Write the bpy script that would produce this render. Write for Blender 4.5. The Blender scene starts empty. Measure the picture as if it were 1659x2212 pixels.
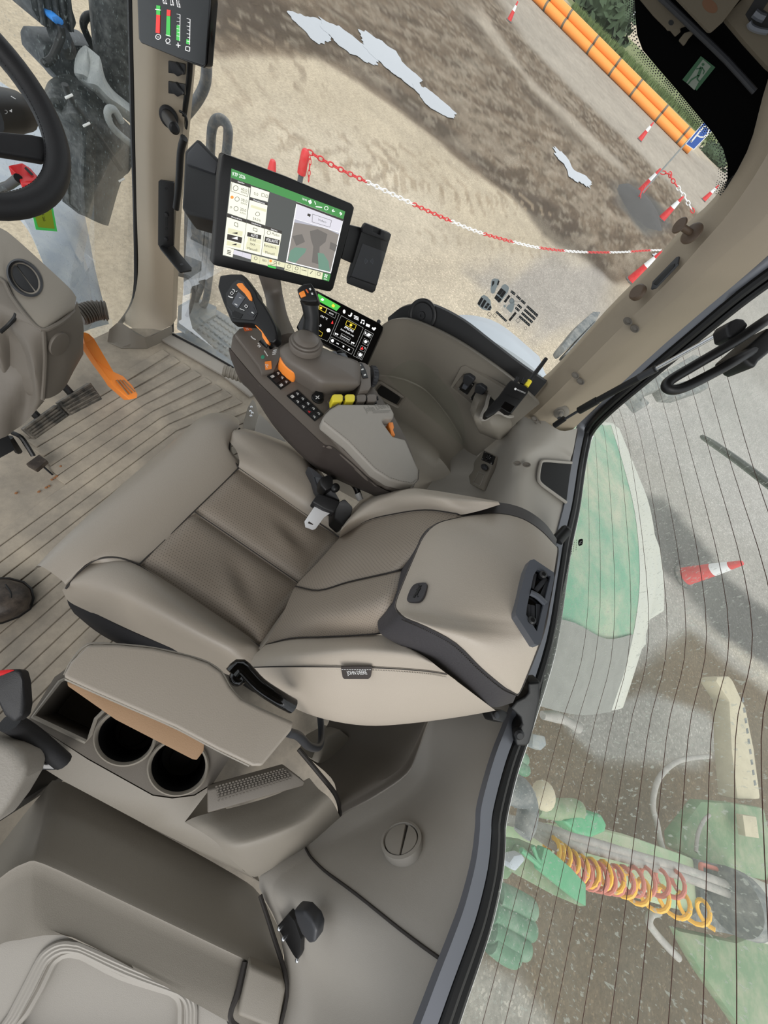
import bpy, bmesh, math, random
import numpy as np
from mathutils import Vector, Matrix, noise as mnoise
from mathutils.geometry import tessellate_polygon
random.seed(7)
S = bpy.context.scene
COL = S.collection

# ------------------------------------------------------------------ camera
CAM = Vector((0, 0, 1.45))
FPX, CX, CY = 790.0, 829.5, 1106.0
_d = Vector((-390, 384, 790)).normalized()
_r = Vector((6070, 4544, 790)); _r = (_r - _d * _r.dot(_d)).normalized()
_R = _r.cross(_d)
M3 = Matrix((_R, -_r, -_d))                      # camera (x right, y down, z ahead) -> world
cd = bpy.data.cameras.new('camera'); cam = bpy.data.objects.new('camera', cd); COL.objects.link(cam)
cd.sensor_fit = 'VERTICAL'; cd.sensor_height = 36; cd.lens = 36 * FPX / 2212; cd.clip_start = 0.01; cd.clip_end = 600
mw = (M3 @ Matrix(((1, 0, 0), (0, -1, 0), (0, 0, -1)))).to_4x4(); mw.translation = CAM
cam.matrix_world = mw; S.camera = cam

# ------------------------------------------------------------------ light
w = bpy.data.worlds.new('World'); S.world = w; w.use_nodes = True
nt = w.node_tree; bg = nt.nodes['Background']
tc = nt.nodes.new('ShaderNodeTexCoord'); sep = nt.nodes.new('ShaderNodeSeparateXYZ')
rp = nt.nodes.new('ShaderNodeValToRGB')
nt.links.new(tc.outputs['Generated'], sep.inputs[0]); nt.links.new(sep.outputs['Z'], rp.inputs[0])
rp.color_ramp.elements[0].position = 0.0; rp.color_ramp.elements[0].color = (0.86, 0.90, 0.95, 1)
rp.color_ramp.elements[1].position = 0.9; rp.color_ramp.elements[1].color = (0.95, 0.97, 1.0, 1)
nt.links.new(rp.outputs[0], bg.inputs['Color']); bg.inputs['Strength'].default_value = 0.85
sl = bpy.data.lights.new('sun', 'SUN'); so = bpy.data.objects.new('sun', sl); COL.objects.link(so)
sl.energy = 1.35; sl.angle = math.radians(35); sl.color = (1, 0.98, 0.95)
so.rotation_euler = Vector((0.80, 0.35, -0.62)).to_track_quat('-Z', 'Y').to_euler()
S.view_settings.view_transform = 'Standard'; S.view_settings.look = 'None'
S.view_settings.exposure = 0.66; S.view_settings.gamma = 1.0; S.view_settings.use_curve_mapping = False

# ------------------------------------------------------------------ helpers
def ray(px, py): return M3 @ Vector(((px - CX) / FPX, (py - CY) / FPX, 1.0))
def P(px, py, x=None, y=None, z=None, t=None):
    """the point of the place seen at a photo position, on the plane x=, y= or z= (or at depth t)"""
    v = ray(px, py)
    if x is not None: t = (x - CAM.x) / v.x
    elif y is not None: t = (y - CAM.y) / v.y
    elif z is not None: t = (z - CAM.z) / v.z
    return CAM + v * t
def PP(px, py, pl):
    v = ray(px, py); return CAM + v * ((pl[0] - CAM).dot(pl[1]) / v.dot(pl[1]))
def PL(lst, **k): return [P(a, b, **k) for a, b in lst]
def Pz(lst): return [P(a, b, z=c) for a, b, c in lst]
def Px(lst): return [P(a, b, x=c) for a, b, c in lst]
def Py(lst): return [P(a, b, y=c) for a, b, c in lst]
def plane3(a, b, c):
    n = (b - a).cross(c - a).normalized()
    if n.dot(CAM - a) < 0: n = -n
    return (a, n)
def s2l(c):
    c = c / 255.0
    return c / 12.92 if c <= 0.04045 else ((c + 0.055) / 1.055) ** 2.4
def rgb(r, g, b): return (s2l(r), s2l(g), s2l(b), 1)

MATS = {}
def mat(name, c, rough=0.6, metal=0.0, bump=0.0, bscale=400, var=0.06, vscale=6, emit=0, spec=0.4, dust=None, dscale=8, coat=0):
    m = bpy.data.materials.new(name); m.use_nodes = True
    n = m.node_tree.nodes; l = m.node_tree.links; b = n['Principled BSDF']
    c4 = rgb(*c); b.inputs['Roughness'].default_value = rough; b.inputs['Metallic'].default_value = metal
    b.inputs['Specular IOR Level'].default_value = spec
    if coat: b.inputs['Coat Weight'].default_value = coat; b.inputs['Coat Roughness'].default_value = 0.1
    t = n.new('ShaderNodeTexCoord')
    nz = n.new('ShaderNodeTexNoise'); nz.inputs['Scale'].default_value = vscale; nz.inputs['Detail'].default_value = 5
    l.new(t.outputs['Object'], nz.inputs['Vector'])
    mx = n.new('ShaderNodeMix'); mx.data_type = 'RGBA'
    mx.inputs['A'].default_value = tuple(v * (1 - var) for v in c4[:3]) + (1,)
    mx.inputs['B'].default_value = tuple(min(1, v * (1 + var)) for v in c4[:3]) + (1,)
    l.new(nz.outputs['Fac'], mx.inputs['Factor']); out = mx.outputs['Result']
    if dust:
        n2 = n.new('ShaderNodeTexNoise'); n2.inputs['Scale'].default_value = dscale; n2.inputs['Detail'].default_value = 8
        n2.inputs['Roughness'].default_value = 0.7
        l.new(t.outputs['Object'], n2.inputs['Vector'])
        r = n.new('ShaderNodeMapRange'); r.inputs[1].default_value = 0.42; r.inputs[2].default_value = 0.68
        r.inputs[4].default_value = dust[1]
        l.new(n2.outputs['Fac'], r.inputs[0])
        m2 = n.new('ShaderNodeMix'); m2.data_type = 'RGBA'; m2.inputs['B'].default_value = rgb(*dust[0])
        l.new(r.outputs[0], m2.inputs['Factor']); l.new(out, m2.inputs['A']); out = m2.outputs['Result']
    l.new(out, b.inputs['Base Color'])
    if emit:
        b.inputs['Emission Color'].default_value = c4; b.inputs['Emission Strength'].default_value = emit
    if bump:
        nb = n.new('ShaderNodeTexNoise'); nb.inputs['Scale'].default_value = bscale; nb.inputs['Detail'].default_value = 3
        l.new(t.outputs['Object'], nb.inputs['Vector'])
        bp = n.new('ShaderNodeBump'); bp.inputs['Strength'].default_value = bump; bp.inputs['Distance'].default_value = 0.001
        l.new(nb.outputs['Fac'], bp.inputs['Height']); l.new(bp.outputs[0], b.inputs['Normal'])
    MATS[name] = m; return m

OFF = {}
def finish(o, parent, label=None):
    COL.objects.link(o)
    if parent is not None: o.parent = parent
    if label: o['label'] = label
    return o
def thing(name, label, cat, loc, group=None):
    o = bpy.data.objects.new(name, None); o.empty_display_size = 0.05; COL.objects.link(o)
    o.location = loc; OFF[o] = Vector(loc); tag(o, label, cat, group); return o
def tag(o, label, cat, group=None, kind=None):
    o['label'] = label; o['category'] = cat
    if group: o['group'] = group
    if kind: o['kind'] = kind
    return o
def struct(o, label=None):
    o['kind'] = 'structure'
    if label: o['label'] = label
    return o

def cr(p0, p1, p2, p3, t):
    return 0.5 * ((2 * p1) + (-p0 + p2) * t + (2 * p0 - 5 * p1 + 4 * p2 - p3) * t * t + (-p0 + 3 * p1 - 3 * p2 + p3) * t ** 3)
def spline(pts, k, closed=False):
    if k <= 1: return list(pts)
    n = len(pts); out = []
    for i in range(n if closed else n - 1):
        if closed: a, b, c, d = pts[(i - 1) % n], pts[i], pts[(i + 1) % n], pts[(i + 2) % n]
        else:
            b, c = pts[i], pts[i + 1]
            a = pts[i - 1] if i > 0 else b * 2 - c
            d = pts[i + 2] if i + 2 < n else c * 2 - b
        for j in range(k): out.append(cr(a, b, c, d, j / k))
    if not closed: out.append(pts[-1])
    return out

class MB:
    def __init__(self): self.bm = bmesh.new()
    def face(self, pts):
        self.bm.faces.new([self.bm.verts.new(p) for p in pts]); return self
    def prism(self, pts, h, bev=0, seg=2, both=False):
        """polygon pts pushed along h into a solid"""
        b = bmesh.new(); h = Vector(h)
        v0 = [b.verts.new(p) for p in pts]; v1 = [b.verts.new(Vector(p) + h) for p in pts]
        b.faces.new(v0); b.faces.new(list(reversed(v1))); n = len(pts)
        for i in range(n): b.faces.new([v0[i], v1[i], v1[(i + 1) % n], v0[(i + 1) % n]][::-1])
        bmesh.ops.recalc_face_normals(b, faces=b.faces)
        if bev:
            es = [e for e in b.edges if len(e.link_faces) == 2 and e.calc_face_angle(0) > 0.5]
            bmesh.ops.bevel(b, geom=es, offset=bev, segments=seg, profile=0.6, affect='EDGES', clamp_overlap=True)
        bmesh.ops.triangulate(b, faces=[f for f in b.faces if len(f.verts) > 4])
        self.add(b); return self
    def add(self, b):
        mp = {}
        for v in b.verts: mp[v] = self.bm.verts.new(v.co)
        for f in b.faces:
            try: self.bm.faces.new([mp[v] for v in f.verts])
            except ValueError: pass
        b.free()
    def box(self, c, s, ax=None, bev=0, seg=2):
        c = Vector(c); X, Y, Z = ax or (Vector((1, 0, 0)), Vector((0, 1, 0)), Vector((0, 0, 1)))
        X, Y, Z = X * s[0] / 2, Y * s[1] / 2, Z * s[2]
        o = c - Z * 0.5
        return self.prism([o - X - Y, o + X - Y, o + X + Y, o - X + Y], Z, bev, seg)
    def grid(self, rows, cu=False):
        nr, nc = len(rows), len(rows[0])
        vs = [[self.bm.verts.new(p) for p in r] for r in rows]
        for i in range(nr - 1):
            for j in range(nc - 1 if not cu else nc):
                try: self.bm.faces.new([vs[i][j], vs[i][(j + 1) % nc], vs[i + 1][(j + 1) % nc], vs[i + 1][j]])
                except ValueError: pass
        return vs
    def net(self, rows, ku=4, kv=4, back=None, closed=False):
        """smooth sheet through a net of points; back = vector that gives it thickness"""
        R1 = [spline([Vector(p) for p in r], ku, closed) for r in rows]
        cols = list(zip(*R1)); C2 = [spline(list(c), kv) for c in cols]
        R2 = list(zip(*C2))
        vs = self.grid(R2, closed)
        if back is not None:
            h = Vector(back); nr, nc = len(R2), len(R2[0])
            wb = [[self.bm.verts.new(p + h) for p in r] for r in R2]
            for i in range(nr - 1):
                for j in range(nc - 1): self.bm.faces.new([wb[i][j], wb[i + 1][j], wb[i + 1][j + 1], wb[i][j + 1]])
            for j in range(nc - 1):
                self.bm.faces.new([vs[0][j], wb[0][j], wb[0][j + 1], vs[0][j + 1]])
                self.bm.faces.new([vs[-1][j], vs[-1][j + 1], wb[-1][j + 1], wb[-1][j]])
            for i in range(nr - 1):
                self.bm.faces.new([vs[i][0], vs[i + 1][0], wb[i + 1][0], wb[i][0]])
                self.bm.faces.new([vs[i][-1], wb[i][-1], wb[i + 1][-1], vs[i + 1][-1]])
        return self
    def tube(self, pts, r, n=10, k=1, closed=False, cap=True, flat=None):
        pts = spline([Vector(p) for p in pts], k, closed); m = len(pts)
        rs = r if isinstance(r, (list, tuple)) else [r] * m
        if len(rs) != m: rs = [rs[min(len(rs) - 1, int(i * (len(rs) - 1) / (m - 1)))] * (1 - f) + rs[min(len(rs) - 1, int(i * (len(rs) - 1) / (m - 1)) + 1)] * f for i in range(m) for f in [(i * (len(rs) - 1) / (m - 1)) % 1]]
        up = None; rings = []
        for i in range(m):
            a = pts[(i - 1) % m] if (closed or i > 0) else pts[i]; b = pts[(i + 1) % m] if (closed or i < m - 1) else pts[i]
            t = (b - a).normalized()
            if up is None:
                up = Vector((0, 0, 1)) if abs(t.z) < 0.9 else Vector((1, 0, 0))
                if flat: up = Vector(flat[1])
            up = (up - t * up.dot(t)).normalized(); sd = t.cross(up)
            fx = flat[0] if flat else 1
            rings.append([pts[i] + (up * math.cos(q) * fx + sd * math.sin(q)) * rs[i] for q in [2 * math.pi * j / n for j in range(n)]])
        if closed: rings.append(rings[0])
        vs = self.grid(rings, True)
        if cap and not closed:
            self.bm.faces.new(vs[0][::-1]); self.bm.faces.new(vs[-1])
        return self
    def cyl(self, p0, p1, r0, r1=None, n=24): return self.tube([p0, p1], [r0, r0 if r1 is None else r1], n)
    def lathe(self, prof, o, ax, n=28, ref=None):
        ax = Vector(ax).normalized(); o = Vector(o)
        u = Vector(ref) if ref else (Vector((0, 0, 1)) if abs(ax.z) < 0.9 else Vector((1, 0, 0)))
        u = (u - ax * u.dot(ax)).normalized(); v = ax.cross(u)
        vs = self.grid([[o + ax * h + (u * math.cos(q) + v * math.sin(q)) * r for q in [2 * math.pi * j / n for j in range(n)]] for r, h in prof], True)
        if prof[0][0] > 1e-6: self.bm.faces.new(vs[0][::-1])
        if prof[-1][0] > 1e-6: self.bm.faces.new(vs[-1])
        return self
    def ell(self, c, rad, ax=None, n=20):
        c = Vector(c); X, Y, Z = ax or (Vector((1, 0, 0)), Vector((0, 1, 0)), Vector((0, 0, 1)))
        rows = []
        for i in range(1, n // 2):
            a = math.pi * i / (n // 2)
            rows.append([c + X * rad[0] * math.sin(a) * math.cos(q) + Y * rad[1] * math.sin(a) * math.sin(q) + Z * rad[2] * math.cos(a) for q in [2 * math.pi * j / n for j in range(n)]])
        vs = self.grid(rows, True); t = self.bm.verts.new(c + Z * rad[2]); bt = self.bm.verts.new(c - Z * rad[2])
        for j in range(n):
            self.bm.faces.new([vs[0][j], vs[0][(j + 1) % n], t]); self.bm.faces.new([vs[-1][j], bt, vs[-1][(j + 1) % n]])
        return self
    def holed(self, outer, holes, depth, thick=None):
        """a flat plate with real recesses: outer and hole outlines, each hole sunk by depth"""
        depth = Vector(depth); loops = [list(map(Vector, outer))] + [list(map(Vector, h)) for h in holes]
        flat = [p for lp in loops for p in lp]; vs = [self.bm.verts.new(p) for p in flat]
        for t in tessellate_polygon(loops):
            try: self.bm.faces.new([vs[i] for i in t])
            except ValueError: pass
        k = len(loops[0])
        for h in loops[1:]:
            n = len(h); top = vs[k:k + n]; k += n
            low = [self.bm.verts.new(p + depth) for p in h]
            for i in range(n): self.bm.faces.new([top[i], top[(i + 1) % n], low[(i + 1) % n], low[i]])
            self.bm.faces.new(low)
        if thick:
            th = Vector(thick); top = vs[:len(loops[0])]; low = [self.bm.verts.new(p + th) for p in loops[0]]; n = len(top)
            for i in range(n): self.bm.faces.new([top[i], low[i], low[(i + 1) % n], top[(i + 1) % n]])
        return self
    def done(self, name, m, parent=None, label=None, ang=38, smooth=True, normals=True):
        if normals: bmesh.ops.recalc_face_normals(self.bm, faces=self.bm.faces)
        me = bpy.data.meshes.new(name); self.bm.to_mesh(me); self.bm.free()
        o = bpy.data.objects.new(name, me); me.materials.append(MATS[m] if isinstance(m, str) else m)
        if smooth:
            me.polygons.foreach_set('use_smooth', [True] * len(me.polygons)); me.set_sharp_from_angle(angle=math.radians(ang))
        if parent is None:
            co = np.empty(len(me.vertices) * 3); me.vertices.foreach_get('co', co); co = co.reshape(-1, 3)
            L = Vector(((co[:, 0].min() + co[:, 0].max()) / 2, (co[:, 1].min() + co[:, 1].max()) / 2, co[:, 2].min()))
        else: L = OFF[parent]
        me.transform(Matrix.Translation(-L))
        OFF[o] = Vector(L)
        if parent is None: o.location = L
        COL.objects.link(o)
        if parent is not None: o.parent = parent
        if label: o['label'] = label
        return o

def text(s, a, b, h, pl, m, parent, name='lettering', lift=0.0006, thin=0.0002, stretch=True):
    """lettering whose baseline runs from photo point a to b on plane pl, h pixels tall"""
    A, B = PP(*a, pl), PP(*b, pl); n = pl[1]; X = (B - A).normalized(); Y = n.cross(X).normalized()
    cu = bpy.data.curves.new('t', 'FONT'); cu.body = s; cu.extrude = 0; cu.resolution_u = 2
    tmp = bpy.data.objects.new('t', cu); COL.objects.link(tmp)
    dg = bpy.context.evaluated_depsgraph_get(); me = bpy.data.meshes.new_from_object(tmp.evaluated_get(dg))
    bpy.data.objects.remove(tmp); bpy.data.curves.remove(cu)
    me.name = name
    co = np.empty(len(me.vertices) * 3); me.vertices.foreach_get('co', co); co = co.reshape(-1, 3)
    if len(co) == 0: return None
    wd = co[:, 0].max() - co[:, 0].min(); ht = max(co[:, 1].max(), 0.3)
    sx = (B - A).length / wd
    dpx = math.hypot(b[0] - a[0], b[1] - a[1]); sy = h * (B - A).length / dpx / ht
    x0 = co[:, 0].min(); L = OFF[parent]
    me.materials.clear(); me.materials.append(MATS[m])
    for v in me.vertices: v.co = A + X * (v.co.x - x0) * sx + Y * v.co.y * sy + n * lift - L
    o = bpy.data.objects.new(name, me); OFF[o] = Vector(L); COL.objects.link(o); o.parent = parent
    return o
def decal(polys, pl, m, parent, name, lift=0.0004, th=0.0003, label=None):
    """flat shapes (photo outlines) printed on plane pl"""
    b = MB(); n = pl[1]
    for poly in polys: b.prism([PP(x, y, pl) + n * lift for x, y in poly], -n * th)
    return b.done(name, m, parent, label, smooth=False)
def quadline(a, b, wd):
    dx, dy = b[0] - a[0], b[1] - a[1]; L = math.hypot(dx, dy) or 1; nx, ny = -dy / L * wd / 2, dx / L * wd / 2
    return [(a[0] + nx, a[1] + ny), (b[0] + nx, b[1] + ny), (b[0] - nx, b[1] - ny), (a[0] - nx, a[1] - ny)]
def outline(poly, wd): return [quadline(poly[i], poly[(i + 1) % len(poly)], wd) for i in range(len(poly))]
def circ(c, r, n=20, ry=None, rot=0):
    n = int(n)
    ry = ry or r
    return [(c[0] + r * math.cos(t) * math.cos(rot) - ry * math.sin(t) * math.sin(rot), c[1] + r * math.cos(t) * math.sin(rot) + ry * math.sin(t) * math.cos(rot)) for t in [2 * math.pi * i / n for i in range(n)]]
def lerp2(a, b, t): return (a[0] + (b[0] - a[0]) * t, a[1] + (b[1] - a[1]) * t)
def zf(x0, y0, s): return lambda *ps: [(x0 + x * s, y0 + y * s) for x, y in ps]
def copy_tree(o, parent=None):
    c = o.copy(); COL.objects.link(c)
    if parent is not None: c.parent = parent
    OFF[c] = OFF.get(o, Vector())
    for ch in list(o.children): copy_tree(ch, c)
    return c
UP = Vector((0, 0, 1))
from mathutils.bvhtree import BVHTree
def bvh_of(o):
    me = o.data; L = OFF[o]; return BVHTree.FromPolygons([v.co + L for v in me.vertices], [p.vertices[:] for p in me.polygons])
def hitp(bv, x, y, lift=0):
    q = bv.ray_cast(CAM, ray(x, y).normalized()); return (q[0] if q[0] else P(x, y, z=.5)) + (CAM - (q[0] or CAM)).normalized() * lift
def tang(bv, pts, lift=0.0):
    pl = plane3(*[hitp(bv, *p) for p in pts]); return (pl[0] + pl[1] * lift, pl[1])

# ------------------------------------------------------------------ materials
mat('taupe', (126, 120, 110), 0.55, bump=0.25, bscale=900, var=0.03)
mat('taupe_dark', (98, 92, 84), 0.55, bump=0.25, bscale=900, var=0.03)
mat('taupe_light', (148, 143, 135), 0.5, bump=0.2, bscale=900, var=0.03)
mat('tan', (150, 138, 120), 0.6, bump=0.25, bscale=900, var=0.04)
mat('floor_mat', (138, 130, 118), 0.75, bump=0.4, bscale=300, var=0.1, vscale=9, dust=((176, 164, 146), 0.8), dscale=7)
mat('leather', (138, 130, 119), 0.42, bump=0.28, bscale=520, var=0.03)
mat('leather_lit', (170, 160, 147), 0.45, bump=0.32, bscale=520, var=0.03)  # the seat leather again, lightened for the daylight on the backrest
mat('band', (58, 56, 58), 0.5, bump=0.5, bscale=330)
mat('stitch', (176, 168, 156), 0.7)
mat('seam', (44, 40, 37), 0.7)
mat('console', (100, 93, 86), 0.45, bump=0.2, bscale=900, var=0.03)
mat('console_side', (58, 52, 49), 0.5, bump=0.2, bscale=900, var=0.03)
mat('pad', (146, 141, 133), 0.45, bump=0.4, bscale=400, var=0.03)
mat('black', (13, 13, 14), 0.45, bump=0.15, bscale=700)
mat('black_soft', (26, 26, 28), 0.55, bump=0.3, bscale=700)
mat('black_gloss', (6, 6, 7), 0.12, spec=0.5)
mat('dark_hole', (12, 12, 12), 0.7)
mat('dark_grey', (46, 47, 50), 0.45)
mat('mid_grey', (82, 85, 91), 0.4)
mat('frame_grey', (104, 106, 112), 0.35, metal=0.3)
mat('rubber', (10, 10, 11), 0.5)
mat('orange', (244, 142, 58), 0.4)
mat('orange_dark', (205, 92, 40), 0.45)
mat('yellow', (226, 208, 56), 0.4)
mat('green_dot', (60, 150, 120), 0.4)
mat('chrome', (205, 207, 210), 0.25, metal=0.9)
mat('steel', (222, 223, 225), 0.35, metal=0.25)
mat('white_print', (222, 222, 220), 0.6, var=0.01)
mat('grey_print', (122, 120, 114), 0.6, var=0.01)
mat('red', (196, 32, 36), 0.45)
mat('brown_board', (140, 112, 84), 0.7, bump=0.3, bscale=600)
mat('shoe', (52, 46, 42), 0.5, bump=0.6, bscale=160, dust=((110, 98, 86), 0.6), dscale=25)
# ------------------------------------------------------------------ special materials
def perf_mat(name, c, ax, sp=0.0065):
    m = mat(name, c, 0.5, bump=0.3, bscale=330, var=0.03); n = m.node_tree.nodes; l = m.node_tree.links
    b = n['Principled BSDF']; src = b.inputs['Base Color'].links[0].from_socket
    t = n.new('ShaderNodeAttribute'); t.attribute_name = 'perf'; s = n.new('ShaderNodeSeparateXYZ'); l.new(t.outputs['Vector'], s.inputs[0])
    def mth(op, a, v=None):
        q = n.new('ShaderNodeMath'); q.operation = op
        if hasattr(a, 'is_linked'): l.new(a, q.inputs[0])
        else: q.inputs[0].default_value = a
        if v is not None:
            if hasattr(v, 'is_linked'): l.new(v, q.inputs[1])
            else: q.inputs[1].default_value = v
        return q.outputs[0]
    a, c2 = s.outputs[ax[0]], s.outputs[ax[1]]
    row = mth('FLOOR', mth('DIVIDE', c2, sp))
    sh = mth('MULTIPLY', mth('MODULO', row, 2.0), 0.5)
    fa = mth('SUBTRACT', mth('FRACT', mth('ADD', mth('DIVIDE', a, sp), sh)), 0.5)
    fc = mth('SUBTRACT', mth('FRACT', mth('DIVIDE', c2, sp)), 0.5)
    d = mth('SQRT', mth('ADD', mth('MULTIPLY', fa, fa), mth('MULTIPLY', fc, fc)))
    k = mth('LESS_THAN', d, 0.17)
    k = mth('MULTIPLY', k, 0.62)
    mx = n.new('ShaderNodeMix'); mx.data_type = 'RGBA'; mx.inputs['B'].default_value = rgb(52, 46, 40)
    l.new(k, mx.inputs['Factor']); l.new(src, mx.inputs['A']); l.new(mx.outputs['Result'], b.inputs['Base Color'])
    return m
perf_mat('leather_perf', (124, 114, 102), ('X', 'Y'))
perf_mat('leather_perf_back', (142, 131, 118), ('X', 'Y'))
def set_perf(o, nr, nc):
    """arc-length grid coordinates for the rows of perforations"""
    me = o.data; co = np.empty(len(me.vertices) * 3); me.vertices.foreach_get('co', co); g = co.reshape(nr, nc, 3)
    du = np.linalg.norm(np.diff(g, axis=1), axis=2).mean(0); dv = np.linalg.norm(np.diff(g, axis=0), axis=2).mean(1)
    U, V = np.meshgrid(np.r_[0, np.cumsum(du)], np.r_[0, np.cumsum(dv)])
    a = me.attributes.new('perf', 'FLOAT_VECTOR', 'POINT'); a.data.foreach_set('vector', np.stack([U, V, U * 0], -1).ravel().astype('f'))


def glass_mat(name, dust, amount, lo, hi, scale, streak=None, spots=0.0):
    """clear pane with real dust: see-through, a thin reflection, and a dust film that catches light"""
    m = bpy.data.materials.new(name); m.use_nodes = True; n = m.node_tree.nodes; l = m.node_tree.links
    n.remove(n['Principled BSDF']); out = n['Material Output']
    tr = n.new('ShaderNodeBsdfTransparent'); tr.inputs[0].default_value = (0.97, 0.99, 0.975, 1)
    gl = n.new('ShaderNodeBsdfGlossy'); gl.inputs['Roughness'].default_value = 0.02
    fr = n.new('ShaderNodeFresnel'); fr.inputs[0].default_value = 1.3
    fm = n.new('ShaderNodeMath'); fm.operation = 'MULTIPLY'; fm.inputs[1].default_value = 0.35; l.new(fr.outputs[0], fm.inputs[0])
    m1 = n.new('ShaderNodeMixShader'); l.new(fm.outputs[0], m1.inputs[0]); l.new(tr.outputs[0], m1.inputs[1]); l.new(gl.outputs[0], m1.inputs[2])
    df = n.new('ShaderNodeBsdfDiffuse'); tl = n.new('ShaderNodeBsdfTranslucent')
    df.inputs[0].default_value = rgb(*dust); tl.inputs[0].default_value = rgb(*dust)
    md = n.new('ShaderNodeMixShader'); md.inputs[0].default_value = 0.7; l.new(df.outputs[0], md.inputs[1]); l.new(tl.outputs[0], md.inputs[2])
    t = n.new('ShaderNodeTexCoord'); nz = n.new('ShaderNodeTexNoise'); nz.inputs['Scale'].default_value = scale; nz.inputs['Detail'].default_value = 9; nz.inputs['Roughness'].default_value = 0.62
    l.new(t.outputs['Object'], nz.inputs['Vector'])
    mr = n.new('ShaderNodeMapRange'); mr.inputs[1].default_value = lo; mr.inputs[2].default_value = hi; mr.inputs[3].default_value = amount * 0.35; mr.inputs[4].default_value = amount
    l.new(nz.outputs['Fac'], mr.inputs[0]); fac = mr.outputs[0]
    if spots:
        vo = n.new('ShaderNodeTexNoise'); vo.inputs['Scale'].default_value = 260; vo.inputs['Detail'].default_value = 3
        mp = n.new('ShaderNodeMapping'); mp.inputs['Scale'].default_value = (1, 1, 0.45); mp.inputs['Rotation'].default_value = (0.3, 0.5, 0.2)
        l.new(t.outputs['Object'], mp.inputs[0]); l.new(mp.outputs[0], vo.inputs['Vector'])
        lt = n.new('ShaderNodeMapRange'); lt.inputs[1].default_value = 0.605; lt.inputs[2].default_value = 0.68; lt.inputs[4].default_value = spots
        l.new(vo.outputs['Fac'], lt.inputs[0])
        mm = n.new('ShaderNodeMath'); mm.operation = 'ADD'; mm.use_clamp = True
        l.new(fac, mm.inputs[0]); l.new(lt.outputs[0], mm.inputs[1]); fac = mm.outputs[0]
    m2 = n.new('ShaderNodeMixShader'); l.new(fac, m2.inputs[0]); l.new(m1.outputs[0], m2.inputs[1]); l.new(md.outputs[0], m2.inputs[2])
    l.new(m2.outputs[0], out.inputs[0]); MATS[name] = m; return m
glass_mat('glass_clear', (225, 222, 214), 0.05, 0.4, 0.7, 3)
glass_mat('glass_front', (150, 162, 160), 0.09, 0.40, 0.68, 4, spots=0.28)
glass_mat('glass_rear', (178, 184, 174), 0.36, 0.36, 0.68, 2.2, spots=0.42)
glass_mat('glass_step', (200, 208, 210), 0.45, 0.40, 0.66, 5, spots=0.15)

# ------------------------------------------------------------------ ground
GZ = -1.70
def vnoise(x, y, seed):
    xi, yi = np.floor(x).astype(np.int64), np.floor(y).astype(np.int64); fx, fy = x - xi, y - yi
    fx, fy = fx * fx * (3 - 2 * fx), fy * fy * (3 - 2 * fy)
    def h(a, b):
        q = (a * 374761393 + b * 668265263 + seed * 974711) & 0x7fffffff
        q = ((q ^ (q >> 13)) * 1274126177) & 0x7fffffff
        return ((q ^ (q >> 16)) & 0xffff) / 65535.0
    return (h(xi, yi) * (1 - fx) + h(xi + 1, yi) * fx) * (1 - fy) + (h(xi, yi + 1) * (1 - fx) + h(xi + 1, yi + 1) * fx) * fy
def fbm(x, y, f, seed, o=5):
    s = 0; a = 0.5; t = 0
    for i in range(o):
        s = s + a * vnoise(x * f, y * f, seed + i); t += a; a *= 0.55; f *= 2.03
    return s / t
def polydist(X, Y, poly):
    """signed distance to a closed polygon, positive inside"""
    d = np.full(X.shape, 1e9); ins = np.zeros(X.shape, bool); n = len(poly)
    for i in range(n):
        (ax, ay), (bx, by) = poly[i], poly[(i + 1) % n]
        ex, ey = bx - ax, by - ay; L = ex * ex + ey * ey + 1e-12
        t = np.clip(((X - ax) * ex + (Y - ay) * ey) / L, 0, 1)
        d = np.minimum(d, np.hypot(X - ax - t * ex, Y - ay - t * ey))
        c = ((ay > Y) != (by > Y)) & (X < (bx - ax) * (Y - ay) / (by - ay + 1e-12) + ax); ins ^= c
    return np.where(ins, d, -d)
NA, NR = 900, 420
ang = np.radians(np.linspace(-128, 78, NA)); rad = np.exp(np.linspace(math.log(0.9), math.log(700), NR))
A_, R_ = np.meshgrid(ang, rad); GX, GY = R_ * np.cos(A_), R_ * np.sin(A_)
def gp(*pts):
    out = []
    for x, y in pts:
        v = ray(x, y); t = (GZ - CAM.z) / min(v.z, -0.018 * math.hypot(v.x, v.y)); q = CAM + v * t; out.append((q.x, q.y))
    return out
lin = lambda c: np.array([s2l(v) for v in c])
gc = np.zeros(GX.shape + (3,)); gc[:] = lin((202, 187, 163))
big = fbm(GX, GY, 0.35, 3); mid = fbm(GX, GY, 1.7, 11); fine = fbm(GX, GY, 9.0, 23, 4); fin2 = fbm(GX, GY, 30.0, 5, 3)
def lay(poly, col, soft, amp=0.6, f=0.9, op=1.0, seed=1, dist=None):
    """one kind of soil over part of the yard, with a ragged edge (soft, amp relative to distance)"""
    global gc
    sc = np.clip(R_ * 0.045, 0.05, 2.0)
    d = polydist(GX, GY, poly) / sc + (fbm(GX / np.clip(sc, 0.1, 9) * 0.25, GY / np.clip(sc, 0.1, 9) * 0.25, f, seed) - 0.5) * amp * 6
    k = np.clip(d / soft + 0.5, 0, 1); k = (k * k * (3 - 2 * k) * op)[..., None]
    gc = gc * (1 - k) + lin(col) * k
# sand is the base; brighter and darker sand first
lay(gp((430, 300), (560, 180), (760, 260), (1000, 520), (1240, 600), (900, 560), (640, 470)), (210, 196, 174), 4, 1.2, seed=4)
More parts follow.
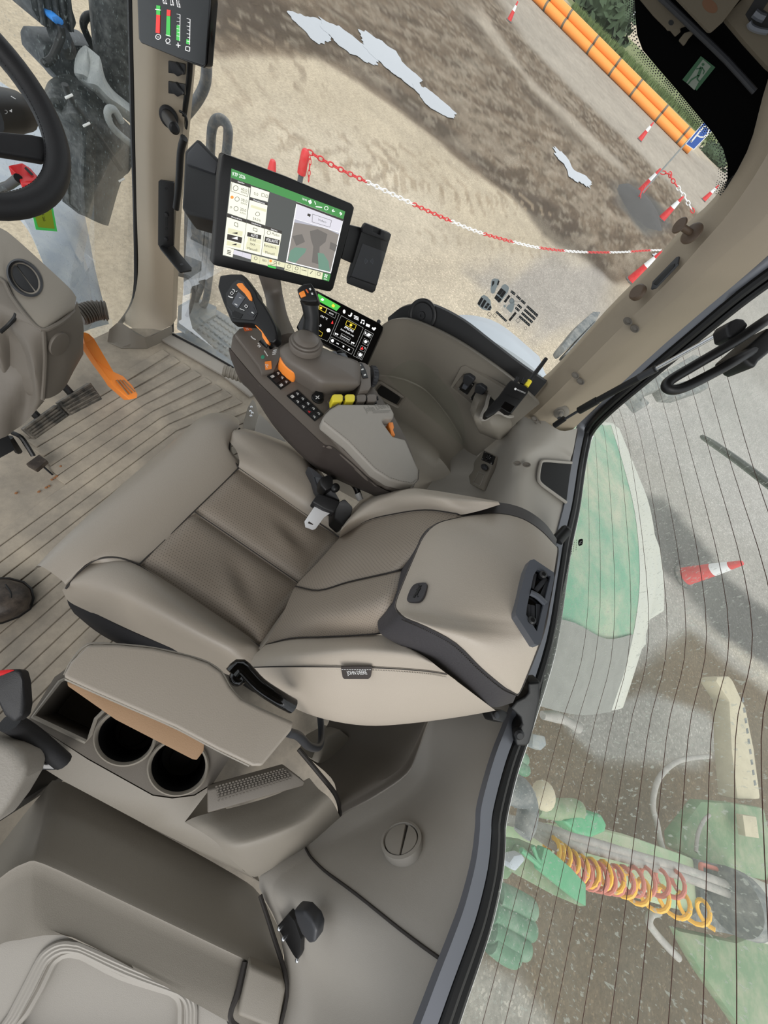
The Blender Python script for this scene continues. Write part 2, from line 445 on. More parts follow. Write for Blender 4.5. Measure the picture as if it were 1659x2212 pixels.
# stony strip beside the machine
lay(gp((380, 560), (700, 560), (850, 545), (1000, 540), (1240, 545), (1300, 640), (1180, 900), (700, 800), (380, 900)), (204, 190, 168), 1.2, 0.5, seed=9)
lay(gp((1010, 590), (1180, 540), (1330, 570), (1300, 700), (1120, 720)), (178, 170, 160), 2.5, 1.0, seed=21)
# wet dark track
lay(gp((395, 95), (560, 95), (670, 108), (786, 178), (882, 250), (969, 322), (1075, 408), (1200, 512), (1330, 610), (1440, 600), (1480, 530), (1560, 430), (1450, 330), (1300, 210), (1150, 60), (1090, -40), (380, -40)), (122, 106, 88), 0.7, 0.35, seed=31)
lay(gp((690, 105), (790, 180), (885, 250), (970, 322), (1080, 410), (1210, 520), (1290, 560), (1240, 490), (1120, 390), (1000, 290), (880, 200), (780, 120), (640, 30), (520, -10), (480, 60)), (78, 68, 58), 1.2, 0.6, op=0.75, seed=37)
MK = np.clip(polydist(GX, GY, gp((395, 95), (560, 95), (786, 178), (969, 322), (1200, 512), (1330, 610), (1440, 600), (1560, 430), (1300, 210), (1090, -40), (380, -40))) / np.clip(R_ * .06, .1, 3), 0, 1)
ca_, sa_ = math.cos(math.radians(-12)), math.sin(math.radians(-12)); MU, MV = GX * ca_ + GY * sa_, GY * ca_ - GX * sa_
for f1, f2, sd_, cl_, op_ in ((.9, 2.4, 301, (84, 70, 56), .7), (.5, 1.6, 311, (156, 142, 124), .65), (2.2, 5.0, 321, (92, 80, 64), .55), (3.0, 6.0, 331, (170, 158, 140), .45)):
    k = (np.clip((fbm(MU * f1, MV * f2, 1.0, sd_) - .53) * 9, 0, 1) * MK * op_)[..., None]; gc = gc * (1 - k) + lin(cl_) * k
# pale compacted road past it
lay(gp((1020, -60), (1100, 60), (1230, 200), (1350, 310), (1470, 420), (1560, 520), (1700, 420), (1500, 330), (1380, 220), (1200, 40), (1130, -60)), (176, 166, 152), 1.6, 0.6, seed=41)
lay(gp((1000, 20), (1140, 190), (1300, 330), (1330, 350), (1170, 190), (1040, 10)), (192, 180, 163), 1.0, 0.5, op=0.7, seed=45)
lay(gp((960, 10), (1060, 130), (1240, 310), (1290, 330), (1110, 150), (1010, 20)), (100, 88, 74), 1.2, 0.7, op=0.5, seed=47)
# grass beyond the pipes, then a far track
lay(gp((1170, -30), (1500, 300), (1640, 420), (1640, 160), (1480, 90), (1376, 4), (1372, -14)), (128, 136, 92), 0.8, 0.5, seed=53)
lay(gp((1290, -10), (1420, 120), (1560, 270), (1580, 260), (1450, 130), (1330, -6)), (168, 156, 132), 1.0, 0.6, seed=59, op=0.9)
lay(gp((1340, 10), (1640, 300), (1640, 160), (1480, 90), (1385, 12)), (120, 128, 88), 0.8, 0.6, seed=61, op=0.8)
# grey spill by the cones
lay(gp((1335, 410), (1380, 400), (1420, 440), (1440, 480), (1390, 500), (1340, 450)), (98, 96, 92), 1.2, 0.6, seed=67)
# yard behind the machine
lay(gp((1230, 900), (1400, 700), (1659, 520), (1900, 700), (1900, 2400), (900, 2400), (1050, 1500)), (172, 167, 159), 1.0, 0.4, seed=71)
lay(gp((1240, 1500), (1390, 1400), (1480, 1330), (1659, 1480), (1900, 1700), (1900, 2500), (900, 2500), (1000, 1500)), (116, 100, 80), 1.2, 0.5, seed=73)
lay(gp((1360, 1080), (1440, 1110), (1550, 1230), (1680, 1360), (1800, 1480), (1800, 1580), (1659, 1440), (1540, 1330), (1440, 1230)), (92, 90, 88), 1.0, 0.6, seed=79, op=0.9)
lay(gp((1440, 1290), (1520, 1320), (1680, 1460), (1680, 1500), (1560, 1410), (1470, 1350)), (196, 186, 166), 1.4, 0.7, seed=83, op=0.8)
lay(gp((1400, 1490), (1530, 1560), (1540, 1600), (1500, 1640), (1290, 1630), (1230, 1560)), (168, 164, 156), 1.0, 0.4, seed=89)
lay(gp((1290, 830), (1500, 760), (1800, 900), (1800, 1250), (1560, 1120), (1400, 980)), (184, 180, 174), 3.0, 1.0, seed=97, op=0.7)
lay(gp((980, 2080), (1120, 2120), (1180, 2212), (1100, 2400), (900, 2400)), (176, 172, 162), 1.5, 0.7, seed=101, op=0.8)
# tyre prints pressed into the sand: pale and dark bars across each wheel path
def prints(a, b, wd, step, col, op, seed):
    global gc
    (ax, ay), (bx, by) = gp(a, b); ex, ey = bx - ax, by - ay; L = math.hypot(ex, ey); ex /= L; ey /= L
    u = (GX - ax) * ex + (GY - ay) * ey; v = (GX - ax) * -ey + (GY - ay) * ex
    v = v + (fbm(GX, GY, 0.5, seed) - 0.5) * wd * 1.2; u2 = u + np.abs(v) * 0.6 + (mid - 0.5) * step * 0.5
    bar = (np.mod(u2, step) < step * 0.3) & (np.abs(v) < wd) & (u > 0) & (u < L)
    k = (bar * op * np.clip((mid - 0.32) * 5, 0, 1) * np.clip((R_ < 45), 0, 1))[..., None]; gc = gc * (1 - k) + lin(col) * k
prints((470, 90), (690, 170), 0.9, 0.55, (150, 134, 114), 0.7, 201)
prints((640, 240), (860, 370), 1.0, 0.5, (150, 134, 114), 0.6, 203)
prints((600, 300), (1090, 430), 0.8, 0.45, (172, 155, 132), 0.6, 205)
prints((820, 370), (1180, 450), 0.35, 0.4, (164, 146, 122), 0.65, 207)
prints((440, 180), (700, 310), 1.2, 0.6, (176, 160, 138), 0.6, 209)
prints((900, 500), (1200, 540), 0.3, 0.35, (166, 150, 128), 0.5, 211)
SM = np.zeros(GX.shape)
for q in (((380, 560), (700, 560), (850, 545), (1000, 540), (1240, 545), (1300, 640), (1180, 900), (700, 800), (380, 900)), ((950, 400), (1075, 408), (1200, 512), (1330, 610), (1440, 600), (1560, 430), (1450, 330), (1300, 210)), ((1230, 900), (1659, 520), (1900, 700), (1900, 2500), (880, 2500))):
    SM = np.maximum(SM, np.clip(polydist(GX, GY, gp(*q)) / np.clip(R_ * .06, .1, 3) + .5, 0, 1))
gc *= 0.80 * (0.80 + 0.28 * big + 0.22 * (mid - 0.5) + 0.25 * (fine - 0.5) + 0.16 * (fin2 - 0.5))[..., None]
b = MB(); bm = b.bm
gme = bpy.data.meshes.new('ground')
gv = np.stack([GX, GY, np.full(GX.shape, GZ) + (mid - 0.5) * 0.02], -1).reshape(-1, 3)
idx = np.arange(NA * NR).reshape(NR, NA)
fs = np.stack([idx[:-1, :-1], idx[:-1, 1:], idx[1:, 1:], idx[1:, :-1]], -1).reshape(-1, 4)
gme.vertices.add(len(gv)); gme.vertices.foreach_set('co', gv.ravel())
gme.loops.add(fs.size); gme.loops.foreach_set('vertex_index', fs.ravel())
gme.polygons.add(len(fs)); gme.polygons.foreach_set('loop_start', np.arange(0, fs.size, 4)); gme.polygons.foreach_set('loop_total', np.full(len(fs), 4))
gme.update(calc_edges=True); gme.polygons.foreach_set('use_smooth', [True] * len(fs))
ca = gme.color_attributes.new('soil', 'FLOAT_COLOR', 'POINT')
ca.data.foreach_set('color', np.concatenate([np.clip(gc, 0, 1).reshape(-1, 3), SM.reshape(-1, 1)], 1).ravel())
b.bm.free()
gm = bpy.data.materials.new('soil'); gm.use_nodes = True; n = gm.node_tree.nodes; l = gm.node_tree.links; bs = n['Principled BSDF']
at = n.new('ShaderNodeVertexColor'); at.layer_name = 'soil'
tcg = n.new('ShaderNodeTexCoord'); vo = n.new('ShaderNodeTexVoronoi'); vo.inputs['Scale'].default_value = 62; vo.inputs['Randomness'].default_value = 1
l.new(tcg.outputs['Object'], vo.inputs['Vector'])
nzg = n.new('ShaderNodeTexNoise'); nzg.inputs['Scale'].default_value = 20; nzg.inputs['Detail'].default_value = 8; nzg.inputs['Roughness'].default_value = 0.75
l.new(tcg.outputs['Object'], nzg.inputs['Vector'])
mr = n.new('ShaderNodeMapRange'); mr.inputs[1].default_value = 0.3; mr.inputs[2].default_value = 0.72; mr.inputs[3].default_value = 0.72; mr.inputs[4].default_value = 1.3
l.new(nzg.outputs['Fac'], mr.inputs[0])
cs = n.new('ShaderNodeSeparateColor'); l.new(vo.outputs['Color'], cs.inputs[0])
st = n.new('ShaderNodeMapRange'); st.inputs[1].default_value = 0.86; st.inputs[2].default_value = 0.97; st.inputs[3].default_value = 1.0; st.inputs[4].default_value = 1.5
l.new(cs.outputs[0], st.inputs[0])
m1 = n.new('ShaderNodeMath'); m1.operation = 'MULTIPLY'; sg_ = n.new('ShaderNodeMix'); sg_.inputs['A'].default_value = 1.0; l.new(at.outputs['Alpha'], sg_.inputs['Factor']); l.new(st.outputs[0], sg_.inputs['B']); l.new(mr.outputs[0], m1.inputs[0]); l.new(sg_.outputs['Result'], m1.inputs[1])
vm = n.new('ShaderNodeVectorMath'); vm.operation = 'SCALE'; l.new(at.outputs['Color'], vm.inputs[0]); l.new(m1.outputs[0], vm.inputs['Scale'])
l.new(vm.outputs[0], bs.inputs['Base Color']); bs.inputs['Roughness'].default_value = 0.9; bs.inputs['Specular IOR Level'].default_value = 0.15
bpn = n.new('ShaderNodeBump'); bpn.inputs['Strength'].default_value = 0.5; bpn.inputs['Distance'].default_value = 0.05
l.new(nzg.outputs['Fac'], bpn.inputs['Height']); l.new(bpn.outputs[0], bs.inputs['Normal'])
gme.materials.append(gm); go = bpy.data.objects.new('ground', gme); COL.objects.link(go); struct(go, 'sandy and muddy yard around the machine')

# ------------------------------------------------------------------ floor and walls of the cab
b = MB()
fx = [(-0.80, -0.62), (1.14, -0.62), (1.142, 0.80), (1.085, 1.10), (1.03, 1.16), (0.92, 1.235), (0.2, 1.24), (-0.80, 1.15)]
b.prism([Vector((x, y, -0.004)) for x, y in fx], Vector((0, 0, -0.05)))
for k in range(19):                                     # raised planks of the mat: straight, then fanning out to the right sill
    y = 1.045 - k * 0.0405; xl = max(-0.30, 0.34 - k * 0.012) if k < 6 else -0.32; xb = 0.72 - 0.004 * k
    wv = 0.0372; e = 0.975 + k * 0.004
    yr = y + 0.005 - 0.012 * k
    pts = [(xl, y - wv), (xb, y - wv), (e, yr - wv), (e, yr), (xb, y), (xl, y)]
    if k > 8: pts = [(xl, y - wv), (xb, y - wv), (0.98, y - wv - 0.09), (0.98, y - 0.09), (xb, y), (xl, y)]
    b.prism([Vector((px_, py_, -0.004)) for px_, py_ in pts], Vector((0, 0, 0.006)), 0.0015, 1)
floor = struct(b.done('floor', 'floor_mat'))
b = MB(); b.box((-0.78, .15, .28), (.05, 1.7, .56)); struct(b.done('added_wall_left', 'taupe_dark', smooth=False), 'low wall added on the unseen left side of the cab to cut light')  # out of view, added to hold back low light from the left
b = MB(); b.prism(Pz([(345, 735, 0.0), (372, 720, 0.0), (500, 792, 0.0), (560, 850, 0.0), (540, 860, 0.0), (478, 812, 0.0)]), (0, 0, 0.012), 0.004)
struct(b.done('trim_1', 'taupe_light'), 'pale sill strip along the right edge of the floor')
b = MB(); b.tube(PL([(373, 722), (440, 757), (502, 793), (560, 846)], z=0.014), 0.005, 8)
b.tube([P(372, 716, x=1.145), P(371, 560, x=1.145), P(376, 400, x=1.14), P(405, 200, x=1.12), P(412, 120, x=1.11)], 0.007, 8, 4)
struct(b.done('trim_2', 'rubber'), 'black rubber door seal beside the right front pillar')
# front kick corner under the pillar
b = MB(); b.prism(Pz([(238, 715, 0.03), (262, 697, 0.03), (314, 728, 0.03), (372, 702, 0.03), (372, 726, 0.0), (318, 752, 0.0), (262, 752, 0.0), (232, 738, 0)]), (0, 0, -0.02), 0.005)
b.net([Pz([(236, 712, 0.05), (262, 697, 0.06), (312, 729, 0.06), (371, 703, 0.06)]), Pz([(232, 738, 0.0), (258, 746, 0.0), (318, 752, 0.0), (373, 726, 0.0)])], 3, 1)
struct(b.done('trim_3', 'taupe'), 'taupe rubber skirt around the foot of the right front pillar')

# right front pillar
b = MB()
rows = []
for Ls in ([(262, 693), (285, 708), (312, 727), (345, 715), (372, 702)], [(285, 655), (300, 668), (320, 690), (348, 690), (372, 684)],
           [(298, 590), (311, 600), (327, 606), (347, 612), (374, 620)], [(295, 450), (308, 452), (324, 455), (345, 460), (380, 465)],
           [(292, 300), (305, 300), (323, 300), (348, 300), (394, 305)], [(289, 150), (303, 150), (330, 170), (352, 190), (404, 175)],
           [(286, 20), (303, 20), (330, 35), (356, 40), (414, 60)], [(284, -90), (303, -90), (330, -90), (356, -90), (420, -80)]):
    rows.append(Px([(Ls[0][0], Ls[0][1], 1.12), (Ls[1][0], Ls[1][1], 1.10), (Ls[2][0], Ls[2][1], 1.085), (Ls[3][0], Ls[3][1], 1.10), (Ls[4][0], Ls[4][1], 1.12)]))
b.net(rows, 2, 4, back=(0.05, 0.02, 0))
struct(b.done('trim_4', 'tan', ang=50), 'tan cover of the right front pillar')
b = MB(); b.tube(Px([(232, 730, 0.92), (262, 695, 1.1), (284, 660, 1.135), (294, 610, 1.135), (293, 450, 1.135), (289, 300, 1.135), (286, 150, 1.135), (283, 0, 1.135), (281, -90, 1.135)]), 0.009, 8, 4)
struct(b.done('trim_5', 'rubber'), 'black windscreen seal along the right front pillar')

# windscreen, right door glass, rear glass
b = MB(); b.net([[Vector((-0.5, 1.22, z)), Vector((0.3, 1.30, z)), Vector((0.8, 1.27, z)), P(290, q, x=1.14)] for z, q in ((-0.12, 720), (0.3, 480), (0.95, 5), (1.5, -300))], 4, 3)
struct(b.done('window_1', 'glass_front'), 'dusty windscreen over the bonnet')
b = MB(); b.net([[Vector((1.15, 1.12, z)), Vector((1.165, 0.6, z)), Vector((1.165, 0.1, z)), Vector((1.15, -0.36, z))] for z in (0.0, 0.5, 1.0, 1.62)], 3, 3)
struct(b.done('window_2', 'glass_clear'), 'large right side window')
RG = (Vector((0, -0.60, 0.76)), Vector((0, 1, -0.2)).normalized())
b = MB(); b.face([PP(x, y, RG) for x, y in ((1238, 985), (1290, 900), (1500, 705), (1750, 480), (1900, 900), (1900, 2300), (880, 2330), (985, 2080), (1038, 1900), (1046, 1760), (1105, 1560), (1205, 1190))])
wr = struct(b.done('window_3', 'glass_rear', smooth=False), 'dusty rear window with heater wires')
b = MB()
for q950, q1311, q1600, q2212 in ((1268, 1272, 1205, 1045), (1287, 1298, 1240, 1094), (1309, 1330, 1278, 1145), (1336, 1365, 1316, 1200), (1357, 1403, 1358, 1261), (1386, 1442, 1400, 1322), (1417, 1482, 1442, 1381), (1455, 1526, 1489, 1448), (1486, 1573, 1539, 1522), (1527, 1623, 1592, 1596), (1565, 1672, 1648, 1672), (1611, 1724, 1706, 1750)):
    tx = q950 - (q950 - 1268) * .25 - 6; ty = 940 - (q950 - 1268) * .93
    b.tube([PP(*q, RG) + RG[1] * 0.002 for q in ((tx, ty), (q950, 950), (q1311, 1311), (q1600, 1600), (q2212, 2212), (q2212 - 20, 2280))], 0.00045, 4, 6)
mat('wire', (84, 58, 50), 0.6)
o = b.done('heater_wire', 'wire', wr, 'thin reddish brown heater wires')
# ------------------------------------------------------------------ right inner wall of the cab and shelf over the wheel
b = MB()
top = Pz([(795, 772, 0.60), (815, 718, 0.70), (838, 694, 0.76), (872, 688, 0.79), (907, 697, 0.81), (960, 721, 0.83), (1010, 750, 0.845), (1062, 786, 0.855), (1112, 824, 0.865), (1165, 872, 0.87)])
crs = Pz([(797, 812, 0.50), (820, 811, 0.50), (845, 813, 0.50), (880, 822, 0.50), (918, 842, 0.50), (952, 878, 0.50), (980, 918, 0.49), (997, 950, 0.48), (1004, 975, 0.47), (1012, 1000, 0.47)])
low = Pz([(780, 905, 0.43), (800, 920, 0.43), (822, 935, 0.43), (850, 952, 0.43), (880, 970, 0.43), (910, 992, 0.43), (938, 1014, 0.42), (955, 1034, 0.41), (965, 1052, 0.40), (972, 1070, 0.40)])
bot = [p.lerp(q, 0.0) + Vector((-0.06, 0, -0.40)) for p, q in zip(low, low)]
def mix(a, c, t, dz=0): return [p.lerp(q, t) + Vector((0, 0, dz)) for p, q in zip(a, c)]
b.net([[p + Vector((0.05, 0, -0.02)) for p in top], top, mix(top, crs, 0.06), mix(top, crs, 0.5), mix(top, crs, 0.93), crs, mix(crs, low, 0.08), mix(crs, low, 0.55), low, bot], 4, 3)
wall_right = struct(b.done('wall_right', 'taupe', ang=60), 'taupe right inner wall and shelf over the wheel arch')
# black strip along the foot of the side window, with round loudspeaker
b = MB()
up_ = Px([(838, 686, 1.13), (868, 664, 1.13), (905, 657, 1.13), (940, 661, 1.13), (1000, 692, 1.13), (1060, 738, 1.13), (1120, 784, 1.13), (1180, 826, 1.13)])
lo_ = Px([(838, 698, 1.115), (870, 692, 1.115), (905, 700, 1.115), (940, 713, 1.115), (1000, 748, 1.115), (1060, 788, 1.115), (1110, 824, 1.115), (1150, 862, 1.115)])
b.net([lo_, up_], 4, 1, back=(0.012, 0, 0))
sp = b.done('window_ledge_panel', 'rubber', None); struct(sp, 'black ledge strip below the right side window')
b = MB(); c = P(912, 681, x=1.118); nrm = Vector((-1, 0.1, 0.25)).normalized()
b.lathe([(0.046, -0.004), (0.046, 0.003), (0.043, 0.005), (0.036, 0.0045), (0.034, 0.003), (0.012, 0.004), (0.011, 0.008), (0.004, 0.008), (0.004, 0.004), (0, 0.004)], c, nrm, 36)
tag(b.done('speaker_cap', 'black', None), 'round black cap at the front end of the black window ledge', 'cap')

# ------------------------------------------------------------------ right rear pillar, corner cover, rear sill
b = MB()
st = [((1120, 862), (1105, 915), (1165, 935), (1195, 970)), ((1181, 822), (1157, 893), (1213, 876), (1244, 921)), ((1304, 689), (1322, 728), (1350, 742), (1390, 784)), ((1400, 593), (1440, 613), (1468, 637), (1502, 686)), ((1478, 505), (1515, 530), (1550, 560), (1590, 612)),
      ((1548, 439), (1578, 458), (1640, 480), (1672, 540)), ((1615, 330), (1650, 350), (1700, 390), (1760, 455)), ((1650, 210), (1700, 240), (1760, 290), (1840, 380)), ((1690, 80), (1740, 100), (1800, 150), (1900, 300))]
rows = []
for q in st:
    rows.append([P(*q[0], x=1.145) + Vector((0.06, 0.0, 0)), P(*q[0], x=1.145), P(*lerp2(q[0], q[1], 0.9), x=1.10), P(*q[1], x=1.095), P(*lerp2(q[1], q[2], 0.5), x=1.09), P(*q[2], x=1.09), P(*lerp2(q[2], q[3], 0.15), x=1.095), P(*q[3], x=1.13), P(*q[3], x=1.13) + Vector((0.06, -0.01, 0))])
b.net(rows, 2, 3)
struct(b.done('trim_6', 'tan', ang=40), 'tan cover of the right rear pillar')
def ring_slot(px, py, x, ang_, nm, lab):
    c = P(px, py, x=x); X = (P(px + 10 * math.cos(ang_), py + 10 * math.sin(ang_), x=x) - c).normalized(); n = (CAM - c).normalized(); Y = n.cross(X).normalized()
    b = MB(); s = 0.011
    pr = [c + X * (s * 0.9 * math.cos(t) * (1.0)) + Y * (s * 0.5 * math.sin(t)) + n * 0.003 for t in [2 * math.pi * i / 16 for i in range(16)]]
    b.tube(pr, 0.0022, 6, 1, closed=True); b.prism([p - n * 0.001 for p in pr], -n * 0.004)
    tag(b.done(nm, 'taupe_dark'), lab, 'clip slot')
for i, (px_, py_, lab) in enumerate([(1356, 694, 'upper slot of the upper pair on the tan right rear pillar'), (1371, 710, 'lower slot of the upper pair on the tan right rear pillar'),
                                     (1243, 811, 'upper slot of the lower pair on the tan right rear pillar'), (1254, 824, 'lower slot of the lower pair on the tan right rear pillar'),
                                     (1155, 905, 'small clip slot at the foot of the pillar left of the gas strut, upper'), (1162, 913, 'small clip slot at the foot of the pillar left of the gas strut, lower')]):
    ring_slot(px_, py_, 1.082, 0.7, 'clip_slot', lab)
# corner panel between pillar foot, wall and rear window
b = MB()
A = Pz([(955, 975, 0.40), (1035, 955, 0.52), (1072, 925, 0.62), (1102, 892, 0.73), (1160, 900, 0.80), (1210, 930, 0.83), (1247, 925, 0.84)])
B_ = Pz([(950, 1000, 0.40), (1050, 1010, 0.58), (1085, 1000, 0.68), (1120, 965, 0.755), (1165, 962, 0.79), (1205, 960, 0.80), (1238, 975, 0.80)])
C_ = Pz([(940, 1030, 0.38), (1040, 1030, 0.56), (1085, 1030, 0.69), (1120, 1010, 0.745), (1158, 992, 0.765), (1200, 990, 0.77), (1231, 1000, 0.77)])
D_ = Pz([(925, 1052, 0.36), (1030, 1052, 0.54), (1075, 1060, 0.68), (1115, 1050, 0.74), (1148, 1040, 0.755), (1185, 1060, 0.76), (1221, 1078, 0.76)])
E_ = Pz([(910, 1075, 0.34), (1020, 1075, 0.52), (1065, 1090, 0.66), (1110, 1095, 0.73), (1150, 1110, 0.75), (1185, 1130, 0.76), (1210, 1142, 0.76)])
F_ = Pz([(890, 1120, 0.30), (1005, 1130, 0.46), (1060, 1150, 0.62), (1100, 1160, 0.70), (1140, 1180, 0.735), (1170, 1190, 0.75), (1202, 1196, 0.76)])
G_ = Pz([(900, 1300, 0.2), (960, 1320, 0.36), (1020, 1340, 0.52), (1070, 1350, 0.66), (1120, 1360, 0.72), (1150, 1365, 0.75), (1160, 1370, 0.76)])
b.net([A, B_, C_, D_, E_, F_, G_], 4, 4)
corner = struct(b.done('wall_corner', 'taupe_light', ang=60), 'pale corner cover between right rear pillar and rear window')
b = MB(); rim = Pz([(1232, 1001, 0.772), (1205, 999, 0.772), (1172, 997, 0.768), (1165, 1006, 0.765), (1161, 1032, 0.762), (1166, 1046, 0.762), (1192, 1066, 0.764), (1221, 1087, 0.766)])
b.prism([p + Vector((0, 0, 0.004)) for p in rim], Vector((0, 0, -0.004)))  # flat dark sheet standing in for the shade inside the pocket
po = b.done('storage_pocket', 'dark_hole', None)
tag(po, 'pocket, its inner shade a flat dark sheet, in the pale corner cover by the rear window', 'pocket')
b = MB(); b.tube([p + Vector((0, 0, 0.004)) for p in rim], 0.005, 8, 4); b.done('rim', 'taupe_light', po, 'pale rim')
# rear sill: grey inner strip, black seal, outer black edge
sill = [(1262, 915), (1252, 948), (1242, 1000), (1228, 1085), (1210, 1160), (1196, 1240), (1170, 1380), (1115, 1545), (1080, 1640), (1052, 1745), (1048, 1800), (1040, 1870), (1018, 1960), (994, 2030), (960, 2120), (925, 2215), (880, 2330)]
zs = [0.83, 0.80, 0.77, 0.765, 0.765, 0.765, 0.765, 0.765, 0.765, 0.765, 0.765, 0.765, 0.765, 0.765, 0.765, 0.765, 0.765]
path = [P(a, c, z=z) for (a, c), z in zip(sill, zs)]
fr = [P(1690, 540, x=1.15), P(1592, 614, x=1.14), P(1505, 688, x=1.14), P(1392, 786, x=1.14), P(1300, 868, x=1.14)]
path = fr + path
full = spline(path, 4)
def off(pts, dx, dy, dz): return [p + Vector((dx, dy, dz)) for p in pts]
b = MB(); b.grid([off(full, 0, 0.014, -0.012), off(full, 0, 0.012, 0.0), off(full, 0, -0.012, 0.002), off(full, 0, -0.013, -0.012)])
struct(b.done('trim_7', 'frame_grey', ang=60), 'grey metal strip along the foot of the rear window')
b = MB(); b.tube(off(full, 0, -0.023, -0.003), 0.0105, 8)
b.tube(off(full, 0, -0.042, -0.008), 0.009, 8)
struct(b.done('trim_8', 'rubber'), 'black rubber seal round the rear window')
b = MB(); b.tube(off(full[20:], 0, -0.053, -0.012), 0.004, 6)
struct(b.done('trim_9', 'white_print'), 'white outer edge of the rear window sill')

# ------------------------------------------------------------------ left rear wall, recess behind the seat
sl_ = [(1150, 1470), (1115, 1550), (1080, 1640), (1052, 1745), (1048, 1800), (1038, 1870), (1016, 1960), (994, 2030), (955, 2125), (915, 2225), (870, 2330)]
tp = PL(sl_, z=0.762)
rdg = Pz([(960, 1470, .57), (930, 1550, 0.56), (905, 1620, 0.53), (880, 1672, 0.51), (810, 1722, 0.48), (735, 1764, 0.46), (660, 1828, 0.44), (560, 1895, 0.43), (600, 2000, 0.45), (616, 2128, 0.46), (585, 2290, 0.46)])
shd = Pz([(995, 1470, .61), (960, 1550, 0.60), (940, 1640, 0.57), (925, 1690, 0.56), (880, 1740, 0.54), (800, 1790, 0.51), (705, 1850, 0.49), (610, 1920, 0.47), (640, 2010, 0.50), (690, 2140, 0.53), (680, 2300, 0.53)])
mdl = mix(shd, tp, 0.5, 0.012)
tp2 = [p + Vector((0, -0.004, -0.002)) for p in tp]
b = MB(); b.net([rdg, mix(rdg, shd, 0.5, -0.006), shd, mdl, tp2], 4, 3)
wl = struct(b.done('wall_rear', 'taupe_light', ang=60), 'pale panel below the rear window, left of the seat')
# seam line of that panel
WB = bvh_of(wl); b = MB(); b.tube([hitp(WB, x, y, .0015) for x, y in ((660, 1832), (672, 1852), (700, 1880), (735, 1906), (770, 1932), (815, 1968), (860, 2004), (910, 2042), (955, 2074))], .0026, 6, 3)
struct(b.done('trim_10', 'seam'), 'dark joint line across the pale rear panel')
# shaded recess: curved inner wall down to the floor behind the seat
r0 = Pz([(930, 1550, 0.558), (905, 1620, 0.528), (880, 1672, 0.508), (810, 1722, 0.478), (735, 1764, 0.458)])
r1 = Pz([(915, 1552, 0.553), (885, 1612, 0.523), (855, 1655, 0.50), (795, 1692, 0.47), (728, 1728, 0.45)])
r2 = Pz([(860, 1545, 0.40), (835, 1585, 0.37), (810, 1618, 0.34), (765, 1650, 0.32), (715, 1680, 0.31)])
r3 = Pz([(720, 1530, 0.12), (710, 1560, 0.10), (695, 1585, 0.10), (672, 1610, 0.10), (650, 1625, 0.10)])
b = MB(); b.net([r0, r1, r2, r3], 4, 4)
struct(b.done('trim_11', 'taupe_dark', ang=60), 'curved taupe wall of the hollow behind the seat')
b = MB(); b.prism(Pz([(690, 1600, 0.22), (735, 1575, 0.22), (778, 1612, 0.22), (720, 1668, 0.22), (672, 1640, 0.22)]), (0, 0, -0.18), 0.008)
tag(b.done('floor_box', 'taupe'), 'small taupe box on the floor of the hollow behind the seat', 'box')

# ------------------------------------------------------------------ left console with cup holders
CZ = 0.45
def ell_px(cx_, cy_, rx, ry, rot, z, n=40): return [P(cx_ + rx * math.cos(t) * math.cos(rot) - ry * math.sin(t) * math.sin(rot), cy_ + rx * math.cos(t) * math.sin(rot) + ry * math.sin(t) * math.cos(rot), z=z) for t in [2 * math.pi * i / n for i in range(n)]]
con = thing('cup_holder_console', 'taupe floor console with two large cup holders left of the driver seat', 'console', Vector((-0.1, 0.05, 0)))
outer = Pz([(60, 1556, CZ), (118, 1462, CZ), (150, 1440, CZ), (330, 1500, CZ), (520, 1600, CZ), (462, 1690, CZ), (420, 1716, CZ), (372, 1722, CZ), (330, 1716, CZ), (190, 1638, CZ)])
tray = Pz([(72, 1548, CZ), (130, 1472, CZ), (150, 1462, CZ), (252, 1492, CZ), (232, 1528, CZ), (208, 1552, CZ), (196, 1588, CZ), (186, 1602, CZ)])
h1 = ell_px(271, 1592, 62, 56, -0.3, CZ); h2 = ell_px(385, 1656, 61, 56, -0.35, CZ)
b = MB(); b.holed(outer, [tray, h1, h2], (0, 0, -0.14), (0, 0, -0.44)); b.done('body', 'taupe_dark', con, smooth=False)
def cup(cx_, cy_, r1_, r2_, rot, lab, cog):
    def ring(k, dz): 
        c0 = P(cx_, cy_, z=CZ); return [c0 + (p - c0) * k + Vector((0, 0, dz)) for p in ell_px(cx_, cy_, r1_, r2_, rot, CZ, 44)]
    b = MB(); b.grid([ring(1.12, 0.000), ring(1.11, 0.007), ring(1.05, 0.010), ring(0.99, 0.006), ring(0.97, -0.002)], True)
    c = b.done('cup_rim', 'taupe', con, lab, ang=60)
    b = MB(); b.grid([ring(0.985, 0.0), ring(0.95, -0.03), ring(0.86, -0.115), ring(0.80, -0.125)], True); b.bm.faces.new([b.bm.verts.new(p) for p in ring(0.80, -0.125)])
    b.done('cup_liner', 'rubber', c)
    b = MB(); c0 = P(cx_, cy_, z=CZ) + Vector((0, 0, -0.122))
    if cog: b.lathe([(0.022, 0), (0.022, 0.004), (0.012, 0.006), (0.0, 0.006)], c0, UP, 24); b.done('cup_insert', 'dark_grey', c)
    else: b.lathe([(0.03, 0), (0.028, 0.003), (0, 0.003)], c0, UP, 24); b.done('cup_insert', 'black_soft', c)
cup(271, 1592, 62, 56, -0.3, 'front cup holder ring', False); cup(385, 1656, 61, 56, -0.35, 'rear cup holder ring', True)
b = MB(); b.tube([p + Vector((0, 0, 0.001)) for p in tray], 0.004, 6, 1, closed=True); b.done('tray_edge', 'taupe', con)
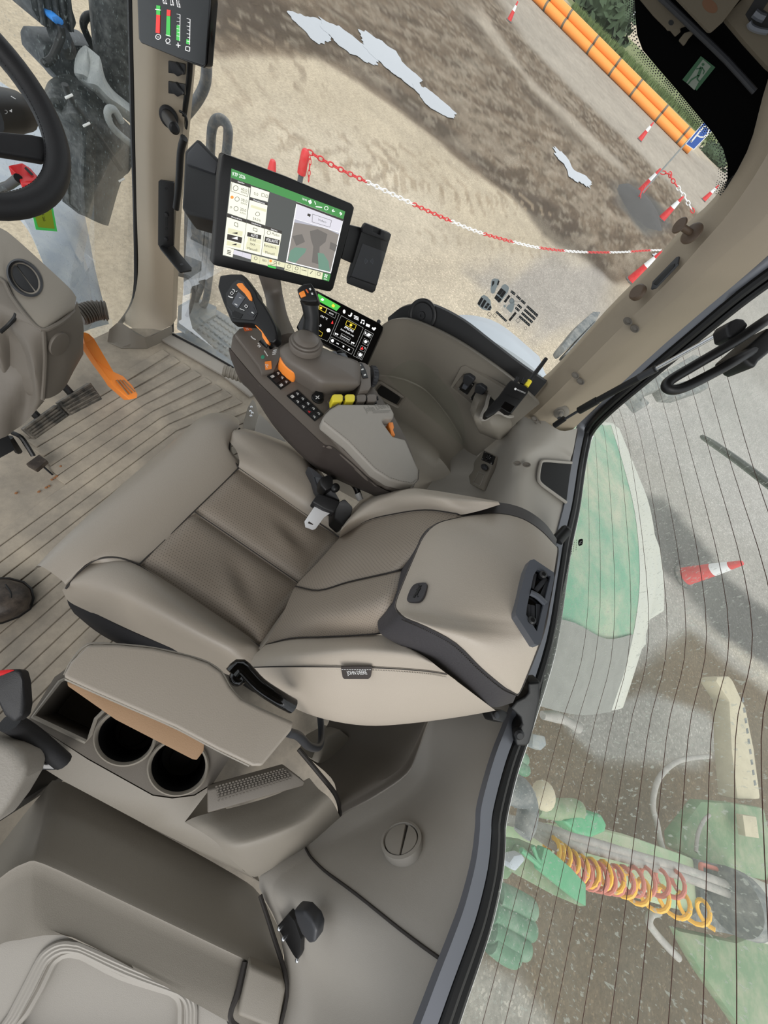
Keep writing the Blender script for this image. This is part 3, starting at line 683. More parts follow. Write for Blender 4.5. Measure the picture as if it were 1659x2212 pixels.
# side deck and raised corner round the textured lid
b = MB()
b.prism(Pz([(60, 1556, .448), (190, 1641, .448), (330, 1719, .448), (372, 1725, .448), (420, 1719, .448), (462, 1693, .448), (399, 1776, .448), (470, 1808, .45), (525, 1880, .44), (561, 1905, .43), (321, 1785, .43), (139, 1688, .43), (30, 1620, .43)]), (0, 0, -0.4))
b.done('side_deck', 'taupe', con)
b = MB(); b.net([Pz([(399, 1776, .45), (430, 1762, .452), (520, 1740, .452), (600, 1715, .452), (668, 1680, .455)]), Pz([(440, 1800, .462), (475, 1790, .475), (540, 1772, .475), (620, 1748, .475), (688, 1704, .475)]), Pz([(470, 1822, .475), (505, 1820, .495), (570, 1800, .50), (650, 1768, .50), (708, 1720, .50)]), Pz([(492, 1850, .468), (525, 1838, .49), (590, 1816, .496), (668, 1780, .496), (722, 1738, .493)]), Pz([(545, 1896, .432), (568, 1888, .435), (612, 1860, .435), (664, 1829, .44), (735, 1766, .46)])], 3, 3)
b.done('corner_cover', 'taupe', con, ang=50)
lid = MB().prism(Pz([(448, 1706, .49), (618, 1658, .49), (660, 1690, .49), (655, 1698, .487), (448, 1757, .485)]), (0, 0, -0.05), 0.006, 3).done('lid', 'taupe_dark', con)
b = MB()
TA, TB, TC, TD = [P(*q, z=0.492) for q in ((464, 1697), (617, 1657), (637, 1682), (470, 1733))]
for i in range(7):
    for j in range(22):
        def q(u, v): return TA.lerp(TB, u).lerp(TD.lerp(TC, u), v)
        u0 = (j + (0.25 if i % 2 else 0) + .1) / 22.6; u1 = u0 + 0.6 / 22.6; v0 = (i + .15) / 7; v1 = v0 + .65 / 7
        b.prism([q(u0, v0), q(u1, v0), q(u1, v1), q(u0, v1)], (0, 0, 0.0022))
b.done('grip_pattern', 'taupe_dark', lid, 'textured grip')
b = MB(); b.tube(Pz([(645, 1618, .47), (690, 1672, .475), (722, 1712, .475), (733, 1740, .46), (735, 1768, .455)]), 0.005, 8, 4)
b.done('joint', 'seam', con)

# ------------------------------------------------------------------ big stowed-seat panel at the lower left
pan = thing('folded_seat', 'large taupe folded seat panel with a recessed tray, nearest the camera', 'panel', Vector((-0.4, -0.1, 0.0)))
b = MB()
b.net([Pz([(-60, 1900, .24), (0, 1827, .26), (90, 1715, .29), (139, 1689, .36), (321, 1786, .36), (506, 1889, .36), (561, 1932, .365), (605, 2010, .38)]),
       Pz([(-60, 1930, .30), (0, 1846, .32), (88, 1742, .335), (133, 1726, .385), (316, 1804, .38), (500, 1895, .375), (561, 1938, .38), (608, 2030, .40)]),
       Pz([(-60, 1950, .38), (0, 1873, .40), (68, 1815, .405), (112, 1800, .43), (285, 1872, .43), (505, 1975, .425), (585, 2015, .43), (613, 2080, .44)]),
       Pz([(-60, 1962, .448), (0, 1896, .465), (55, 1862, .47), (98, 1863, .472), (255, 1936, .472), (528, 2066, .472), (596, 2098, .47), (617, 2125, .468)]),
       Pz([(-60, 1972, .443), (0, 1903, .462), (55, 1870, .467), (96, 1873, .468), (252, 1946, .468), (527, 2076, .468), (596, 2106, .466), (617, 2132, .464)]),
       Pz([(-60, 2050, .46), (0, 2000, .477), (55, 1981, .483), (93, 1988, .485), (186, 2030, .485), (502, 2158, .485), (560, 2190, .48), (612, 2212, .475)]),
       Pz([(-60, 2085, .47), (0, 2040, .485), (45, 2030, .488), (120, 2020, .489), (200, 2045, .489), (480, 2200, .489), (540, 2230, .485), (600, 2260, .475)])], 3, 3)
b.done('cover', 'taupe', pan, ang=60)
tz = .481
tr_o = Pz([(-60, 2040, tz), (0, 2030, tz), (60, 2000, tz), (130, 1995, tz), (200, 2020, tz), (480, 2150, tz), (520, 2240, tz), (480, 2420, tz), (-60, 2420, tz)])
def trayring(k):
    base = [(-6, 2240), (20, 2192), (54, 2126), (84, 2068), (100, 2050), (120, 2038), (140, 2034), (160, 2036), (180, 2041), (280, 2085), (388, 2131), (405, 2140), (417, 2152), (423, 2170), (424, 2195), (420, 2260), (400, 2330), (20, 2330)]
    c0 = (210, 2200)
    out = []
    for x, y in base:
        d = math.hypot(x - c0[0], y - c0[1]); s = (d - k) / d; out.append((c0[0] + (x - c0[0]) * s, c0[1] + (y - c0[1]) * s))
    return out
b = MB(); b.holed(tr_o, [PL(trayring(26), z=tz)], (0, 0, -0.02)); b.done('tray', 'taupe_light', pan, 'shallow recessed tray', ang=50, smooth=False)  # same plastic as the cover, lighter tone stands in for brighter light
b = MB()
for k in (2, 10, 18): b.tube([p + Vector((0, 0, 0.001)) for p in PL(trayring(k), z=tz)], 0.0042, 8, 3, closed=True)
b.tube([p + Vector((0, 0, -0.012)) for p in PL(trayring(32), z=tz)], 0.008, 8, 3, closed=True)
b.done('tray_ridge', 'taupe_light', pan)
b = MB(); b.prism(Pz([(540, 2084, .497), (612, 2116, .495), (618, 2135, .495), (600, 2230, .495), (512, 2196, .497)]), (0, 0, -0.06), 0.008, 3); b.done('end_block', 'taupe', pan)
b = MB(); b.tube(Pz([(530, 2077, .474), (515, 2140, .482), (500, 2178, .484), (498, 2200, .484), (512, 2216, .484), (560, 2240, .482)]), 0.006, 8, 4); b.done('groove', 'seam', pan, 'dark gap beside the end block')
b = MB(); b.tube(Pz([(562, 1934, .447), (590, 2020, .463), (620, 2128, .474), (604, 2225, .478)]), 0.004, 8, 4); b.done('edge_gap', 'seam', pan)

# latch on the rear panel
lpl0 = tang(WB, [(625, 1985), (650, 2050), (670, 2000)]); ll = lambda pts, h: [PP(x, y, (lpl0[0] + lpl0[1] * h, lpl0[1])) for x, y in pts]
lt = thing('door_latch', 'black latch with rounded knob on the pale panel left of the tray', 'latch', PP(640, 2030, lpl0))
MB().prism(ll([(598, 2002), (622, 1974), (636, 1990), (650, 2030), (648, 2062), (642, 2076), (632, 2062)], .012), -lpl0[1] * .014, .002).done('bracket', 'black', lt)
MB().prism(ll([(632, 1966), (655, 1968), (676, 1990), (684, 2012), (680, 2038), (668, 2042), (650, 2020), (640, 1996)], .035), -lpl0[1] * .024, .007, 3).done('knob', 'dark_grey', lt)
for q in ((603, 2006), (612, 2028), (642, 2074)): MB().ell(ll([q], .012)[0], (.004, .004, .004), n=10).done('screw', 'chrome', lt)

# round vent on the rear panel
vpl = tang(WB, [(868, 1772), (905, 1840), (830, 1840)], .007)
vt = thing('round_air_vent', 'round taupe air vent on the pale rear panel left of the seat', 'air vent', PP(868, 1819, vpl))
vn = vpl[1]
b = MB(); out_ = [PP(x, y, vpl) + vn * 0.004 for x, y in circ((868, 1818), 40, 40, 46, 0.9)]; inn = [PP(x, y, vpl) + vn * 0.006 for x, y in circ((868, 1818), 34, 40, 40, 0.9)]
i2 = [PP(x, y, vpl) + vn * 0.001 for x, y in circ((868, 1818), 32.5, 40, 38.5, 0.9)]
o3 = [PP(x, y, vpl) - vn * 0.02 for x, y in circ((868, 1818), 41, 40, 47, 0.9)]
b.grid([o3, out_, inn, i2], True); b.done('bezel', 'taupe_light', vt, ang=50)
b = MB(); b.face([PP(x, y, vpl) + vn * 0.0005 for x, y in circ((868, 1818), 33, 40, 39, 0.9)]); b.done('gap', 'seam', vt)
L1 = [(866, 1852), (862, 1838), (861, 1822), (866, 1806), (874, 1795), (880, 1791)]
full_ = circ((868, 1818), 31, 64, 36.5, 0.9)
def side(sg):
    return [p for p in full_ if sg * ((p[0] - 866) * (1791 - 1852) - (p[1] - 1852) * (880 - 866)) > 40]
def flap(sg, sh):
    pts = side(sg); c = (sum(p[0] for p in pts) / len(pts), sum(p[1] for p in pts) / len(pts))
    pts.sort(key=lambda p: math.atan2(p[1] - c[1], p[0] - c[0]))
    b = MB(); b.prism([PP(x, y, vpl) + vn * 0.005 for x, y in pts], -vn * 0.008, 0.0015); return b.done('flap', 'taupe_light', vt)
flap(1, 0); flap(-1, 0)

# instructor seat corner and its belt buckle
st_ = thing('instructor_seat', 'corner of a pale grey instructor seat cushion at the left edge', 'seat', P(0, 1680, z=0.5))
b = MB(); b.prism(Pz([(-70, 1560, .60), (-10, 1588, .60), (30, 1608, .60), (52, 1630, .60), (61, 1655, .60), (52, 1682, .60), (20, 1735, .60), (-30, 1800, .60), (-120, 1760, .60)]), (0, 0, -0.09), 0.022, 4)
b.done('cushion', 'pad', st_)
b = MB(); b.prism(Pz([(-40, 1640, .49), (40, 1650, .49), (30, 1740, .49), (-40, 1800, .49)]), (0, 0, -0.48)); b.done('pedestal', 'black', st_)
bk = thing('belt_buckle', 'black seat belt buckle with red button at the left edge', 'seat belt buckle', P(100, 1630, z=0.46))
b = MB(); b.tube(Pz([(22, 1560, .60), (70, 1590, .54), (136, 1645, .47)]), 0.014, 12, 4); b.done('stalk', 'black_soft', bk)
b = MB(); b.prism(Pz([(-14, 1452, .665), (14, 1446, .665), (44, 1444, .665), (50, 1470, .66), (54, 1520, .645), (50, 1545, .64), (30, 1562, .635), (8, 1545, .64), (-14, 1500, .655)]), (0.0, 0.0, -0.035), 0.006, 3); b.done('housing', 'black_soft', bk)
b = MB(); b.prism(Pz([(-20, 1450, .668), (16, 1446, .668), (30, 1447, .668), (4, 1458, .668), (-20, 1464, .668)]), (0, 0, -0.02), 0.002); b.done('release_button', 'red', bk, 'red release button')
b = MB(); b.prism(Pz([(46, 1628, .47), (78, 1612, .47), (130, 1650, .465), (122, 1664, .46), (78, 1664, .46)]), (0, 0, -0.03), 0.004); b.done('anchor_plate', 'black_gloss', bk)
b = MB(); b.lathe([(.008, 0), (.008, .006), (.005, .008), (0, .008)], P(119, 1616, z=.485), Vector((.3, .3, 1)), 6); b.done('bolt', 'chrome', bk)
# ------------------------------------------------------------------ driver seat
seat = thing('driver_seat', 'taupe leather driver seat with a charcoal band round the headrest', 'seat', Vector((0.30, 0.12, 0.0)))
def zrow(lst): return Pz(lst)
cu = bpy.data.objects.new('seat_cushion', None)
# front roll of the cushion
b = MB()
rows = [zrow([(70, 1232, .40), (130, 1200, .40), (250, 1085, .40), (380, 970, .40), (450, 905, .40), (505, 900, .40), (516, 912, .40)]),
        zrow([(76, 1226, .45), (120, 1180, .46), (235, 1072, .46), (362, 962, .46), (440, 898, .46), (490, 893, .46), (517, 908, .45)]),
        zrow([(84, 1222, .49), (150, 1163, .50), (270, 1058, .505), (385, 962, .505), (448, 908, .505), (488, 903, .50), (517, 916, .49)]),
        zrow([(104, 1232, .505), (180, 1168, .52), (300, 1075, .525), (410, 990, .525), (462, 935, .525), (490, 922, .52), (515, 922, .50)]),
        zrow([(138, 1258, .505), (205, 1200, .525), (330, 1118, .53), (440, 1035, .53), (490, 985, .53), (492, 958, .525), (504, 938, .505)]),
        zrow([(142, 1270, .495), (196, 1214, .515), (300, 1219, .515), (420, 1106, .515), (513, 1011, .515), (496, 975, .515), (497, 952, .495)]),
        zrow([(146, 1276, .47), (200, 1222, .49), (302, 1226, .49), (424, 1112, .49), (518, 1016, .49), (501, 976, .49), (501, 955, .475)])]
b.net(rows, 4, 4)
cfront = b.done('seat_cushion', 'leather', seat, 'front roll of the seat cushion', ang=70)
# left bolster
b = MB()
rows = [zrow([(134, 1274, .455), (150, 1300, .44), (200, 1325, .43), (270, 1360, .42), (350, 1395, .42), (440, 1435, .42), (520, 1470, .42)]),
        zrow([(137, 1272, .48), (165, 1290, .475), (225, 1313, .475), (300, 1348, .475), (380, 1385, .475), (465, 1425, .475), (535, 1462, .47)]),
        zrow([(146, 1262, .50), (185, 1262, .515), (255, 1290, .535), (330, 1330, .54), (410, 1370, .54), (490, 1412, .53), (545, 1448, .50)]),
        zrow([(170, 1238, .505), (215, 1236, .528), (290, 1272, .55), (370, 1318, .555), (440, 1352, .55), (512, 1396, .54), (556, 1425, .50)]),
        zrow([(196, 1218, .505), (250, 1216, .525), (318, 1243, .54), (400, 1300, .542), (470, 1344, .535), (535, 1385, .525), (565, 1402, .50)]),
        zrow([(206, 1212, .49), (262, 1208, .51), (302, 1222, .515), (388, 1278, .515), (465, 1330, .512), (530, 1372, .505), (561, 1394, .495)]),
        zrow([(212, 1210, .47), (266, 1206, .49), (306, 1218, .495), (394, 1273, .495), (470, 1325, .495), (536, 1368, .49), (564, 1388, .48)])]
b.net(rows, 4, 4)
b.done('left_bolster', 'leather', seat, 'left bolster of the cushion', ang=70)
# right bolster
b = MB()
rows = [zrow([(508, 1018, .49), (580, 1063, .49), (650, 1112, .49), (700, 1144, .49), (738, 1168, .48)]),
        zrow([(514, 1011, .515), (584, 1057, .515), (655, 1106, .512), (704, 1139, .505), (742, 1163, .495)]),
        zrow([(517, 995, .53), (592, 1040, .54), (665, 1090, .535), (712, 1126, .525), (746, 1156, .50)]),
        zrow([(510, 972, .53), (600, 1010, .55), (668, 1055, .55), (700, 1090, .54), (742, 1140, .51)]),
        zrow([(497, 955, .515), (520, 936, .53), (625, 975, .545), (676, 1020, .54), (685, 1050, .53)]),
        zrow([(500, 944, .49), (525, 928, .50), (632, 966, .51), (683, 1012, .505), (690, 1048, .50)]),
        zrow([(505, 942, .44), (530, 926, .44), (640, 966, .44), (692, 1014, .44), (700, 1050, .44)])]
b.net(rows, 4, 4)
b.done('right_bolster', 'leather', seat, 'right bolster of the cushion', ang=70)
# perforated middle with creases
b = MB(); n_ = 26
c00, c10, c11, c01 = P(300, 1222, z=.512), P(516, 1012, z=.512), P(738, 1166, z=.50), P(562, 1398, z=.50)
rows = []
for i in range(n_ + 1):
    r = []
    for j in range(n_ + 1):
        u, v = i / n_, j / n_
        p = c00.lerp(c10, u).lerp(c01.lerp(c11, u), v)
        cush = min(1, min(u, 1 - u, abs(u - .5) + .02, v + .05, 1 - v + .02) * 9)
        h = 0.016 * cush - 0.006 * math.exp(-((u - .5) / .02) ** 2)
        h -= 0.010 * math.exp(-(((u - .30) + (v - .55) * .45) / .06) ** 2) * math.exp(-((v - .60) / .16) ** 2)
        h += 0.010 * math.exp(-(((u - .20) + (v - .60) * .45) / .06) ** 2) * math.exp(-((v - .62) / .16) ** 2)
        h -= 0.010 * math.exp(-(((u - .80) + (v - .62) * .2) / .05) ** 2) * math.exp(-((v - .66) / .15) ** 2)
        h += 0.008 * math.exp(-(((u - .70) + (v - .62) * .2) / .05) ** 2) * math.exp(-((v - .66) / .15) ** 2)
        r.append(p + Vector((0, 0, h - .004)))
    rows.append(r)
b.grid(rows); set_perf(b.done('seat_insert', 'leather_perf', seat, 'perforated middle of the cushion', ang=80), n_ + 1, n_ + 1)
b = MB()
mA, mB = c00.lerp(c10, .5), c01.lerp(c11, .5)
b.tube([mA + Vector((0, 0, .004)), mA.lerp(mB, .5) + Vector((0, 0, .007)), mB + Vector((0, 0, .004))], .0014, 6, 4)
b.tube([p + Vector((0, 0, .004)) for p in (c00, c10)], .0018, 6); b.tube([p + Vector((0, 0, .005)) for p in (c00, c00.lerp(c01, .5), c01)], .0018, 6); b.tube([p + Vector((0, 0, .005)) for p in (c10, c11)], .0018, 6)
b.tube(Pz([(142, 1272, .498), (168, 1238, .507), (196, 1215, .515), (225, 1205, .522), (262, 1206, .52), (302, 1221, .518)]), .0022, 6, 4)
b.tube(Pz([(515, 1010, .518), (499, 985, .52), (496, 965, .515), (502, 945, .505), (518, 925, .49)]), .0022, 6, 4)
b.done('seam', 'seam', seat)
# back edge roll of the cushion
b = MB(); b.net([zrow([(556, 1400, .50), (620, 1310, .505), (680, 1240, .505), (736, 1166, .50)]), zrow([(562, 1404, .52), (632, 1318, .522), (694, 1246, .522), (745, 1168, .515)]), zrow([(566, 1412, .49), (640, 1325, .49), (702, 1252, .49), (752, 1170, .48)])], 4, 3)
b.done('rear_roll', 'leather', seat, ang=80)
# dark shell under the cushion
b = MB()
b.net([zrow([(144, 1290, .44), (200, 1322, .435), (270, 1358, .43), (350, 1392, .43), (450, 1430, .43)]), zrow([(148, 1306, .42), (200, 1345, .40), (250, 1378, .39), (330, 1410, .39), (430, 1440, .39)]), zrow([(160, 1325, .39), (205, 1362, .36), (250, 1388, .35), (310, 1410, .35), (400, 1440, .35)])], 4, 3, back=(.05, .0, -.02))
b.box((.30, .16, .40), (.46, .44, .09), bev=.02)
b.done('seat_shell', 'black_soft', seat, 'dark plastic shell under the cushion', ang=60)
b = MB(); b.box((.30, .12, .17), (.40, .38, .34), bev=.03); b.box((.30, .10, .02), (.46, .50, .04), bev=.01)
b.done('suspension', 'black', seat)

# backrest: front shape as depth over height, swelling at both sides
def bprof(z): 
    pts = [(.46, .00), (.50, -.03), (.60, -.068), (.69, -.105), (.78, -.128), (.88, -.155), (.95, -.20), (1.0, -.235), (1.04, -.28), (1.08, -.32)]
    for (a, p), (c, q) in zip(pts, pts[1:]):
        if z <= c: return p + (q - p) * (z - a) / (c - a)
    return pts[-1][1]
def onback(px, py, add=0.0, guess=None):
    """where the photo point meets the front of the backrest"""
    v = ray(px, py); lo, hi = 0.2, 1.6
    def f(t):
        q = CAM + v * t
        return q.y - (bprof(q.z) + add)
    a = None
    for i in range(141):
        t = lo + (hi - lo) * i / 140; g = f(t)
        if a is not None and a[1] * g <= 0: 
            t0, t1 = a[0], t
            for _ in range(30):
                m = (t0 + t1) / 2
                if f(t0) * f(m) <= 0: t1 = m
                else: t0 = m
            return CAM + v * t0
        a = (t, g)
    return CAM + v * 1.0
OB = lambda lst, add=0.0: [onback(x, y, add) for x, y in lst]
bl = [(548, 1452), (537, 1440), (550, 1412), (575, 1392)]
# left bolster of the back (front face up to the stitched seam)
b = MB()
rows = [[P(538, 1442, z=.60), P(548, 1418, z=.575), P(566, 1400, z=.55), P(580, 1390, z=.52)],
        [P(600, 1440, z=.66), P(605, 1415, z=.655), P(618, 1395, z=.63), P(630, 1381, z=.60)],
        [P(680, 1440, z=.735), P(685, 1410, z=.74), P(693, 1392, z=.72), P(700, 1378, z=.69)],
        [P(770, 1441, z=.80), P(768, 1408, z=.815), P(766, 1390, z=.80), P(765, 1375, z=.765)],
        [P(850, 1444, z=.86), P(842, 1412, z=.88), P(835, 1392, z=.86), P(826, 1372, z=.825)],
        [P(925, 1450, z=.91), P(905, 1424, z=.92), P(880, 1400, z=.90), P(850, 1384, z=.86)],
        [P(966, 1456, z=.935), P(945, 1440, z=.94), P(920, 1420, z=.925), P(890, 1402, z=.90)]]
b.net(rows, 4, 4); left_b = b.done('left_back_bolster', 'leather_lit', seat, 'left bolster of the backrest', ang=70)
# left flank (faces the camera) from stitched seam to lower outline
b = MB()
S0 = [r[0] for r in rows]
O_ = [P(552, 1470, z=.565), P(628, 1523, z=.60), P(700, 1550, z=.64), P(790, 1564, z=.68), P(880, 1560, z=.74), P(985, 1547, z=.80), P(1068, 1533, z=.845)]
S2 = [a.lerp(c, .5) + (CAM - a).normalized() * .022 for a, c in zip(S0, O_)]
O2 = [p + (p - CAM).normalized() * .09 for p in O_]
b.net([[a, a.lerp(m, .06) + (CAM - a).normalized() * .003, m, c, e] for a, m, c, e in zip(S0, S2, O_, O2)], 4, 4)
b.done('left_flank', 'leather_lit', seat, 'left side of the backrest', ang=70)
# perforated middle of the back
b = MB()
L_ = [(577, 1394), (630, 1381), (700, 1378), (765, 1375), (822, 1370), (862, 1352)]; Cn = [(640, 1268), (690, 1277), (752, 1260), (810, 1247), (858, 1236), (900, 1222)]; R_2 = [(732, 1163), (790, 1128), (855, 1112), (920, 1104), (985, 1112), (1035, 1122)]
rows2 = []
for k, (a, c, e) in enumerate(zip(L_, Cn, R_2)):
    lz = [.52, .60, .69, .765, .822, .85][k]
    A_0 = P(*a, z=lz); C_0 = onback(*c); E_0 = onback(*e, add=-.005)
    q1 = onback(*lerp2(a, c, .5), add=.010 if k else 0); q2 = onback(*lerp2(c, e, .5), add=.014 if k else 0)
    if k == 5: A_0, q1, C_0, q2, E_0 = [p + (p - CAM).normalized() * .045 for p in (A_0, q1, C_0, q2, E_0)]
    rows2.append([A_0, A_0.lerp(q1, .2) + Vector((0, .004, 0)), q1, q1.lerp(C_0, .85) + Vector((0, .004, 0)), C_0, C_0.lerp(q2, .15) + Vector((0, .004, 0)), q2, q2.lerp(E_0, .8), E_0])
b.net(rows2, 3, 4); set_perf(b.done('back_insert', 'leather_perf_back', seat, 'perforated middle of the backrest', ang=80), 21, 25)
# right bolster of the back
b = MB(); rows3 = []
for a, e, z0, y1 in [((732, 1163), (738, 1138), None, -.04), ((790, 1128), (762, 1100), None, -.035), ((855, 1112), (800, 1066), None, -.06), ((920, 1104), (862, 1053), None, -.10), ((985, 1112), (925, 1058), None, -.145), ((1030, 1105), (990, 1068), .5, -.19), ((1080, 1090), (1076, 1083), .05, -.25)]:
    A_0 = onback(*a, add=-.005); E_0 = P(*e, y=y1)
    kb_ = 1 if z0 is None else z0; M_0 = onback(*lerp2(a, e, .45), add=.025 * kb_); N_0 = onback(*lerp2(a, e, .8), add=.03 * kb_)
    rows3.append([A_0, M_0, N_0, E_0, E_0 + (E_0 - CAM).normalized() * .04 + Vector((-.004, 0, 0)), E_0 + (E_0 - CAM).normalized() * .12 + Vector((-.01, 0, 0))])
b.net(rows3, 4, 4); b.done('right_back_bolster', 'leather_lit', seat, 'right bolster of the backrest', ang=70)
b = MB()
b.tube([p + Vector((0, .003, .002)) for p in [r[0] for r in rows2]], .0016, 6, 4); b.tube([p + Vector((0, .003, .002)) for p in [r[4] for r in rows2]], .0016, 6, 4); b.tube([p + Vector((0, .003, .002)) for p in [r[8] for r in rows2]], .0016, 6, 4)
b.tube([p + (CAM - p).normalized() * .002 for p in S0], .0014, 6, 4)
b.done('back_seam', 'seam', seat)
b = MB(); pts = spline(S0, 14)
for i in range(0, len(pts) - 1):
    a, c = pts[i], pts[i + 1]; o = Vector((-.003, -.003, -.0045)); n = (CAM - a).normalized() * .003
    b.tube([a.lerp(c, .2) + o + n, a.lerp(c, .75) + o + n], .0011, 5)
sti = b.done('stitching', 'stitch', seat, 'pale stitching along the left side'); sti['kind'] = 'stuff'
# charcoal band and headrest
bo = [(1108, 1518), (1062, 1527), (1010, 1488), (955, 1448), (890, 1408), (832, 1376), (817, 1358), (820, 1330), (845, 1275), (872, 1220), (900, 1165), (925, 1138), (968, 1112), (1020, 1090), (1075, 1085), (1130, 1098), (1175, 1128), (1203, 1165)]
bi = [(1116, 1500), (1088, 1482), (1040, 1442), (985, 1388), (920, 1352), (872, 1332), (858, 1318), (857, 1300), (872, 1260), (893, 1210), (916, 1160), (945, 1132), (985, 1120), (1030, 1112), (1080, 1110), (1130, 1122), (1172, 1150), (1200, 1182)]
zo = [.88, .86, .885, .90, .89, .865, .85, .852, .86, .868, .872, .876, .885, .90, .915, .935, .955, .97]
bz = [.955, .965, .985, 1.0, .985, .95, .925, .915, .91, .91, .91, .915, .925, .945, .965, .98, .99, .995]
po_ = [P(x, y, z=z) for (x, y), z in zip(bo, zo)]; pi_ = [P(x, y, z=z) for (x, y), z in zip(bi, bz)]
b = MB(); mid_ = [a.lerp(c, .5) + (CAM - a).normalized() * .009 for a, c in zip(po_, pi_)]
bk_ = [a + (a - CAM).normalized() * .05 for a in po_]
b.net([[k, a, a.lerp(m, .12) + (CAM - a).normalized() * .006, m, c] for k, a, m, c in zip(bk_, po_, mid_, pi_)], 3, 4)
band = b.done('headrest_band', 'band', seat, 'charcoal leather band', ang=70)
tp_ = [(1117, 1502), (1125, 1490), (1140, 1455), (1155, 1418), (1165, 1392), (1173, 1368), (1178, 1350), (1182, 1330), (1186, 1305), (1190, 1285), (1194, 1262), (1197, 1245), (1200, 1230), (1202, 1215), (1204, 1202), (1205, 1192), (1205, 1186), (1204, 1182)]
zt = [.955, .965, .99, 1.015, 1.03, 1.042, 1.05, 1.056, 1.06, 1.06, 1.058, 1.054, 1.048, 1.04, 1.03, 1.018, 1.005, .996]
pt_ = [P(x, y, z=z) for (x, y), z in zip(tp_, zt)]
rowsH = []
for k, (c, e) in enumerate(zip(pi_, pt_)):
    u = k / (len(pi_) - 1); bl_ = math.sin(math.pi * u) ** .6
    out = (CAM - c.lerp(e, .5)).normalized()
    q = lambda t, h: c.lerp(e, t) + out * h * bl_
    rowsH.append([c + (c - CAM).normalized() * .01, c + out * .004, q(.10, .018), q(.35, .030), q(.7, .026), q(.92, .012), e, e + (e - CAM).normalized() * .03, e + (e - CAM).normalized() * .10 + Vector((0, .01, 0))])
b = MB(); b.net(rowsH, 4, 4); head = b.done('headrest', 'leather_lit', seat, 'smooth headrest panel', ang=75)
b = MB(); b.tube([p + (CAM - p).normalized() * .003 for p in pi_], .0016, 6, 3); b.tube([p + (CAM - p).normalized() * .001 for p in pt_], .0016, 6, 3); b.done('piping', 'seam', head)
b = MB(); pts = spline([p + (CAM - p).normalized() * .008 for p in [a.lerp(c, .88) for a, c in zip(po_, pi_)]][:6], 16)
for a, c in zip(pts, pts[1:]): b.tube([a.lerp(c, .15), a.lerp(c, .7)], .0010, 5)
b.done('stitching', 'seam', band)
# badge with a leaping deer outline, pressed into the headrest
def hplane(x0, y0, lift):
    """tangent plane of the headrest near a photo point"""
    import mathutils
    bvh = HB
    def hit(x, y):
        v = ray(x, y).normalized(); r = bvh.ray_cast(CAM, v); return r[0]
    A, B, C = hit(x0 - 14, y0 - 10), hit(x0 + 14, y0 - 10), hit(x0, y0 + 14)
    pl = plane3(A, B, C); return (pl[0] + pl[1] * lift, pl[1])
HB = bvh_of(head)
pb = hplane(902, 1280, .001)
z_h = zf(500, 1000, .4521)
bd = MB(); bd.prism([PP(x, y, pb) + pb[1] * .003 for x, y in spline([Vector((x, y, 0)) for x, y in z_h((842, 662), (850, 635), (862, 600), (884, 582), (932, 578), (934, 600), (922, 640), (902, 662), (870, 668))], 3, True) for x, y in [(x, y)]] if False else [PP(q.x, q.y, pb) + pb[1] * .003 for q in spline([Vector((x, y, 0)) for x, y in z_h((842, 662), (846, 635), (862, 600), (886, 580), (932, 577), (935, 600), (922, 640), (902, 664), (870, 669))], 3, True)], -pb[1] * .008, .0012)
badge = bd.done('badge', 'band', head, 'charcoal badge with a leaping deer')
dz_ = z_h((872, 648), (880, 634), (890, 618), (886, 612), (896, 606), (902, 600), (910, 604), (904, 612), (898, 622), (894, 634), (886, 636), (880, 650))
deer = MB(); deer.prism([PP(x, y, pb) + pb[1] * .0042 for x, y in dz_], -pb[1] * .002)
for ln in (((896, 606), (912, 592)), ((902, 600), (898, 588)), ((886, 634), (896, 646))):
    deer.prism([PP(x, y, pb) + pb[1] * .0042 for x, y in quadline(*z_h(*ln), 1.6)], -pb[1] * .002)
# the print belongs to the badge, joined to it as part of its face
deer.done('badge_print', 'black', head)
# vent in the headrest
pv = hplane(1155, 1300, .008)
vz = zf(1059, 950, .3617)
fo = vz((228, 728), (252, 722), (368, 800), (372, 830), (292, 1215), (275, 1232), (255, 1225), (146, 1055), (142, 1030), (205, 780))
fi = vz((270, 782), (350, 822), (345, 850), (268, 1150), (205, 1052), (208, 1010), (248, 820))
def ringplate(outer, inner, pl, th, m, nm, par, bev=.002):
    b = MB(); n = pl[1]
    b.holed([PP(x, y, pl) + n * th for x, y in outer], [[PP(x, y, pl) + n * th for x, y in inner]], -n * (th + .012), -n * (th + .012)); return b.done(nm, m, par, smooth=False)
vf = ringplate(fo, fi, pv, .006, 'mid_grey', 'vent_frame', head)
b = MB(); b.face([PP(x, y, pv) - pv[1] * .001 for x, y in fi]); b.done('vent_dark', 'black_gloss', head)
sl = []
for a, c in (((262, 800), (245, 890)), ((330, 830), (268, 905)), ((345, 850), (300, 955)), ((225, 985), (222, 1085)), ((250, 990), (250, 1120)), ((285, 985), (285, 1110))):
    b = MB(); A, B = [PP(*q, pv) + pv[1] * .001 for q in vz(a, c)]; b.tube([A, B], .0035, 8, flat=(.5, pv[1])); sl.append(b.done('vent_slat', 'dark_grey', head))
b = MB(); b.tube([PP(*q, pv) + pv[1] * .004 for q in vz((232, 918), (275, 940), (322, 985))], .0045, 8, 3); b.done('vent_bar', 'mid_grey', head)
for q in ((303, 815), (237, 1085)):
    b = MB(); c = PP(*vz(q)[0], pv); b.lathe([(.0055, 0), (.0055, .008), (.003, .010), (0, .010)], c, pv[1], 14); b.done('vent_knob', 'black', head)
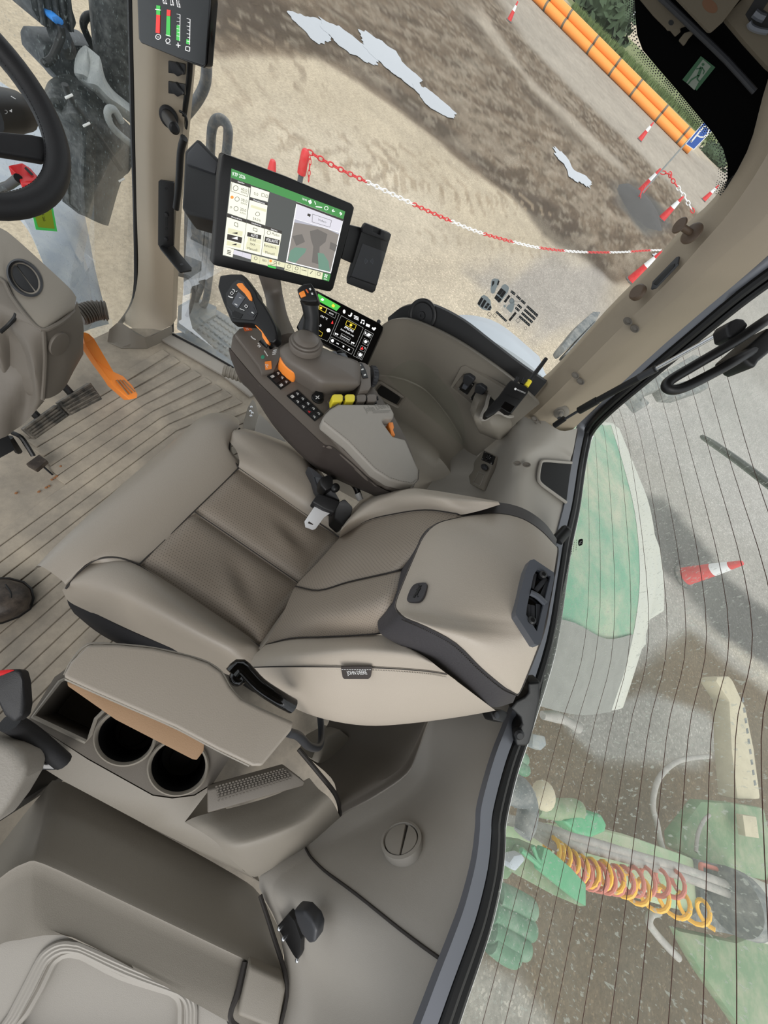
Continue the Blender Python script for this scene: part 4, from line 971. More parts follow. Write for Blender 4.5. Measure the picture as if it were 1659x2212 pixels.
# woven name tag on the left flank
FB = bvh_of([o for o in seat.children if o.name.startswith('left_flank')][0])
HB = FB
pt2 = hplane(772, 1455, .002)
tagp = [(738, 1437), (806, 1437), (802, 1460), (797, 1464), (746, 1464), (742, 1460)]
b = MB(); b.prism([PP(x, y, pt2) + pt2[1] * .004 for x, y in tagp], -pt2[1] * .003, .0005, 1); tg = b.done('name_tag', 'console_side', seat, 'dark woven tag reading JOHN DEERE')
text('JOHN DEERE', (751, 1457), (794, 1456), 8, (pt2[0] + pt2[1] * .004, pt2[1]), 'white_print', tg)
b = MB()
for i in range(12):
    q0, q1 = (741 + i * 5.4, 1442), (741 + i * 5.4 + 3.4, 1442); b.tube([PP(*q, pt2) + pt2[1] * .005 for q in (q0, q1)], .0005, 4)
b.done('tag_stitching', 'white_print', tg)
HB = bvh_of(head)
# left armrest: padded top, brown board below, pivot
AZ = .775
ao = [(135, 1462), (152, 1430), (190, 1392), (250, 1392), (330, 1400), (410, 1418), (450, 1432), (478, 1452), (496, 1484), (520, 1510), (560, 1530), (634, 1562), (630, 1578), (566, 1656), (545, 1656), (470, 1620), (380, 1572), (280, 1528), (200, 1493), (150, 1470)]
def smoothpx(lst, k): return [(q.x, q.y) for q in spline([Vector((x, y, 0)) for x, y in lst], k, True)]
arm = bpy.data.objects.new('left_armrest', None); COL.objects.link(arm); arm.parent = seat; OFF[arm] = OFF[seat]
b = MB(); b.prism(PL(ao, z=AZ), (0, 0, -.05), .012, 4); b.done('armrest_pad', 'leather', arm, 'leather pad of the left armrest')
b = MB(); b.tube([p + Vector((0, 0, -.005)) for p in PL([(137, 1458), (153, 1427), (188, 1391), (250, 1391), (330, 1399), (410, 1417), (452, 1432), (480, 1453), (498, 1485), (522, 1511), (562, 1531), (632, 1562)], z=AZ)], .0018, 6, 4)
b.tube([p + Vector((0, 0, -.008)) for p in PL([(138, 1466), (200, 1494), (280, 1529), (380, 1573), (470, 1621), (540, 1655)], z=AZ)], .0022, 6, 4)
b.done('armrest_piping', 'taupe', arm)
b = MB(); b.prism(Pz([(144, 1472, .72), (210, 1492, .72), (330, 1545, .72), (442, 1600, .72), (440, 1622, .715), (425, 1642, .715), (415, 1640, .715), (250, 1555, .715), (146, 1482, .72)]), (0, 0, -.012), .002); b.done('armrest_board', 'brown_board', arm, 'brown board under the left armrest')
b = MB(); b.tube(Pz([(500, 1455, .70), (520, 1440, .70), (560, 1480, .70), (605, 1510, .70), (632, 1525, .69)]), .013, 12, 4); b.ell(P(515, 1462, z=.69), (.016, .016, .016)); b.done('armrest_pivot', 'black_gloss', arm)
b = MB(); b.tube(Pz([(622, 1582, .68), (645, 1590, .66), (668, 1612, .60), (690, 1612, .52), (694, 1580, .46), (690, 1530, .42)]), .008, 10, 5); b.done('armrest_hose', 'dark_grey', arm)
# ------------------------------------------------------------------ right armrest console
FWD = M3 @ Vector((0, 0, 1))
def F(t, dx=0, dy=0):
    """a plane facing roughly back at the driver, t metres ahead, tilted by dx, dy"""
    n = -(M3 @ Vector((dx, dy, 1))).normalized(); return (CAM + FWD * t, n)
def facing(pl): return (pl[0], pl[1] if pl[1].dot(CAM - pl[0]) > 0 else -pl[1])
cs = thing('armrest_console', 'grey brown control console and armrest right of the driver seat', 'control console', Vector((0.62, 0.15, 0.0)))
K = zf(450, 560, .3014)
TOPZ = .70
b = MB(); b.prism(Pz([(q[0], q[1], TOPZ) for q in [(498, 753), (503, 724), (517, 709), (550, 700), (590, 704), (640, 745), (700, 760), (775, 800), (812, 842), (852, 900), (880, 950), (905, 1020), (896, 1050), (866, 1056), (815, 1048), (722, 967), (700, 961), (619, 885), (561, 828)]]), (0, 0, -.012), .004, 2)
b.done('console_body', 'console', cs)
b = MB()
U_ = Pz([(498, 752, .697), (528, 790, .697), (561, 828, .697), (619, 885, .697), (660, 924, .697), (700, 961, .697), (722, 968, .697), (770, 1008, .697), (816, 1049, .697), (850, 1066, .695)])
D_ = Pz([(505, 782, .62), (518, 822, .60), (545, 850, .585), (588, 916, .575), (628, 962, .57), (672, 1003, .57), (700, 1022, .57), (745, 1044, .57), (793, 1064, .575), (815, 1075, .58)])
b.net([U_, [p.lerp(q, .05) + Vector((-.003, .003, 0)) for p, q in zip(U_, D_)], D_, [q + Vector((.10, .02, -.03)) for q in D_]], 3, 3)
b.done('console_side', 'console_side', cs, 'dark brown side of the console', ang=50)
# raised gate plate with shift marks
gpl = (Vector((0, 0, TOPZ + .012)), UP)
b = MB(); b.prism([PP(x, y, gpl) for x, y in ((508, 722), (517, 711), (549, 702), (582, 716), (600, 735), (602, 752), (606, 772), (592, 800), (566, 806), (560, 790))], (0, 0, -.012), .003); b.done('gate_plate', 'console', cs)
gp2 = (gpl[0] + UP * .0003, UP)
decal([K(( 362, 590), (380, 575), (425, 620), (420, 640), (400, 625))], gp2, 'black_gloss', cs, 'lever_slot')
decal([K((425, 610), (450, 606), (462, 640), (440, 648))], gp2, 'black_gloss', cs, 'lever_slot')
btn = decal([K((250, 490), (300, 484), (316, 508), (262, 516))], gp2, 'orange_dark', cs, 'neutral_button', .001, .003); text('N', K((276, 508))[0], K((290, 506))[0], 5, (gp2[0] + UP * .001, UP), 'white_print', btn)
pb_ = decal([K((405, 740), (450, 734), (453, 786), (409, 793))], gp2, 'orange', cs, 'park_button', .003, .006, 'orange park button'); text('P', K((421, 780))[0], K((440, 778))[0], 10, (gp2[0] + UP * .003, UP), 'white_print', pb_)
decal([circ(K((390, 702))[0], 4, 14)], gp2, 'green_dot', cs, 'green_lamp', .001, .001, 'small green dot')
wl_ = []
for q in (((305, 550), (318, 566)), ((318, 566), (340, 577)), ((355, 600), (366, 612)), ((352, 622), (370, 618)), ((362, 632), (375, 622)), ((400, 655), (412, 672)), ((412, 672), (425, 694)), ((465, 655), (490, 650)), ((460, 668), (488, 664)), ((458, 682), (482, 678)), ((470, 592), (490, 602))):
    a, c = K(*q); wl_.append(quadline(a, c, 2))
decal(wl_, gp2, 'white_print', cs, 'shift_marks')
# orange dial and its mark
b = MB(); dial = [P(x, y, z=TOPZ + .035) for x, y in K((512, 694), (535, 686), (580, 715), (640, 770), (645, 800), (630, 815), (590, 800), (545, 760), (515, 722))]
b.prism(dial, (0, 0, -.04), .006, 3)
od = b.done('orange_dial', 'orange', cs, 'ribbed orange thumb dial')
b = MB()
for i in range(9):
    a = K((518 + i * 13, 716 + i * 11))[0]; c = K((530 + i * 13, 700 + i * 9))[0]; b.tube([P(*a, z=TOPZ + .0345), P(*lerp2(a, c, .5), z=TOPZ + .037), P(*c, z=TOPZ + .035)], .0015, 5)
b.done('dial_rib', 'orange_dark', od)
tp3 = (Vector((0, 0, TOPZ + .0006)), UP)
decal([quadline(*K((650, 845), (685, 862)), 3), quadline(*K((660, 850), (682, 858)), 2)] + outline(circ(K((664, 826))[0], 4, 8), 1.2), tp3, 'white_print', cs, 'throttle_mark')
# switch panels
def panel(name, quad4, nrow, ncol, label, icons):
    pl = (Vector((0, 0, TOPZ + .003)), UP); o = decal([quad4], pl, 'black', cs, name, 0, .004, label)
    A, B, C, D = quad4
    def uv(u, v): return lerp2(lerp2(A, B, u), lerp2(D, C, u), v)
    for i in range(nrow):
        for j in range(ncol):
            u0, u1, v0, v1 = (j + .1) / ncol, (j + .9) / ncol, (i + .1) / nrow, (i + .9) / nrow
            k = decal([[uv(u0, v0), uv(u1, v0), uv(u1, v1), uv(u0, v1)]], pl, 'black_soft', o, 'key', .0012, .0012)
            ic = icons(i, j)
            if ic is None: continue
            c = uv((j + .5) / ncol, (i + .5) / nrow); e1 = lerp2(uv((j + .5) / ncol, (i + .5) / nrow), uv((j + .8) / ncol, (i + .5) / nrow), .9); e2 = uv((j + .5) / ncol, (i + .75) / nrow)
            ux, uy = (e1[0] - c[0], e1[1] - c[1]), (e2[0] - c[0], e2[1] - c[1])
            def q(a, b_): return (c[0] + ux[0] * a + uy[0] * b_, c[1] + ux[1] * a + uy[1] * b_)
            pp = (pl[0] + UP * .0013, UP)
            if ic == 'tri': decal([[q(-.7, .7), q(.7, .7), q(0, -.8)]], pp, 'red', cs, 'hazard_mark', label='red hazard triangle')
            elif ic == 'box': decal(outline([q(-.7, -.6), q(.7, -.6), q(.7, .7), q(-.7, .7)], 1.1) + [quadline(q(-.3, .3), q(.3, -.2), 1.3), quadline(q(-.3, .4), q(.4, .4), 1.2)], pp, 'white_print', cs, 'key_mark')
            else: decal([quadline(q(-.6, .4), q(.5, .3), 1.5), quadline(q(.0, -.6), q(.4, .3), 1.2), quadline(q(-.5, -.5), q(.2, -.6), 1.3), circ(q(-.35, .45), 1.6, 8)], pp, 'white_print', cs, 'key_mark')
panel('switch_panel', K((422, 835), (510, 790), (592, 880), (520, 930)), 3, 2, 'front black switch panel', lambda i, j: 'box' if j == 0 and i != 1 else (None if j == 0 else 'x'))
panel('switch_panel', K((563, 975), (640, 935), (827, 1110), (765, 1158)), 5, 2, 'rear black switch panel', lambda i, j: 'tri' if (i, j) == (3, 0) else ('box' if (i, j) == (0, 0) else 'x'))
b = MB(); kc = P(*K((782, 1000))[0], z=TOPZ); b.lathe([(.0165, 0), (.0165, .003), (.0135, .005), (.0135, .014), (.0125, .016), (0, .016)], kc, UP, 28); kn = b.done('rotary_knob', 'black', cs)
decal([quadline(*K((770, 980), (795, 1000)), 1.6), quadline(*K((795, 978), (770, 1002)), 1.6)], (kc + UP * .0163, UP), 'white_print', kn, 'knob_mark')
# joystick hump with stitched edge
HZ = .757
hump = smoothpx([(604, 752), (612, 742), (628, 736), (660, 740), (700, 752), (730, 766), (777, 782), (782, 800), (780, 824), (772, 830), (730, 830), (694, 827), (672, 812), (645, 796), (618, 776)], 3)
b = MB(); hp = PL(hump, z=HZ)
hc = sum(hp, Vector()) / len(hp)
vs_h = b.grid([[p.lerp(hc, .2) + Vector((0, 0, -.057)) for p in hp], [p.lerp(hc, .06) + Vector((0, 0, -.03)) for p in hp], [p + Vector((0, 0, -.006)) for p in hp], [p.lerp(hc, .08) + Vector((0, 0, .004)) for p in hp], [p.lerp(hc, .35) + Vector((0, 0, .012)) for p in hp], [p.lerp(hc, .95) + Vector((0, 0, .014)) for p in hp]], True)
b.bm.faces.new(vs_h[-1]); b.done('palm_rest', 'console', cs, 'stitched palm rest', ang=70)
b = MB()
for a, c in zip(PL(hump[28:42], z=HZ - .012), PL(hump[29:43], z=HZ - .012)):
    n = (CAM - a).normalized() * .001
    for k in (0.05, .55): b.tube([a.lerp(c, k) + n, a.lerp(c, k + .35) + n], .0008, 4)
b.done('palm_stitching', 'stitch', cs)
b = MB(); b.prism(PL([(776, 780), (790, 784), (801, 793), (802, 835), (798, 842), (775, 847), (780, 825)], z=HZ - .005), (0, 0, -.07), .004); b.done('hump_end', 'console', cs)
pe = (Vector((0, 0, HZ - .004)), UP)
hs = decal([K((1068, 748), (1100, 745), (1125, 790), (1145, 850), (1108, 853), (1090, 800))], pe, 'black', cs, 'side_switches', .001, .003)
for q in ((1085, 762), (1103, 790), (1120, 830)):
    decal([quadline(*K((q[0] - 6, q[1] + 3), (q[0] + 9, q[1] - 3)), 3)], (pe[0] + UP * .0012, UP), 'white_print', hs, 'switch_mark')
b = MB(); e0, e1 = P(798, 815, z=HZ - .035), P(811, 815, z=HZ - .045); ax = Vector((.7, -.72, 0)).normalized()
pr = [(.026, 0), (.028, .002), (.028, .014), (.024, .018), (0, .018)]
b.lathe(pr, P(799, 812, z=HZ - .035), ax, 36)
for i in range(20):
    t = 2 * math.pi * i / 20; u = UP; v = ax.cross(u); c = P(799, 812, z=HZ - .035) + (u * math.cos(t) + v * math.sin(t)) * .028
    b.tube([c + ax * .003, c + ax * .014], .002, 5)
b.done('scroll_wheel', 'dark_grey', cs, 'ribbed scroll wheel')
for i, q in enumerate([((870, 656), (915, 655), (940, 690), (945, 712), (925, 708), (895, 690)), ((925, 668), (975, 662), (1000, 690), (1012, 716), (955, 712), (945, 690))]):
    b = MB(); b.prism(PL(K(*q), z=.755), (0, 0, -.05), .006, 3); b.done('paddle', 'mid_grey', cs)
# four hydraulic levers
b = MB(); b.prism(PL(K((850, 1010), (880, 1052), (935, 1030), (1215, 1030), (1215, 985), (890, 985)), z=TOPZ + .004), (0, 0, -.02), .003); b.done('lever_bed', 'console', cs)
for i, (x0, x1, m) in enumerate(((888, 966, 'yellow'), (980, 1052, 'yellow'), (1064, 1132, 'console'), (1138, 1208, 'console'))):
    z0 = .745
    b = MB(); q = [(x0, 975), (x0 + 14, 966), (x1 - 12, 966), (x1, 978), (x1 - 2, 1012), (x1 - 12, 1020), (x0 + 10, 1020), (x0 + 3, 1012)]
    b.prism(PL(K(*q), z=z0), (0, 0, -.03), .005, 3)
    b.done('hydraulic_lever', m, cs, ['first yellow lever', 'second yellow lever', 'first grey lever', 'second grey lever'][i])
    b = MB(); b.tube(PL(K((x1 + 2, 985), (x1 + 6, 1008)), z=z0 - .003), .0025, 6); b.prism(PL(K((x0 + 6, 1018), (x1, 1018), (x1, 1030), (x0 + 6, 1030)), z=z0 - .012), (0, 0, -.03), .001); b.done('lever_base', 'black', cs)
# armrest pad
PZ = .755
pad_px = K((818, 1140), (840, 1105), (875, 1070), (935, 1036), (1300, 1038), (1335, 1105), (1328, 1138), (1262, 1140), (1250, 1165), (1325, 1268), (1415, 1290), (1510, 1510), (1504, 1580), (1470, 1615), (1390, 1605), (1300, 1580), (1190, 1510), (1000, 1310), (820, 1165))
b = MB(); b.prism(PL(pad_px, z=PZ), (0, 0, -.035), .008, 3); pd = b.done('armrest_pad', 'pad', cs, 'pale grey armrest pad')
b = MB(); pp_ = PL(pad_px, z=PZ - .018); b.tube(pp_[11:], .0015, 5); b.tube([pp_[-1], pp_[0], pp_[1], pp_[2], pp_[3]], .0015, 5)
b.done('pad_piping', 'console', pd)
b = MB(); e_ = PL(K((826, 1158), (1004, 1298), (1194, 1496), (1302, 1566), (1390, 1592), (1466, 1602), (1494, 1574)), z=PZ)
for a, c in zip(e_, e_[1:]):
    m = max(2, int((c - a).length / .006))
    for k in range(m): b.tube([a.lerp(c, (k + .2) / m) + UP * .0005, a.lerp(c, (k + .75) / m) + UP * .0005], .0006, 4)
b.done('pad_stitching', 'console', pd)
ppl = (Vector((0, 0, PZ)), UP)
text('John Deere', K((1128, 1095))[0], K((1300, 1062))[0], 11, ppl, 'grey_print', pd)
decal([quadline(*K((1172, 1088), (1305, 1084)), 1.0)], ppl, 'grey_print', pd, 'underline')
text('SIGNATURE EDITION', K((1182, 1105))[0], K((1298, 1100))[0], 3.2, ppl, 'grey_print', pd)
b = MB(); b.prism(PL(K((1292, 1168), (1325, 1165), (1332, 1205), (1326, 1222), (1342, 1262), (1312, 1268), (1305, 1225), (1296, 1200)), z=.735), (0, 0, -.03), .003); b.done('latch_tab', 'orange', cs, 'small orange release tab')
b = MB(); b.prism(PL(K((815, 1150), (1000, 1320), (1190, 1525), (1300, 1592), (1392, 1618), (1470, 1626), (1470, 1650), (1380, 1650), (1290, 1630), (1150, 1540), (960, 1360), (810, 1180)), z=.712), (0, 0, -.03), .004); b.done('pad_base', 'console', cs)
b = MB(); b.tube(Pz([(690, 985, .56), (668, 1010, .40), (690, 1040, .15)]), .03, 10, 4); b.done('console_arm', 'black', cs)

# command lever with its buttons
LV = zf(450, 570, .1627)
lp = facing(F(.925, .10, -.10))
lv = bpy.data.objects.new('command_lever', None); COL.objects.link(lv); lv.parent = cs; OFF[lv] = OFF[cs]; lv['label'] = 'black command lever with orange rocker'
head_px = LV((150, 150), (290, 130), (440, 130), (500, 175), (640, 370), (660, 440), (740, 540), (830, 690), (895, 830), (917, 930), (905, 1010), (860, 1055), (805, 1040), (700, 880), (620, 800), (560, 790), (310, 775), (290, 740), (190, 500), (122, 300))
hp_ = [PP(x, y, lp) for x, y in head_px]
b = MB(); b.prism(hp_, -lp[1] * .034, .010, 4); b.done('grip', 'black', lv)
def lf(lift): return (lp[0] + lp[1] * lift, lp[1])
decal([LV((235, 400), (330, 255), (390, 212), (470, 240), (580, 420), (602, 500), (655, 650), (610, 745), (560, 748), (325, 722), (250, 560))], lf(.0005), 'black_gloss', lv, 'key_field', .001, .002)
b = MB(); b.prism([PP(x, y, lf(.004)) for x, y in LV((370, 275), (400, 252), (450, 252), (490, 305), (550, 370), (580, 450), (578, 492), (545, 482), (480, 392), (400, 315))], -lp[1] * .005, .0012); b.done('orange_rocker', 'orange', lv)
decal([LV((315, 530), (400, 370), (490, 450), (392, 592))], lf(.0018), 'mid_grey', lv, 'lever_key', .001, .002)
decal([LV((512, 662), (600, 568), (638, 655), (592, 712))], lf(.0018), 'dark_grey', lv, 'lever_key', .001, .002)
decal([LV((250, 540), (322, 640), (328, 705), (256, 582))], lf(.0018), 'dark_grey', lv, 'lever_key', .001, .002)
decal([LV((328, 650), (350, 620), (462, 670), (430, 725), (345, 705))], lf(.0015), 'rubber', lv, 'lever_key', .001, .002)
decal([quadline(*LV(p, q), w_) for p, q, w_ in (((320, 335), (352, 352), 1.5), ((352, 352), (350, 375), 1.4), ((265, 425), (285, 440), 2), ((285, 440), (328, 450), 2.2), ((350, 530), (385, 550), 1.8), ((410, 445), (440, 455), 1), ((575, 640), (602, 660), 2), ((420, 595), (480, 620), 1.2), ((365, 370), (388, 360), 1))] + outline(LV((290, 390), (312, 368), (336, 390), (315, 412)), 1) + outline(LV((480, 562), (500, 540), (524, 565), (505, 588)), 1), lf(.003), 'white_print', lv, 'lever_mark')
b = MB(); b.prism([PP(x, y, lf(-.006)) for x, y in LV((600, 790), (640, 815), (700, 870), (780, 950), (808, 1010), (800, 1068), (770, 1055), (715, 970), (705, 905), (640, 840))], -lp[1] * .012, .003); b.done('trigger', 'orange', lv, 'orange trigger')
b = MB(); b.tube([PP(*LV((830, 980))[0], lp) - lp[1] * .02, P(*LV((820, 1090))[0], z=TOPZ)], .010, 10); b.done('stem', 'black', lv)
# joystick
js = bpy.data.objects.new('joystick', None); COL.objects.link(js); js.parent = cs; OFF[js] = OFF[cs]; js['label'] = 'black joystick with orange button'
T = zf(640, 600, .1326)
jp = facing(F(.885, 0.05, -.25))
b = MB(); b.tube([PP(*q, F(t_)) for q, t_ in (((672, 738), .945), ((671, 718), .935), ((673, 690), .915), ((670, 665), .90), ((667, 648), .893))], [.0235, .021, .0185, .0195, .0215], 20, 5); b.done('shaft', 'black', js)
b = MB(); b.prism([PP(x, y, jp) for x, y in T((10, 190), (60, 140), (120, 100), (240, 90), (275, 145), (330, 285), (347, 350), (330, 392), (200, 395), (80, 378), (45, 320))], -jp[1] * .03, .007, 3); b.done('joystick_head', 'black', js)
jl = lambda h: (jp[0] + jp[1] * h, jp[1])
b = MB(); b.prism([PP(x, y, jl(.003)) for x, y in T((40, 255), (55, 235), (125, 205), (158, 290), (75, 325))], -jp[1] * .005, .001); b.done('joystick_button', 'orange', js, 'square orange button')
b = MB(); b.prism([PP(x, y, jl(.003)) for x, y in T((145, 190), (172, 182), (204, 238), (180, 250))], -jp[1] * .005, .001); b.done('joystick_button', 'orange_dark', js, 'narrow orange button')
for q in (((200, 165), (235, 150), (262, 200), (228, 212)), ((232, 240), (268, 225), (296, 275), (262, 292))):
    k = decal([T(*q)], jl(.0015), 'black_soft', js, 'joystick_key', .001, .003); a, c = T(*q)[0], T(*q)[2]
decal([quadline(*T((212, 172), (238, 200)), 2.2), quadline(*T((236, 168), (218, 200)), 1.4), quadline(*T((246, 248), (272, 276)), 2.2), quadline(*T((270, 246), (250, 276)), 1.4)], jl(.003), 'white_print', js, 'joystick_mark')
b = MB(); bx = (P(667, 735, z=.80) - P(676, 765, z=.765)).normalized(); ba = P(661, 741, z=.785)
b.lathe([(.042, -.012), (.042, .0), (.040, .004), (.036, .004), (.037, .007), (.035, .010), (.030, .010), (.031, .013), (.027, .017), (.022, .020), (.019, .021)], ba, (UP * .8 + bx * .4), 32); b.done('joystick_boot', 'console', js, 'rubber boot of the joystick')

# ------------------------------------------------------------------ big touch monitor
SCR = {}
def emat(name, c, e=0.9):
    m = mat(name, c, 0.25, var=0.0, spec=0.3); b_ = m.node_tree.nodes['Principled BSDF']
    b_.inputs['Base Color'].links and m.node_tree.links.remove(b_.inputs['Base Color'].links[0])
    b_.inputs['Base Color'].default_value = (0.02, 0.02, 0.02, 1); b_.inputs['Emission Color'].default_value = rgb(*c); b_.inputs['Emission Strength'].default_value = e
for nm, c in (('s_green', (62, 128, 66)), ('s_white', (226, 226, 206)), ('s_cream', (206, 204, 172)), ('s_dark', (72, 74, 72)), ('s_black', (50, 46, 42)), ('s_lilac', (196, 194, 202)), ('s_orange', (230, 140, 60)), ('s_sky', (160, 160, 170)), ('s_mud', (96, 92, 88)), ('s_mud2', (122, 116, 110)), ('s_fender', (96, 128, 112)), ('s_pure', (245, 245, 245)), ('s_bgreen', (70, 176, 68)), ('s_yel', (226, 200, 60)), ('s_red', (220, 50, 50)), ('s_night', (16, 15, 16)), ('s_line', (150, 150, 148)), ('s_barred', (226, 50, 46)), ('s_bargreen', (60, 176, 72))): emat(nm, c)
MZ = zf(450, 320, .21097)
def quadplane(ps, wid):
    rs = [ray(*p) for p in ps]; A = np.array([list(rs[1]), list(-rs[2]), list(rs[3])]).T; t = np.linalg.solve(A, np.array(list(rs[0])))
    ts = [1.0] + list(t); pts = [r * a for r, a in zip(rs, ts)]; k = wid / (pts[1] - pts[0]).length
    return plane3(*[CAM + p * k for p in pts[:3]])
mpl = quadplane([(482, 331), (764, 445), (715, 629), (459, 569)], .335)
mo = thing('touch_monitor', 'large black framed touch monitor with green header on the console', 'monitor', PP(590, 620, mpl))
mb = MZ((140, 75), (165, 55), (800, 290), (1470, 570), (1497, 610), (1480, 680), (1280, 1440), (1250, 1470), (1220, 1468), (60, 1200), (40, 1170), (55, 1080), (110, 300))
b = MB(); b.prism([PP(x, y, mpl) for x, y in mb], -mpl[1] * .03, .004, 2); b.done('monitor_frame', 'black', mo)
ml = lambda h: (mpl[0] + mpl[1] * h, mpl[1])
sc = decal([MZ((237, 208), (1402, 648), (1232, 1362), (145, 1100))], mpl, 's_dark', mo, 'screen', .0006, .0005)
sdec = lambda polys, m, nm, h=.0010: decal(polys, ml(h), m, sc, nm, 0, .0002)
sdec([MZ((237, 208), (1402, 648), (1382, 730), (1180, 655), (905, 548), (230, 300))], 's_green', 'header_bar')
text('RTP 2026', MZ((248, 280))[0], MZ((378, 318))[0], 6.4, ml(.0013), 's_pure', sc)
text('10:41', MZ((962, 528))[0], MZ((1006, 545))[0], 3.6, ml(.0013), 's_pure', sc)
sdec([MZ((1020, 540), (1050, 528), (1060, 560), (1040, 575))] + [quadline(*MZ((1088, 545), (1100, 578)), 1.3), quadline(*MZ((1100, 598), (1165, 608)), 2)] + outline(circ(MZ((1208, 615))[0], 4, 10), 1) + [quadline(*MZ((1268, 638), (1295, 650)), 1.6), quadline(*MZ((1268, 638), (1282, 628)), 1.5), quadline(*MZ((1268, 638), (1278, 654)), 1.5), quadline(*MZ((1342, 664), (1368, 674)), 1.6), quadline(*MZ((1368, 674), (1350, 655)), 1.5), quadline(*MZ((1368, 674), (1350, 686)), 1.5)], 's_pure', 'header_icons', .0014)
# tiles
cards = [((238, 308), (435, 372), (390, 728), (197, 664)), ((440, 378), (628, 440), (608, 550), (428, 500)), ((426, 508), (608, 565), (582, 790), (396, 728)), ((195, 672), (392, 735), (353, 1050), (158, 1005)), ((396, 735), (580, 795), (538, 1098), (357, 1050)), ((585, 795), (755, 850), (708, 1140), (543, 1098))]
sdec([MZ(*c) for c in cards], 's_white', 'screen_layout')
sdec([[MZ(c[0])[0], MZ(c[1])[0], lerp2(MZ(c[1])[0], MZ(c[2])[0], .1), lerp2(MZ(c[0])[0], MZ(c[3])[0], .1)] for c in cards], 's_black', 'screen_print', .0012)
def mt(s, a, c, h, m='s_black', lift=.0013): text(s, MZ(a)[0], MZ(c)[0], h, ml(lift), m, sc)
mt('Getriebe', (300, 348), (368, 368), 2.6, 's_pure'); mt('Maschine', (496, 422), (572, 445), 2.6, 's_pure'); mt('Motorleistung', (462, 536), (575, 572), 2.6, 's_pure'); mt('Motordrehz.', (236, 708), (345, 740), 2.6, 's_pure'); mt('Achsfederung', (440, 770), (540, 800), 2.6, 's_pure'); mt('Getriebe', (640, 835), (705, 855), 2.6, 's_pure')
mt('40,0', (332, 432), (396, 450), 5.4); mt('KM/H', (334, 456), (392, 474), 3.4); mt('30,0', (334, 540), (398, 560), 5.4); mt('KM/H', (334, 568), (392, 586), 3.4); mt('20,0', (324, 636), (386, 656), 5.4); mt('KM/H', (324, 666), (380, 684), 3.4)
mt('0,0', (466, 476), (508, 490), 5.2); mt('54.0 h', (456, 732), (534, 756), 5.0); mt('Modus', (650, 888), (726, 908), 5)
sdec([circ(MZ((243, 503))[0], 3.6, 12)], 's_orange', 'orange_spot', .0012)
sdec(outline(MZ((243, 345), (415, 398), (405, 498), (232, 440)), .8) + outline(circ(MZ((280, 410))[0], 5.4, 10), 1) + outline(circ(MZ((295, 522))[0], 4.8, 10), 1) + outline(circ(MZ((284, 620))[0], 4.8, 10), 1) + outline(circ(MZ((232, 606))[0], 2, 8), .8) + outline(circ(MZ((505, 675))[0], 4.5, 10), .9) + outline(circ(MZ((620, 866))[0], 4, 10), .8) + outline(MZ((548, 462), (575, 470), (572, 500), (545, 492)), .8) + outline(MZ((590, 476), (610, 482), (606, 508), (586, 502)), .8) + outline(MZ((265, 790), (272, 760), (300, 768), (302, 810)), 1) + outline(MZ((458, 840), (462, 815), (500, 828), (498, 858)), 1) + outline(MZ((1068, 676), (1262, 740), (1245, 810), (1062, 755)), .7), 's_black', 'screen_symbols', .0013)
sdec([MZ((205, 815), (355, 855), (345, 905), (197, 870)), MZ((192, 945), (338, 985), (330, 1025), (185, 992)), MZ((408, 908), (542, 945), (535, 985), (400, 955)), MZ((395, 955), (535, 990), (525, 1070), (380, 1030)), MZ((575, 965), (725, 1005), (708, 1110), (558, 1065)), MZ((440, 580), (595, 628), (590, 655), (432, 605))], 's_cream', 'screen_print', .0012)
sdec([MZ((196, 878), (348, 915), (338, 975), (190, 935)), MZ((402, 858), (543, 892), (538, 935), (396, 902)), MZ((582, 905), (732, 942), (722, 992), (574, 958))], 's_black', 'screen_print', .0012)
sdec([MZ((238, 922), (300, 908), (300, 938))], 's_pure', 'screen_symbols', .0014); sdec([MZ((240, 990), (290, 975), (288, 995)), MZ((240, 870), (300, 860), (298, 880))], 's_black', 'screen_symbols', .0014)
mt('AUTO', (436, 902), (506, 918), 5.2, 's_pure', .0014); mt('VOLLAUTO', (590, 950), (712, 976), 5.6, 's_pure', .0014); mt('B.def', (428, 945), (488, 958), 4.8, lift=.0014); mt('MAX.', (428, 992), (484, 1004), 4.8, lift=.0014); mt('Manuell', (400, 1036), (500, 1056), 4.8, lift=.0014); mt('Benutzerd..', (568, 1004), (704, 1034), 4.8, lift=.0014); mt('Manuell', (582, 1078), (676, 1098), 4.8, lift=.0014)
# camera picture
sdec([MZ((905, 548), (1384, 728), (1255, 1282), (797, 1165))], 's_pure', 'picture_edge', .0010)
sdec([MZ((910, 560), (1380, 742), (1340, 860), (885, 722))], 's_lilac', 'picture_bar', .0011)
sdec([MZ((905, 550), (1384, 728), (1378, 748), (900, 568))], 's_black', 'picture_header', .0012)
sdec([MZ((885, 725), (1342, 868), (1250, 1270), (808, 1158))], 's_mud2', 'picture_field', .0011)
sdec([MZ((885, 725), (1342, 868), (1338, 885), (1200, 820), (1050, 790), (880, 760))], 's_sky', 'picture_sky', .0012)
sdec([MZ((1040, 850), (1120, 830), (1220, 880), (1200, 960), (1140, 1010), (1130, 1190), (1060, 1170), (1075, 1010), (1050, 930)), MZ((860, 900), (960, 880), (990, 960), (900, 1000)), MZ((1250, 960), (1320, 990), (1300, 1060), (1240, 1030))], 's_mud', 'picture_print', .0012)
sdec([MZ((815, 1150), (840, 1050), (890, 1015), (1005, 1028), (990, 1070), (930, 1130), (890, 1178)), MZ((1130, 1240), (1120, 1070), (1180, 1080), (1230, 1160), (1245, 1265))], 's_fender', 'picture_print', .0013)
